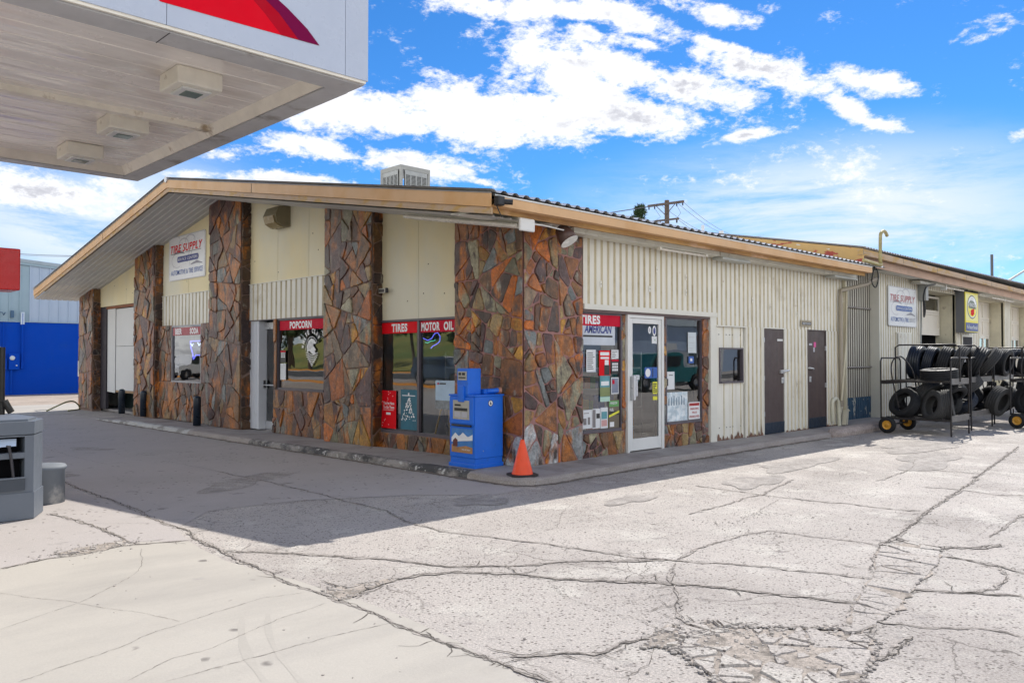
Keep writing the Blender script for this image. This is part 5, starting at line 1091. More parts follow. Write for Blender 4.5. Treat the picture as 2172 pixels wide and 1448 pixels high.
# wave decal with arched words
t=thing('window_decal','white wave logo decal with arched white words on the POPCORN window','decal',(.19,5.93,1.75))
x=MB(); cy_,cz_=5.93,1.76
word='WHITE CLAW'; R0=.285
for i,ch in enumerate(word):
    if ch==' ': continue
    a_=rad(172-132*(i/(len(word)-1))); ru,rv=R0*1.0,R0*1.08
    uu=Vector((0,-math.sin(a_),-math.cos(a_))); vv_=Vector((0,-math.cos(a_),math.sin(a_)))
    pos=Vector((.192,cy_,cz_))+Vector((0,-math.cos(a_)*ru,math.sin(a_)*rv))
    text(x,ch,pos,uu,vv_,.095,.062 if ch!='I' else .02,0,.003,.05,0,True)
strip(x,arcpts(0,0,.225,rad(30),rad(185),20,.24),.012,(.192,cy_,cz_),(0,-1,0),(0,0,1),.003,0)
flat(x,[(-.17,-.06),(-.18,.06),(-.12,.16),(-.02,.21),(.08,.19),(.16,.12),(.13,.10),(.07,.11),(.05,.06),(.12,.02),(.16,-.02),(.10,-.03),(.15,-.08),(.08,-.11),(.0,-.08),(-.08,-.03)],(.192,cy_,cz_),(0,-1,0),(0,0,1),.003,0)
for i in range(6):
    yy=-.09-.042*i; hw=.22-.012*i*i*.6
    strip(x,[(-hw+2*hw*j/14, yy+.025*math.sin(j/14*math.pi*2+1.2)*(1)+.0) for j in range(15)],.016,(.192,cy_,cz_),(0,-1,0),(0,0,1),.003,0)
for (a_,b_) in (((-.14,.0),(-.10,.13)),((-.10,-.02),(-.05,.15)),((-.05,.0),(.0,.15)),((.0,.02),(.05,.13))): strip(x,[a_,((a_[0]+b_[0])/2+.01,(a_[1]+b_[1])/2),b_],.008,(.192,cy_,cz_),(0,-1,0),(0,0,1),.004,1)
x.build('decal_print',[m_sw,m_blk],t)
poster((.19,7.14,1.50),(0,-1,0),.21,.24,[m_blk,m_redd,m_sw],'black card-payment sticker with red top on the POPCORN window',rects([(0,.86,1,1,1)]+[(.15+.27*i,.42+.15*j,.36+.27*i,.52+.15*j,2) for i in range(3) for j in range(3)]),'sticker','sticker')
poster((.19,7.14,1.15),(0,-1,0),.22,.33,[m_paper,m_sgrey],'white paper notice low on the left of the POPCORN window',lines(1,n=3,h=.015,y0=.7))
# neon signs (lit)
m_neonb=mat('neon_blue',(.05,.05,.5),.3,emit=(.16,.17,1.0,.8)); m_neong=mat('neon_green',(.05,.5,.2),.3,emit=(.1,.6,.45,.5)); m_neonw=mat('neon_white',(.6,.7,.9),.3,emit=(.6,.75,1.0,.8))
def neon(pts,o,r,mi,x): x.tube([Vector(o)+Vector((0,-p[0],p[1])) for p in pts],r,6,mi)
t=thing('neon_sign','lit blue state-outline neon sign with white mountains in the far small window','neon sign',(.35,11.75,1.62))
x=MB(); o_=(.30,11.80,1.62)
neon([(.0,.38),(.85,.38),(.85,.04),(.32,.04),(.18,-.06),(.12,.10),(.02,.24),(.0,.38)],o_,.016,0,x); neon([(.02,.32),(.10,.26),(.17,.32)],o_,.012,2,x); neon([(.42,.34),(.50,.26),(.57,.32),(.64,.24),(.70,.31),(.80,.27)],o_,.012,2,x); neon([(.68,.06),(.72,.13),(.78,.13),(.74,.05),(.68,.06)],o_,.018,1,x)
ov=[(.28+.13*math.cos(a_*.5236),.20+.15*math.sin(a_*.5236)) for a_ in range(13)]; x.build('neon_tube',[m_neonb,m_neong,m_neonw],t)
x=MB(); flat(x,[(p[0],p[1]) for p in ov[:12]],(o_[0]-.01,o_[1],o_[2]),(0,-1,0),(0,0,1),.0,0); flat(x,[(.36,.14),(.74,.14),(.74,.26),(.36,.26)],(o_[0]-.012,o_[1],o_[2]),(0,-1,0),(0,0,1),.0,0); x.build('face_plate',[mat('neon_plate',(.45,.5,.6),.4)],t)
t=thing('neon_sign','lit blue bottle-shaped neon sign under the MOTOR OIL banner','neon sign',(.45,2.35,1.85))
x=MB(); o_=(.35,2.68,1.82); neon([(.0,.10),(.12,.06),(.22,.09),(.30,.17),(.38,.18),(.44,.12),(.43,.04),(.36,.0),(.26,-.03),(.20,-.07)],o_,.0055,0,x); neon([(.05,.03),(.12,.02),(.2,.05),(.28,.05),(.32,.07)],o_,.006,1,x); x.build('neon_tube',[m_neonb,m_neong],t)
# yellow folding floor sign inside
t=thing('floor_sign','yellow A-shaped folding floor sign standing inside the MOTOR OIL window','floor sign',(.6,1.95,.4))
m_yel=mat('yellow_plastic',(.75,.45,.01),.4,var=.06)
x=MB(); x.tube([(.27,2.26,.38),(.27,2.12,.76),(.27,2.08,.80),(.27,1.84,.80)],.018,6); x.tube([(.27,1.90,.80),(.28,1.92,.36)],.012,6); x.box(.26,.28,1.78,1.92,.50,.79); x.build('frame',m_yel,t)
x=MB(); 
for i in range(5):
    for j_ in range(2): x.box(.255,.26,1.81+.05*j_,1.83+.05*j_,.52+.055*i,.545+.055*i)
x.build('print',m_blk,t)
# shelves with goods inside
def shelf(loc,L,ax,label,cols,depth=.4,zs=(.35,.7,1.05,1.4)):
    t=thing('store_shelf',label,'shelf',loc); x=MB(); rs=random.Random(int(loc[1]*10+loc[0]*3)); 
    def B(a0,a1,b0,b1,z0,z1,mi,m_):
        if ax=='y': m_.box(loc[0]+b0,loc[0]+b1,loc[1]+a0,loc[1]+a1,z0,z1,mi)
        else: m_.box(loc[0]+a0,loc[0]+a1,loc[1]+b0,loc[1]+b1,z0,z1,mi)
    for z in (.12,)+zs: B(0,L,0,depth,z,z+.03,0,x)
    B(-.03,0,0,depth,.09,1.7,0,x); B(L,L+.03,0,depth,.09,1.7,0,x); B(0,L,depth,depth+.02,.09,1.7,0,x)
    x.build('rack_frame',m_white,t); x=MB()
    for z in (.15,)+tuple(z_+.03 for z_ in zs):
        a=.03
        while a<L-.15:
            w_=rs.uniform(.08,.2); h_=rs.uniform(.12,.25); mi=rs.randrange(len(cols)); B(a,a+w_-.01,.05,.3,z,z+h_,mi,x); a+=w_
    x.build('goods',cols,t); tag(t.children[-1],kind='stuff')
GC=[mat('goods_%s'%n,c,.4) for n,c in (('red',(.45,.03,.02)),('yellow',(.6,.42,.02)),('blue',(.02,.09,.35)),('white',(.6,.6,.6)),('orange',(.6,.2,.02)),('green',(.04,.25,.07)))]
shelf((2.3,.9,0),1.6,'x','white shop shelf with snack bags behind the white door',GC); shelf((1.6,1.9,0),1.7,'y','white shop shelf of bottles behind the front corner windows',GC); shelf((1.5,5.6,0),1.6,'y','white shop shelf behind the POPCORN window',GC[2:5]); shelf((1.4,10.9,0),1.6,'y','white shop shelf behind the far small window',GC[:4])

# ------------------------------------------------------------------ fuel canopy
CN=thing('fuel_canopy','white fuel station canopy with red swoosh on its fascia, seen from below','canopy',(-9,3.3,0))
CX,CY0,CY1,CZ=-2.74,-.24,6.83,4.70
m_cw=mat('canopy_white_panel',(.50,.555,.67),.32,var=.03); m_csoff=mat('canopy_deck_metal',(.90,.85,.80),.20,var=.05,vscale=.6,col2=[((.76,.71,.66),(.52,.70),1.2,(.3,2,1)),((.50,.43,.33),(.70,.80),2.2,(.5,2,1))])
m_cgrey=mat('canopy_grey_trim',(.56,.56,.57),.5,var=.1,col2=(.30,.28,.26),c2t=(.55,.7),c2scale=2); m_ccream=mat('canopy_cream_trim',(.86,.81,.71),.5,var=.12,col2=(.36,.28,.19),c2t=(.6,.72),c2scale=3)
x=MB(); cuts=[CX,-3.04,-5.0,-7.4,-9.8,-12.2,-15]
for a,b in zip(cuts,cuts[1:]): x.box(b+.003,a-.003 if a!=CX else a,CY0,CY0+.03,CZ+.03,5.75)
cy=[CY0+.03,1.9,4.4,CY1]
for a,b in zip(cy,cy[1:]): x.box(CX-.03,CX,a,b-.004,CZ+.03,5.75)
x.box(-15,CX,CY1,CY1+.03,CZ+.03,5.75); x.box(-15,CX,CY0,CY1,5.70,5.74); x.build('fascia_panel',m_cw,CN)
x=MB(); x.box(-15,CX-.02,CY0+.015,CY0+.045,CZ+.0,CZ+.03,1); x.box(-15,CX-.05,CY0+.06,CY0+.40,CZ-.015,CZ+.02,0); x.box(CX-.31,CX-.012,CY0+.40,CY1-.02,CZ-.012,CZ+.018,0); x.box(-15,CX-.32,CY1-.28,CY1-.02,CZ-.015,CZ+.02,0); x.box(CX-.30,CX-.02,CY0+.05,CY0+.39,CZ-.01,CZ+.02,0)
for xx in (-4.95,-7.35): x.box(xx,xx+.008,CY0+.06,CY0+.40,CZ-.018,CZ-.015,2)
x.build('gutter_lip',[m_cgrey,m_ccream,m_dark],CN)
x=MB(); x.prism([(CX-.32,CY0+.4,CZ),(CX-.32,CY1-.3,CZ),(CX-.40,CY1-.38,CZ+.13),(CX-.40,CY0+.46,CZ+.13)],(-.01,0,0)); x.prism([(-15,CY1-.30,CZ),(CX-.32,CY1-.30,CZ),(CX-.40,CY1-.38,CZ+.13),(-15,CY1-.38,CZ+.13)],(0,-.01,0))
x.box(-15,CX-.36,3.06,3.20,4.755,4.83); x.box(-15,CX-.36,CY0+.44,CY0+.50,4.76,4.83)
x.build('cream_angle_trim',m_ccream,CN)
x=MB(); y=CY0+.4; 
rs=random.Random(5)
while y<CY1-.3:
    z=4.83; x.quad((-15,y+.003,z),(CX-.38,y+.003,z),(CX-.38,y+.36,z),(-15,y+.36,z)); x.quad((-15,y+.36,z),(CX-.38,y+.36,z),(CX-.38,y+.375,z+.018),(-15,y+.375,z+.018)); x.quad((-15,y+.375,z+.018),(CX-.38,y+.375,z+.018),(CX-.38,y+.393,z),(-15,y+.393,z)); y+=.39
md=m_csoff
# dented, glossy decking
nt_=md.node_tree; bs=nt_.nodes['Principled BSDF']; tcn=nt_.nodes.new('ShaderNodeTexCoord'); mpn=nt_.nodes.new('ShaderNodeMapping'); mpn.inputs['Scale'].default_value=(.35,1.5,1); nn_=nt_.nodes.new('ShaderNodeTexNoise'); nn_.inputs['Scale'].default_value=1.6; nn_.inputs['Detail'].default_value=2; bpn=nt_.nodes.new('ShaderNodeBump'); bpn.inputs['Distance'].default_value=.05
nt_.links.new(tcn.outputs['Object'],mpn.inputs[0]); nt_.links.new(mpn.outputs[0],nn_.inputs['Vector']); nt_.links.new(nn_.outputs[0],bpn.inputs['Height']); nt_.links.new(bpn.outputs[0],bs.inputs['Normal'])
x.build('ceiling_deck',[m_csoff,m_dark],CN,fixn=False)
x=MB(); x.box(-15,CX-.3,CY0+.3,CY1-.2,4.87,4.9); x.build('deck_backing',m_dark,CN)
x=MB(); x.box(-11.4,-11.0,3.1,3.5,0,4.75); x.build('column',m_cgrey,CN)
x=MB(); O=(-15,CY0,CZ); FXu=(1,0,0)
def sw(P,mi): flat(x,[(p[0]+15,p[1]-CZ) for p in P],O,(1,0,0),(0,0,1),.004+.001*mi,mi)
sw([(-3.37,4.97),(-3.52,5.11),(-3.75,5.26),(-3.98,5.36),(-4.5,5.52),(-5.4,5.68),(-5.6,5.70),(-6.6,5.70),(-5.8,5.28),(-5.06,4.935),(-4.35,4.95)][::-1] if False else [(-3.37,4.97),(-3.52,5.11),(-3.75,5.26),(-4.05,5.42),(-4.6,5.62),(-6.4,5.70),(-5.06,4.93),(-4.35,4.945)],0)
sw([(-3.37,4.97),(-3.52,5.11),(-3.75,5.26),(-4.05,5.42),(-4.6,5.62),(-4.35,5.40),(-4.02,5.14),(-3.82,4.957)],1); sw([(-3.37,4.97),(-3.52,5.11),(-3.75,5.26),(-4.05,5.42),(-4.6,5.62),(-4.2,5.40),(-3.85,5.18),(-3.62,4.963)],2)
text(x,'9015*',(-6.42,CY0,4.66),(1,0,0),(0,0,1),.17,.62,3,.006,.02)
x.build('swoosh_mark',[mat('swoosh_red',(.80,.004,.02),.75,var=.02,spec=.1),mat('swoosh_deep_red',(.50,.004,.02),.75,var=.02,spec=.1),mat('swoosh_purple',(.20,.004,.06),.75,var=.02,spec=.1),m_navy],CN)
for i,(cx_,cyy,lab) in enumerate(((-4.15,1.23,'dirty cream box light under the canopy, nearest the front fascia'),(-4.08,3.62,'dirty cream box light under the canopy, middle of three'),(-4.05,5.55,'dirty cream box light under the canopy, nearest the far edge'))):
    if i==0:
        t0=thing('canopy_light',lab,'light',(cx_,cyy,4.83),'box lights under the canopy')
        x=MB(); x.bevbox(cx_-.26,cx_+.26,cyy-.26,cyy+.26,4.63,4.83,.02); x.build('housing',mat('dirty_cream_housing',(.84,.80,.70),.5,var=.12,col2=(.28,.22,.13),c2t=(.58,.72),c2scale=5),t0)
        x=MB(); x.bevbox(cx_-.17,cx_+.17,cyy-.17,cyy+.17,4.605,4.632,.012); x.build('lens_frame',m_white,t0)
        x=MB(); x.bevbox(cx_-.10,cx_+.10,cyy-.10,cyy+.10,4.595,4.607,.008); x.build('lens',mat('lens_green_grey',(.16,.22,.20),.1,var=.1),t0)
    else: dup(t0,(cx_,cyy,4.83),label=lab)

# ------------------------------------------------------------------ island furniture at the left edge
m_sgp=mat('slate_grey_plastic',(.13,.15,.18),.5,var=.08,vscale=2,bump=.001,bscale=90)
SU=thing('service_unit','grey plastic waste bin and squeegee station at the left edge','waste bin',(-6.1,1.6,0))
def octa(z0,z1,grow=0,mi=0,top=None):
    g=grow; P=[(-6.75-g,1.17-g),(-5.72+g*.3,1.17-g),(-5.555+g,1.52-g*.3),(-5.60+g,2.15+g),(-6.75-g,2.15+g)]
    return P
x=MB()
def oct_prism(z0,z1,g,mb,mi=0):
    P=octa(z0,z1,g); mb.prism([(p[0],p[1],z0) for p in P],(0,0,z1-z0),mi)
oct_prism(.01,.27,.012,x); 
# hollow front: body built round two openings
P=octa(0,0,0)
x.prism([(p[0],p[1],.27) for p in P],(0,0,.03)); x.box(-6.75,-5.80,1.172,1.25,.30,.36); 
x.prism([(-5.80,1.17,.30),(-5.72,1.17,.30),(-5.555,1.52,.30),(-5.60,2.15,.30),(-5.80,2.15,.30)],(0,0,.532)); x.box(-6.75,-5.8,1.4,2.148,.30,.83); x.box(-6.75,-5.80,1.172,1.5,.61,.665)
x.box(-6.75,-5.80,1.172,1.5,.82,.835)
x.build('body',m_sgp,SU)
x=MB(); 
P=octa(0,0,.006); x.prism([(p[0],p[1],.842) for p in P],(0,0,.125)); P=[(-6.7,1.23),(-5.76,1.23),(-5.61,1.54),(-5.66,2.1),(-6.7,2.1)]; x.prism([(p[0],p[1],.965) for p in P],(0,0,.022)); x.box(-6.6,-5.95,1.75,2.05,.985,1.02); x.build('lid',m_sgp,SU)
x=MB(); x.box(-6.7,-5.83,1.26,1.395,.37,.605); x.f=x.f; x.build('lower_opening',mat('bin_black',(.006,.006,.007),.9,spec=.02,var=0),SU)
x=MB(); x.box(-6.7,-5.83,1.27,1.395,.67,.82); x.build('upper_opening',MATS['bin_black'],SU)
x=MB(); x.box(-6.75,-5.80,1.13,1.17,.415,.43); x.box(-6.75,-5.80,1.14,1.17,.30,.415,1); x.build('tray_edge',[m_sgp,mat('dark_tray',(.05,.06,.075),.6,var=.2)],SU)
x=MB(); x.prism([(-6.7,1.19,.72),(-5.87,1.19,.73),(-5.86,1.23,.80),(-6.7,1.23,.80)],(0,.01,0)); x.build('paper_towel',mat('towel_blue_white',(.50,.60,.75),.7,var=.2),SU)
x=MB(); x.tube([(-5.955,1.09,.74),(-5.93,1.11,.62),(-5.90,1.15,.43)],.014,8); x.tube([(-5.958,1.09,.735),(-5.956,1.09,.75)],.022,8)
solo(x,'squeegee',mat('squeegee_dark',(.06,.06,.07),.35,metal=.3),'dark squeegee handle sticking out of the grey service bin','squeegee',origin=(-5.95,1.05,.5))
x=MB(); x.lathe([(0,.001),(.225,.001),(.225,.36),(.24,.375),(.242,.395),(.225,.415),(.1,.425),(0,.425)],(-5.40,2.12,0),28)
solo(x,'round_bollard',mat('slate_bollard',(.17,.19,.215),.7,var=.08,col2=(.42,.42,.42),c2t=(.55,.7),c2scale=3),'short fat grey round bollard with a rounded lid beside the grey service bin','bollard',origin=(-5.40,2.12,0))
FP=thing('fuel_pump','fuel dispenser with red top box at the far left edge, mostly out of view','fuel pump',(-5.7,5,0))
x=MB(); x.bevbox(-6.6,-5.02,4.75,5.25,2.52,3.09,.015); x.build('red_top',mat('pump_red',(.62,.01,.01),.3,var=.03),FP)
x=MB(); x.bevbox(-6.5,-5.24,4.72,5.28,.16,1.75,.02); x.box(-6.5,-6.3,4.8,5.2,1.75,2.55); x.box(-5.50,-5.36,4.85,5.15,1.75,2.55); x.box(-6.8,-5.2,4.5,5.5,0,.16); x.build('cabinet',MATS['slate_grey_plastic'],FP)
x=MB(); x.tube([(-5.235,4.70,1.74),(-5.235,4.70,1.2),(-5.225,4.72,.7),(-5.3,4.72,.4)],.035,8); x.tube([(-5.21,4.68,1.02),(-5.17,4.66,.93),(-5.13,4.66,.86)],.045,8); x.build('hose',m_blk,FP)

# ------------------------------------------------------------------ dark steel bollards on the walk
for i,(bx_,by_,lab) in enumerate(((-.23,10.15,'black steel bollard on the walk between the small far window and the door'),(-.06,13.84,'black steel bollard in front of the second stone pier from the left'),(-.08,15.37,'black steel bollard in front of the boarded doorway'))):
    if i==0:
        b0=thing('steel_bollard',lab,'bollard',(bx_,by_,.07),'black bollards along the front walk')
        x=MB(); x.lathe([(0,0),(.085,0),(.085,.60),(.078,.635),(.05,.66),(0,.67)],(bx_,by_,.07),20); x.build('post',mat('black_blue_paint',(.012,.022,.038),.35,var=.15),b0)
    else: dup(b0,(bx_,by_,.075),label=lab)

# ------------------------------------------------------------------ newspaper box
NB=thing('newspaper_box','bright blue coin-operated newspaper box by the corner stone pier','newspaper box',(-.44,.56,WZ))
nx0,nx1,ny0,ny1=-.62,-.10,.30,.84
mb_=mat('newsbox_blue',(.006,.14,.68),.42,var=.10,bump=.0006,bscale=30,col2=[((.02,.08,.30),(.60,.72),3,(1,1,.6)),((.25,.33,.45),(.69,.72),16,(1,1,1))])
x=MB(); x.bevbox(nx0,nx1,ny0,ny1,WZ+.13,WZ+.98,.012); x.bevbox(nx0-.012,nx1+.012,ny0-.012,ny1+.012,WZ+.975,WZ+1.0,.006); x.box(nx0+.01,nx1-.01,ny0+.01,ny1-.01,WZ+.02,WZ+.13); x.bevbox(nx0-.01,nx1+.005,ny0-.005,ny1+.01,WZ+.0,WZ+.055,.006); x.build('cabinet',mb_,NB)
x=MB(); x.bevbox(nx0-.02,nx0,ny0+.02,ny1-.02,WZ+.60,WZ+.96,.005); x.tube([(nx0-.02,ny0+.07,WZ+.575),(nx0-.02,ny1-.07,WZ+.575)],.014,8,1); dr=x.build('front_door',[mb_,m_blk],NB)
x=MB(); x.box(nx0-.026,nx0-.021,ny0+.10,ny1-.10,WZ+.66,WZ+.92,0); rects([(.12,.70,.5,.80,1),(.1,.45,.9,.60,1),(.1,.1,.5,.4,2),(.55,.1,.9,.4,2)])(x,Vector((nx0-.027,ny1-.10,WZ+.66)),Vector((0,-1,0)),Vector((0,0,1)),.34,.26); x.build('newspaper_window',[mat('newsprint',(.42,.40,.34),.3,var=.1),m_blk,m_sgrey],dr)
x=MB(); x.box(nx0-.006,nx0-.001,ny0+.05,ny1-.05,WZ+.20,WZ+.53,0)
o=Vector((nx0-.007,ny1-.05,WZ+.20)); uu=Vector((0,-1,0)); vv=Vector((0,0,1)); flat(x,[(0,0),(.44,0),(.44,.08),(.3,.10),(.12,.07),(0,.11)],o,uu,vv,.001,1); flat(x,[(0,.2),(.08,.27),(.16,.22),(.24,.28),(.34,.22),(.44,.26),(.44,.18),(0,.14)],o,uu,vv,.001,2); flat(x,[(.03,.08),(.13,.08),(.13,.17),(.08,.2),(.03,.16)],o,uu,vv,.002,3); text(x,'Daily Record',o+uu*.10+vv*.20,uu,vv,.04,.30,2,.003,.02); text(x,'PICK UP TODAY',o+uu*.22+vv*.035,uu,vv,.02,.18,2,.003,.01)
x.f[0:0]=[]; x.build('poster_panel',[mat('picture_blue',(.05,.20,.50),.4,var=.3,vscale=6),mat('picture_ochre',(.40,.20,.08),.5,var=.3,vscale=8),m_sw,mat('picture_barn',(.12,.03,.025),.5)],NB)
x=MB(); x.bevbox(nx0-.02,-.40,.43,.66,WZ+1.0,WZ+1.36,.01); x.bevbox(nx0-.045,nx0-.0,.50,.62,WZ+.90,WZ+1.12,.01); x.build('coin_box',mb_,NB)
x=MB(); x.box(nx0-.026,nx0-.02,.455,.635,WZ+1.20,WZ+1.32,0); rects([(.1,.55,.4,.85,1),(.5,.55,.85,.85,1),(.1,.2,.9,.35,1)])(x,Vector((nx0-.0262,.635,WZ+1.20)),Vector((0,-1,0)),Vector((0,0,1)),.18,.12); x.build('price_card',[MATS['newsprint'],m_blk],NB)
x=MB(); x.bevbox(-.36,-.14,.40,.56,WZ+1.0,WZ+1.07,.01); x.tube([(-.30,.42,WZ+1.04),(-.14,.36,WZ+1.05)],.035,10); x.tube([(-.14,.36,WZ+1.05),(-.10,.345,WZ+1.05)],.045,10,1); x.build('coin_mechanism',[mb_,mat('pink_rust',(.40,.20,.15),.6)],NB)
x=MB(); flat(x,arcpts(.28,.88,.045,0,6.283,20),(nx0,ny0-.001,WZ),(1,0,0),(0,0,1),.001,0); flat(x,arcpts(.28,.88,.036,0,6.283,20),(nx0,ny0-.001,WZ),(1,0,0),(0,0,1),.0016,1); flat(x,[(.26,.86),(.30,.86),(.28,.91)],(nx0,ny0-.001,WZ),(1,0,0),(0,0,1),.0022,0); x.build('round_sticker',[m_blk,m_sw],NB)
# traffic cone
TCN=thing('traffic_cone','orange traffic cone with black base standing on the sidewalk corner','traffic cone',(-.58,-.56,WZ))
x=MB(); x.lathe([(.137,.02),(.135,.035),(.030,.44),(.026,.455),(.018,.458),(.018,.44)],(-.58,-.56,WZ),28); x.build('cone_body',mat('cone_orange',(.90,.075,.012),.45,var=.10,vscale=6,col2=(.55,.04,.01),c2t=(.62,.75),c2scale=9),TCN)
x=MB(); pts=[]
for kq in range(4):
    a0=rad(90*kq+20); pts+=[(-.58+.21*math.cos(a0+s_*.25)*(1.0),-.56+.21*math.sin(a0+s_*.25)) for s_ in (-1,0,1)]
x.prism([(p[0],p[1],WZ+.001) for p in pts],(0,0,.022)); x.build('base',mat('cone_base_black',(.015,.015,.017),.6),TCN)

# ------------------------------------------------------------------ tire carts and tires
m_steel=mat('dark_rack_steel',(.022,.019,.02),.45,metal=.3,var=.3,vscale=5,col2=(.13,.09,.065),c2t=(.6,.75),c2scale=8)
m_plate=mat('grey_end_plate',(.17,.16,.155),.5,metal=.3,var=.15)
m_tyre=mat('tyre_rubber',(.014,.015,.018),.6,spec=.3,var=.2,vscale=6,bump=.002,bscale=40)
def cart(loc,L=1.42,Wd=1.1,label='',tall=True,wheels=True):
    # local axes: length along -Y from loc, depth along +X
    t=thing('tire_cart',label,'tire cart',loc,'steel tire carts')
    X,Y,Z=loc; r=.017
    def P(a,b,c): return (X+a,Y-b,Z+c)
    for (b,nm) in ((0,'end_loop'),(L,'end_loop')):
        x=MB(); z0=.0 if b==L else .30
        x.tube([P(0,b,z0),P(0,b,1.52),P(.05,b,1.59),P(Wd-.05,b,1.59),P(Wd,b,1.52),P(Wd,b,z0)],r,8); x.build(nm,m_steel,t)
    for zz in (.32,1.10):
        x=MB()
        x.box(X-.015,X+.02,Y-L,Y,Z+zz-.02,Z+zz+.02); x.box(X+Wd-.02,X+Wd+.015,Y-L,Y,Z+zz-.02,Z+zz+.02)
        for i in range(5): x.box(X,X+Wd,Y-.1-i*(L-.2)/4-.012,Y-.1-i*(L-.2)/4+.012,Z+zz-.012,Z+zz+.006)
        for i in range(3): x.box(X+Wd*(i+1)/4-.01,X+Wd*(i+1)/4+.01,Y-L,Y,Z+zz+.006,Z+zz+.02)
        if zz>1: x.box(X,X+Wd,Y-.12,Y,Z+zz-.06,Z+zz+.01)
        x.build('shelf_frame',m_steel,t)
    for z_ in (.30,1.05): MB().box(X-.01,X+Wd+.01,Y-L-.012,Y-L+.006,Z+z_,Z+z_+.12).build('end_plate',m_plate,t)
    if tall:
        x=MB(); x.tube([P(.5,.12,1.1),P(.5,.12,1.82),P(.5,.2,1.87),P(.5,L-.06,1.87),P(.5,L+.02,1.80),P(.5,L+.02,1.1)],r,8); x.build('top_rail',m_steel,t)
        x=MB(); x.tube(bend([P(.05,.35,.55),P(.0,.22,1.3),P(.1,.25,1.58),P(.2,.38,1.6),P(.3,.55,1.3),P(.3,.62,.9)]),.015,8); x.build('pull_handle',m_steel,t)
    if wheels:
        for (a,nm) in ((-.03,'wheel'),(Wd+.03,'wheel')):
            x=MB(); c=P(a,.14,.175); prof=[(.095,-.04),(.15,-.05),(.172,-.03),(.175,0),(.172,.03),(.15,.05),(.095,.04)]
            x.lathe(prof,c,28,'X'); wh=x.build(nm,m_tyre,t)
            x=MB(); x.lathe([(0,-.02),(.03,-.045),(.035,-.03),(.06,-.02),(.09,-.035),(.098,-.04),(.098,.04),(0,.04)],c,24,'X'); x.build('wheel_rim',mat('rim_yellow',(.62,.30,.03),.45,var=.12,col2=(.3,.15,.05),c2t=(.62,.7),c2scale=20),wh)
        x=MB(); x.tube([P(-.03,.14,.175),P(Wd+.03,.14,.175)],.018,8); x.box(X,X+.03,Y-.16,Y-.1,Z+.17,Z+.32); x.box(X+Wd-.03,X+Wd,Y-.16,Y-.1,Z+.17,Z+.32); x.build('axle',m_steel,t)
    return t
CARTS=[cart((9.80,-1.02,0),1.38,1.1,'nearest steel tire cart with yellow-rimmed wheels, its left end by the kerb block'),
       cart((11.72,-.85,0),1.36,1.5,'second steel tire cart, right behind the nearest one',wheels=False),
       cart((14.0,-1.0,0),1.05,1.6,'narrow steel tire cart behind the second one',tall=False,wheels=False),
       cart((13.1,-2.62,0),1.0,1.5,'steel tire cart cut by the right edge of the photo'),
       cart((16.9,-.7,0),1.6,1.5,'farthest steel tire cart in front of the garage doors',wheels=False)]
# tyre mesh with ribbed tread (axis Z, centred)
def tyre_mesh(name,R=.335,r=.205,w=.225,treadn=4):
    x=MB(); hw=w/2; n=44
    pr=[(r,-hw*.78),(r+.012,-hw*.92),(r+.05,-hw*1.0),(R-.045,-hw*.98),(R-.018,-hw*.86)]
    k=treadn; seg=(2*hw*.86)/(k*2+1)
    z=-hw*.86; 
    for i in range(k+1):
        pr+=[(R,z+seg*.12),(R,z+seg*1.38 if i<k else z+seg*.9)]
        if i<k: pr+=[(R-.011,z+seg*1.45),(R-.011,z+seg*1.95)]; z+=seg*2
    pr+=[(R-.018,hw*.86),(R-.045,hw*.98),(R+.05-R+r,hw*1.0),(r+.012,hw*.92),(r,hw*.78),(r+.008,hw*.6),(R-.035,hw*.7),(R-.028,0),(R-.035,-hw*.7),(r+.008,-hw*.6)]
    x.lathe(pr,(0,0,0),n,'Z',closed=True)
    return x
ty=tyre_mesh('tire').build('tire_mesh_source',m_tyre); TM=ty.data; bpy.data.objects.remove(ty)
m_tyre2=mat('tyre_rubber_worn',(.055,.055,.056),.75,spec=.25,var=.2,vscale=6,bump=.003,bscale=60)
TM2=TM.copy(); TM2.materials.clear(); TM2.materials.append(m_tyre2)
m_tyre3=mat('tyre_rubber_blue_sheen',(.009,.014,.027),.4,var=.2); TM3=TM.copy(); TM3.materials.clear(); TM3.materials.append(m_tyre3)
tj=random.Random(8)
def tire(loc,axis,s=1.0,label=None,group=None,me=None,wd=1.0):
    o=bpy.data.objects.new('tire',me or TM); COL.objects.link(o); o.location=loc
    ax2=Vector(axis).normalized()+Vector((tj.gauss(0,.07),tj.gauss(0,.07),tj.gauss(0,.05)))
    o.rotation_euler=ax2.to_track_quat('Z','Y').to_euler(); k_=tj.uniform(.95,1.05); o.scale=(s*k_,s*k_,s*wd*tj.uniform(.85,1.15))
    return tag(o,label,'tire',group)
G='used tires on the carts'
# nearest cart, lower deck (front row faces -X)
tire((10.03,-1.42,.635),(-.93,.18,.42),1.0,'tire leaning open side out, leftmost on the lower deck of the nearest cart',G,TM)
tire((10.0,-2.03,.60),(-.80,.50,.20),.93,'tire leaning toward the left, second on the lower deck of the nearest cart',G,TM2)
tire((10.12,-2.24,.63),(.35,-1,.10),.98,'tire with grey lug tread facing out, right end of the nearest cart lower deck',G,TM2)
tire((10.50,-1.75,.80),(.25,.8,.6),.97,'tire tilted tread up behind the first two on the lower deck of the nearest cart',G,TM2)
tire((10.62,-2.15,.84),(.3,.6,.75),.95,'tire tilted on top of the pile at the lower deck rear of the nearest cart',G,TM)
tire((10.7,-1.35,.66),(1,.1,.05),.97,'tire standing at the rear left of the nearest cart lower deck',G,TM)
tire((10.3,-2.02,1.245),(0.03,.02,1),1.12,'large tire lying flat on the upper deck of the nearest cart',G,TM,1.1)
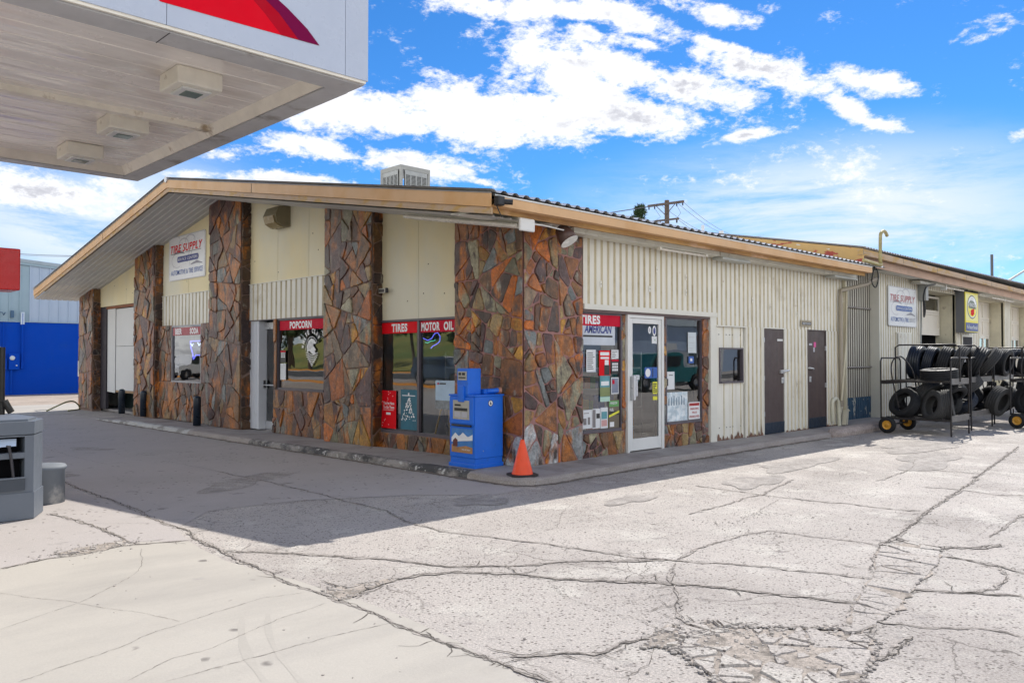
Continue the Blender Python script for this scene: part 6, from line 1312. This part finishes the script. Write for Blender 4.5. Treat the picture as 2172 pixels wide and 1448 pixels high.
tire((10.85,-1.95,.66),(-.9,-.2,.35),1.0,'tire standing at the rear of the lower deck of the nearest cart',G,TM)
# second cart
tire((12.2,-2.0,.98),(-.3,.5,.8),.95,'tire lying askew on the lower pile of the second cart near its end plate',G,TM2)
tire((12.9,-1.5,.70),(-.7,-.5,.5),1.0,'tire leaning left at the rear of the lower deck of the second cart',G,TM)
tire((12.1,-1.9,.62),(-.6,.4,.7),1.0,'tire lying tilted on the lower deck of the second cart near its end plate',G,TM3)
tire((12.5,-1.7,.50),(0,0,1),1.0,'tire lying flat under others on the lower deck of the second cart',G,TM2)
tire((12.6,-1.2,.70),(-.5,.8,.5),1.0,'tire leaning at the left rear of the second cart lower deck',G,TM)
tire((12.3,-1.45,.84),(-.2,.7,.7),.98,'tire resting on top of the lower pile of the second cart',G,TM)
for i,(px_,py_,tl,me_,lab) in enumerate(((11.95,-1.02,.10,TM3,'upright blue-black tire, first from the left on the upper deck of the second cart'),(11.98,-1.30,.14,TM3,'upright blue-black tire, second from left on the upper deck of the second cart'),(12.0,-1.58,.26,TM,'upright tire, third from the left on the upper deck of the second cart'),(12.1,-1.88,.30,TM2,'tire with dusty tread, fourth from the left on the upper deck of the second cart'),(12.4,-2.12,.45,TM,'tire with a white paper label leaning on the upper deck of the second cart'),(12.95,-2.2,.75,TM2,'tire leaning far over at the right of the second cart upper deck'))):
    tire((px_,py_,1.12+.365),(tl*-.6,1,tl),1.12,lab,G,me_)
x=MB(); x.quad((11.95,-1.99,1.52),(12.03,-2.02,1.52),(12.05,-1.96,1.74),(11.97,-1.93,1.74)); x.prism([(11.95,-1.99,1.5),(12.03,-2.02,1.5),(12.05,-1.99,1.74),(11.97,-1.96,1.74)],(-.004,-.004,0)); solo(x,'paper_label',m_paper,'white paper label stuck on a tire on the upper deck of the second cart','label',origin=(12,-2,1.6))
# third / far carts
for i in range(5): tire((14.6+.25*(i%2),-1.15-.24*i,1.48),(.15+.2*(i%2),1,.22*(i%3)),1.0+.04*(i%3),'black tire standing in the upper row of the narrow cart behind the second cart','upper-row tires of the narrow cart',(TM3,TM,TM)[i%3])
for i in range(3): tire((14.7,-1.3-.4*i,.58),(-.6,.5,.55),1.0,'black tire leaning in the lower row of the narrow cart behind the second cart','lower-row tires of the narrow cart',TM)
tire((13.2,-2.35,.60),(.2,.9,.35),1.05,'tire leaning out at the left end of the cart at the right edge',G,TM2)
tire((13.55,-2.95,.62),(-.9,.35,.25),1.15,'big tire leaning open side out, lower deck of the cart at the right edge',G,TM)
tire((13.75,-3.1,1.26),(0,.05,1),1.15,'blue-black tire lying flat on the upper deck of the cart at the right edge',G,TM3)
tire((14.0,-3.2,1.62),(-.2,.4,.9),1.0,'tire propped on the flat one, upper deck of the cart at the right edge',G,TM2)
tire((14.2,-3.2,.60),(-.3,1,.1),1.0,'tire upright at the rear of the lower deck of the cart at the right edge',G,TM)
for i in range(6): tire((17.3+.2*(i%2),-.9-.26*i,1.48),(.1+.15*(i%2),1,.2*(i%3)),1.0+.05*(i%2),'black tire standing on the upper deck of the farthest cart','tires on the farthest cart',(TM,TM3)[i%2])
for i in range(4): tire((17.5,-1.0-.36*i,.62),(-.4,.9,.2),1.0,'black tire on the lower deck of the farthest cart','lower tires on the farthest cart',TM)

# ------------------------------------------------------------------ blue building far left
BB=thing('blue_building','neighbouring building with bright blue lower wall and pale blue metal siding above','building',(2,31.8,0))
m_bl=mat('blue_wall_paint',(.001,.06,.46),.8,var=.05,vscale=.7,col2=(.01,.07,.36),c2t=(.55,.75),c2scale=.6,spec=.15,bump=.004,bscale=9); m_pb=mat('pale_blue_siding',(.40,.50,.64),.5,var=.04,vscale=.5); m_pb2=mat('pale_blue_siding_weathered',(.30,.42,.50),.5,var=.08,vscale=.8)
def bt(x_): return 5.86-.072*(x_-.5)
x=MB(); x.box(-3,26,31.8,45,0,3.12); x.build('lower_wall',m_bl,BB)
x=MB()
xx=-2.95; i=0
while xx<25.5:
    w_=.385; mi=1 if xx+w_<1.75 else 0; x.prism([(xx,31.84,3.12),(xx+w_,31.84,3.12),(xx+w_,31.84,bt(xx+w_)),(xx,31.84,bt(xx))],(0,.1,0),mi); x.prism([(xx-.02,31.80,3.14),(xx+.03,31.80,3.14),(xx+.03,31.80,bt(xx)),(xx-.02,31.80,bt(xx))],(0,.06,0),mi); xx+=w_; i+=1
x.build('upper_siding',[m_pb,m_pb2],BB)
x=MB(); x.prism([(-3,31.72,bt(-3)-.10),(26,31.72,bt(26)-.10),(26,31.72,bt(26)+.04),(-3,31.72,bt(-3)+.04)],(0,.3,0)); x.prism([(-3,31.75,bt(-3)-.2),(26,31.75,bt(26)-.2),(26,31.75,bt(26)-.10),(-3,31.75,bt(-3)-.10)],(0,.2,0),1); x.box(-3,26,31.74,31.84,3.12,3.16,1); x.prism([(-3,31.9,bt(-3)),(26,31.9,bt(26)),(26,44.9,bt(26)),(-3,44.9,bt(-3))],(0,0,.04)); x.build('roof_trim',[mat('trim_grey_blue',(.34,.42,.48),.5),m_pb2],BB)
ME=thing('electric_meter','blue-painted electric meter cabinets and conduits on the blue wall','electric meter',(1.1,31.7,1.2))
x=MB(); x.bevbox(.86,1.26,31.62,31.79,1.08,1.78,.015); x.bevbox(.60,.80,31.66,31.79,1.1,1.55,.01); x.bevbox(1.32,1.42,31.68,31.79,1.12,1.40,.01); x.build('cabinet',m_bl,ME)
x=MB(); x.lathe([(0,-.10),(.07,-.10),(.10,-.04),(.10,0)],(.98,31.62,1.58),20,'Y'); x.lathe([(0,-.02),(.03,-.02),(.03,0)],(1.14,31.61,1.26),10,'Y'); x.build('meter_dial',mat('meter_white',(.7,.75,.78),.3),ME)
x=MB(); x.tube([(1.37,31.72,1.4),(1.37,31.72,3.5)],.045,8); x.tube([(.97,31.72,1.08),(.97,31.72,.05)],.04,8); x.tube([(.66,31.72,1.55),(.66,31.72,3.1)],.03,8); x.build('conduit',m_bl,ME)
x=MB(); x.bevbox(1.30,1.44,31.68,31.79,3.02,3.55,.01); x.bevbox(.92,1.05,31.7,31.79,3.30,3.6,.01,1); x.tube([(.2,31.6,3.55),(.6,31.6,3.50),(.66,31.7,3.4),(.72,31.7,3.52)],.02,6,1); x.build('junction_box',[mat('box_pale',(.55,.66,.78),.5),mat('box_darkblue',(.05,.12,.22),.5)],ME)
# white box and cord at the far end of the front
x=MB(); x.bevbox(.20,.32,19.95,20.15,1.0,1.5,.01); x.tube([(.26,20.0,1.5),(.26,19.8,1.58),(.3,19.5,1.60)],.02,6); x.tube([(.26,20.02,1.0),(.3,19.7,.62),(.33,19.5,.5)],.02,6)
solo(x,'wall_phone_box',m_creamtrim,'white metal box with a hanging pipe at the left end of the store','utility box',origin=(.26,20,1.2))
x=MB(); x.tube(bend([(-1.0,18.9,.02),(-.7,18.7,.2),(-.45,18.8,.28),(-.2,19.0,.25),(.0,19.2,.03),(-.5,18.6,.02)]),.022,6)
solo(x,'garden_hose',mat('olive_hose',(.20,.20,.08),.6),'olive garden hose looped on the ground at the left end of the store','hose',origin=(-.5,18.8,0))

# ------------------------------------------------------------------ pole, wires, trees
m_wood=mat('pole_wood',(.15,.11,.085),.9,var=.2,vscale=3,bump=.01,bscale=12)
UP=thing('utility_pole','brown wooden utility pole with two crossarms behind the store roof','utility pole',(36.2,22.8,0))
x=MB(); x.tube([(36.2,22.8,0),(36.2,22.8,11.85)],[.20,.15],12); x.build('post',m_wood,UP)
ax_=Vector((0.02,-1,-.02)).normalized()
x=MB(); c=Vector((36.05,22.8,11.6)); x.obox(c-ax_*1.38+Vector((-.06,0,-.08)),ax_*2.76,(.11,0,0),(0,0,.15)); x.tube([c-ax_*.75+Vector((0,0,-.05)),c+Vector((0,0,-.75))],.025,6); x.tube([c+ax_*.75+Vector((0,0,-.05)),c+Vector((0,0,-.75))],.025,6); x.build('crossarm',m_wood,UP)
x=MB(); c2=Vector((36.05,22.8,10.55)); x.obox(c2-ax_*.95+Vector((-.05,0,-.06)),ax_*1.95,(.1,0,0),(0,0,.11)); x.tube([c2-ax_*.5,c2+Vector((0,0,-.5))],.02,6); x.build('crossarm',m_wood,UP)
x=MB()
for s_ in (-1.3,-.85,.85,1.3): x.lathe([(0,0),(.04,0),(.05,-.08),(.03,-.16),(0,-.16)],c+ax_*s_+Vector((0,0,-.10)),8)
for s_ in (-.85,.85): x.lathe([(0,.1),(.05,.1),(.06,0),(.05,-.22),(0,-.22)],c2+ax_*s_+Vector((0,0,-.05)),8)
x.build('insulator',mat('insulator_dark',(.05,.045,.05),.3),UP)
m_wire=mat('wire_grey',(.10,.10,.11),.5)
ends=[(c+ax_*1.3,(88.5,41.5,18.5)),(c+ax_*.85,(88,43.6,18.6)),(c-ax_*.4,(86,44.6,17.6)),(c2+ax_*.85,(86,44,15.4))]
x=MB()
for a,bq in ends:
    # each wire runs off behind the garage roof, sagging
    a=Vector(a); b=Vector(CAM)+(Vector((50,23.4,11.15))-Vector(CAM))*1.5 + (a-(c+ax_*1.3))*1.0
    x.tube([a.lerp(b,i/14)+Vector((0,0,-1.2*4*(i/14)*(1-i/14))) for i in range(15)],.014,5)
    b3=a+Vector((-25,60,0)); x.tube([a.lerp(b3,i/10)+Vector((0,0,-1.5*4*(i/10)*(1-i/10))) for i in range(11)],.013,5)
x.tube([c-ax_*.85+Vector((0,0,-.2)),c+Vector((0,.4,-.8)),c2-ax_*.8],.012,5); x.tube([c+ax_*.85+Vector((0,0,-.2)),c+ax_*1.15+Vector((0,0,-.7)),c2+ax_*.85],.012,5)
x.build('wire',m_wire,UP)
x=MB(); x.tube([(58,18.5,0),(58,18.5,9.4)],.12,8); x.box(57.9,58.0,17.6,19.4,8.9,9.0); x.tube([(58,18.5,9.2),(58,21.5,8.2)],.03,5); solo(x,'utility_pole',m_wood,'small distant pole with a crossarm at the right edge beyond the garage roof','utility pole',origin=(58,18.5,0))

def leaf_mat(name,c1,c2_): return mat(name,c1,.7,var=.35,vscale=1.2,col2=c2_,c2t=(.4,.6),c2scale=.8)
def crown_leaves(mb,c,R_,n,size,rs,needle=False):
    for _ in range(n):
        while True:
            p=Vector((rs.uniform(-1,1),rs.uniform(-1,1),rs.uniform(-1,1)))
            if p.length<1: break
        p=Vector((p.x*R_[0],p.y*R_[1],p.z*R_[2]))+Vector(c)
        d=Vector((rs.gauss(0,1),rs.gauss(0,1),rs.gauss(0,.7)+(.8 if needle else 0))).normalized(); e=d.orthogonal().normalized()
        e=(Matrix.Rotation(rs.random()*6.28,3,d)@e); s1=size*rs.uniform(.6,1.4); s2=s1*(.14 if needle else .6)
        mb.add([p-e*s2,p+d*s1*.5-e*s2*.3,p+d*s1,p+e*s2],[(0,1,2,3)])
def pine(loc,h,label):
    rs=random.Random(4); t=thing('pine_tree',label,'tree',loc); X,Y,Z=loc
    x=MB(); x.tube([(X,Y,0),(X,Y,h*.97)],[.26,.03],8); x.build('trunk',m_wood,t)
    x=MB(); z=h*.25
    while z<h:
        r_=(h-z)*.16+.25
        for k in range(7):
            a_=rs.random()*6.28; L=r_*rs.uniform(.6,1.1); dirv=Vector((math.cos(a_),math.sin(a_),.55))
            for q in range(4):
                cc_=Vector((X,Y,z))+dirv*L*(q+1)/4
                crown_leaves(x,cc_,(.16,.16,.16),26,.22,rs,True)
        z+=.35+.02*(h-z)
    crown_leaves(x,(X,Y,h),(.12,.12,.35),60,.25,rs,True)
    x.build('crown',leaf_mat('pine_needles',(.035,.07,.025),(.06,.10,.035)),t)
pine((37.0,25.6,0),11.75,'dark green pine tip showing above the store roof left of the utility pole')
def broad(name,loc,h,R_,seed,label,lm):
    rs=random.Random(seed); t=thing(name,label,'tree',loc,'trees across the road'); X,Y,Z=loc
    x=MB(); x.tube([(X,Y,0),(X+.1,Y,h*.35),(X,Y+.2,h*.7)],[.35,.26,.1],8)
    for _ in range(6):
        a_=rs.random()*6.28; x.tube([(X,Y,h*.35),(X+math.cos(a_)*R_*.4,Y+math.sin(a_)*R_*.4,h*.6),(X+math.cos(a_)*R_*.7,Y+math.sin(a_)*R_*.7,h*.75)],[.16,.1,.03],6)
    x.build('trunk',m_wood,t); x=MB()
    for _ in range(34):
        a_=rs.random()*6.28; q=rs.random()**.5*R_; cc_=(X+math.cos(a_)*q,Y+math.sin(a_)*q,h*.64+rs.gauss(0,h*.13)); crown_leaves(x,cc_,(1.3,1.3,.9),130,.42,rs)
    x.build('crown',lm,t)
LM=leaf_mat('broadleaf',(.035,.065,.018),(.07,.11,.03))
for i,(tx,tyy,hh) in enumerate(((-48,50,10),(-50,58,12),(-49,67,11),(-52,77,12),(-49,90,12),(-54,104,13),(-56,34,12))): broad('broadleaf_tree',(tx,tyy,0),hh,4.2,20+i,'broadleaf tree across the road, mirrored in the shop windows',LM)

# ------------------------------------------------------------------ cars mirrored in the windows
def car(name,loc,rz,label,paint,L=4.8,Wd=1.9,H=1.82,pick=False):
    t=thing(name,label,'car',(0,0,0),'parked cars behind the photographer'); hw=Wd/2
    prof=[(-L/2,.45),(-L/2,.95),(-L/2+.08,1.08),(-L/2+.95,1.15),(-L/2+1.0,1.17)]
    body=[(-L/2,.40),(-L/2-.02,.85),(-L/2+.1,1.02),(-L/2+1.15,1.10),(L/2-.1,1.12),(L/2,.95),(L/2,.40)]
    x=MB()
    def sect(pts,w_,mi,inset=0):
        x.add([(p[0],-w_,p[1]) for p in pts]+[(p[0],w_,p[1]) for p in pts],[tuple(range(len(pts))),tuple(range(len(pts),2*len(pts)))[::-1]]+[(i,(i+1)%len(pts),(i+1)%len(pts)+len(pts),i+len(pts)) for i in range(len(pts))],mi)
    wa,wb=-L/2+.85,L/2-.95
    def arch(cx): return [(cx-.45,.40)]+[(cx+.45*math.cos(rad(180-15*k)),.36+.45*math.sin(rad(15*k))) for k in range(1,12)]+[(cx+.45,.40)]
    pts=[(-L/2,.40)]+arch(wa)+arch(wb)+[(L/2,.40),(L/2+.02,.75),(L/2-.02,1.0),(L/2-.15,1.10),(-L/2+1.2,1.10),(-L/2+.2,.98),(-L/2,.85)]
    sect(pts,hw,0); x.build('body',paint,t)
    x=MB(); cab=[(-L/2+1.15,1.10),(-L/2+1.75,H-.06),(-L/2+2.0,H),(L/2-.45 if not pick else .6,H),(L/2-.22 if not pick else .9,H-.12),(L/2-.12 if not pick else 1.0,1.10)]; sect(cab,hw-.1,0); x.build('cabin',paint,t)
    x=MB()
    for s_ in (-1,1):
        for (a,b) in ((-L/2+1.45,-.32),(-.24,.72),(.80,L/2-.4)):
            if pick and a>.5: continue
            sl=.32 if a<-1 else .0; y_=s_*(hw-.094); x.add([(a,y_,1.16),(b,y_,1.16),(b-(.15 if b>1.5 else 0),y_,H-.14),(a+sl+.1,y_,H-.14)],[(0,1,2,3)])
    x.add([(-L/2+1.22,-hw+.2,1.15),(-L/2+1.22,hw-.2,1.15),(-L/2+1.74,hw-.25,H-.12),(-L/2+1.74,-hw+.25,H-.12)],[(0,1,2,3)])
    x.build('window_glass',mat('car_glass',(.03,.04,.05),.08),t)
    for cx in (wa,wb):
        for s_ in (-1,1):
            x=MB(); x.lathe([(.2,-.11),(.36,-.12),(.385,-.08),(.385,.08),(.36,.12),(.2,.11)],(cx,s_*(hw-.1),.385),28,'Y'); w_=x.build('wheel',m_tyre,t)
            x=MB(); x.lathe([(0,-.02),(.2,-.02),(.22,-.11),(.22,.11),(.2,.02),(0,.02)],(cx,s_*(hw-.1),.385),10,'Y',smooth=False); x.build('rim',mat('alloy',(.55,.56,.58),.3,metal=.7),w_)
    x=MB(); 
    for s_ in (-1,1): x.box(-L/2-.015,-L/2+.05,s_*(hw-.35)-.16,s_*(hw-.35)+.16,.72,.88)
    x.build('headlight',mat('headlight_clear',(.75,.78,.8),.1),t)
    x=MB(); x.box(-L/2-.03,-L/2+.02,-hw+.1,hw-.1,.42,.56); x.box(-.9,.9,-hw-.03,hw+.03,.36,.44); x.build('trim',m_blk,t)
    t.location=loc; t.rotation_euler=(0,0,rz); return t
m_cwh=mat('car_white_paint',(.80,.80,.78),.2,var=.02,coat=.5); m_cbl=mat('car_grey_blue_paint',(.06,.09,.13),.2,var=.02,coat=.5); m_cteal=mat('truck_teal_paint',(.02,.22,.24),.25,var=.03,coat=.4)
car('white_suv',(-17.0,52.0,0),rad(155),'white off-road car mirrored in the far small window',m_cwh)
car('silver_van',(34.0,-19.5,0),rad(172),'silver car mirrored beside the teal pickup in the side windows',mat('car_silver_paint',(.5,.52,.54),.2,metal=.3,coat=.4),H=2.0)
car('white_pickup',(-20.0,58.5,0),rad(150),'white pickup mirrored behind the white off-road car',m_cwh,pick=True)
car('grey_suv',(-22.5,29.0,0),rad(85),'dark grey-blue car mirrored in the MOTOR OIL window',m_cbl,H=1.65)
car('teal_pickup',(25.0,-15.5,0),rad(8),'teal pickup truck mirrored in the side windows',m_cteal,L=5.4,pick=True)
# a pale metal warehouse across the side road, mirrored in the side windows
WH=thing('warehouse','pale blue metal warehouse across the side road','building',(25,-52,0))
x=MB(); x.box(2,110,-60,-46,0,5.2); x.prism([(1.5,-60.5,5.2),(1.5,-53,7.2),(1.5,-45.5,5.2)],(109,0,0),1); x.build('walls',[m_pb,mat('warehouse_roof',(.25,.3,.32),.5)],WH)
x=MB(); 
for i in range(10): x.box(8+10*i,11.5+10*i,-46,-45.95,0,3.2)
x.build('door',m_white,WH)
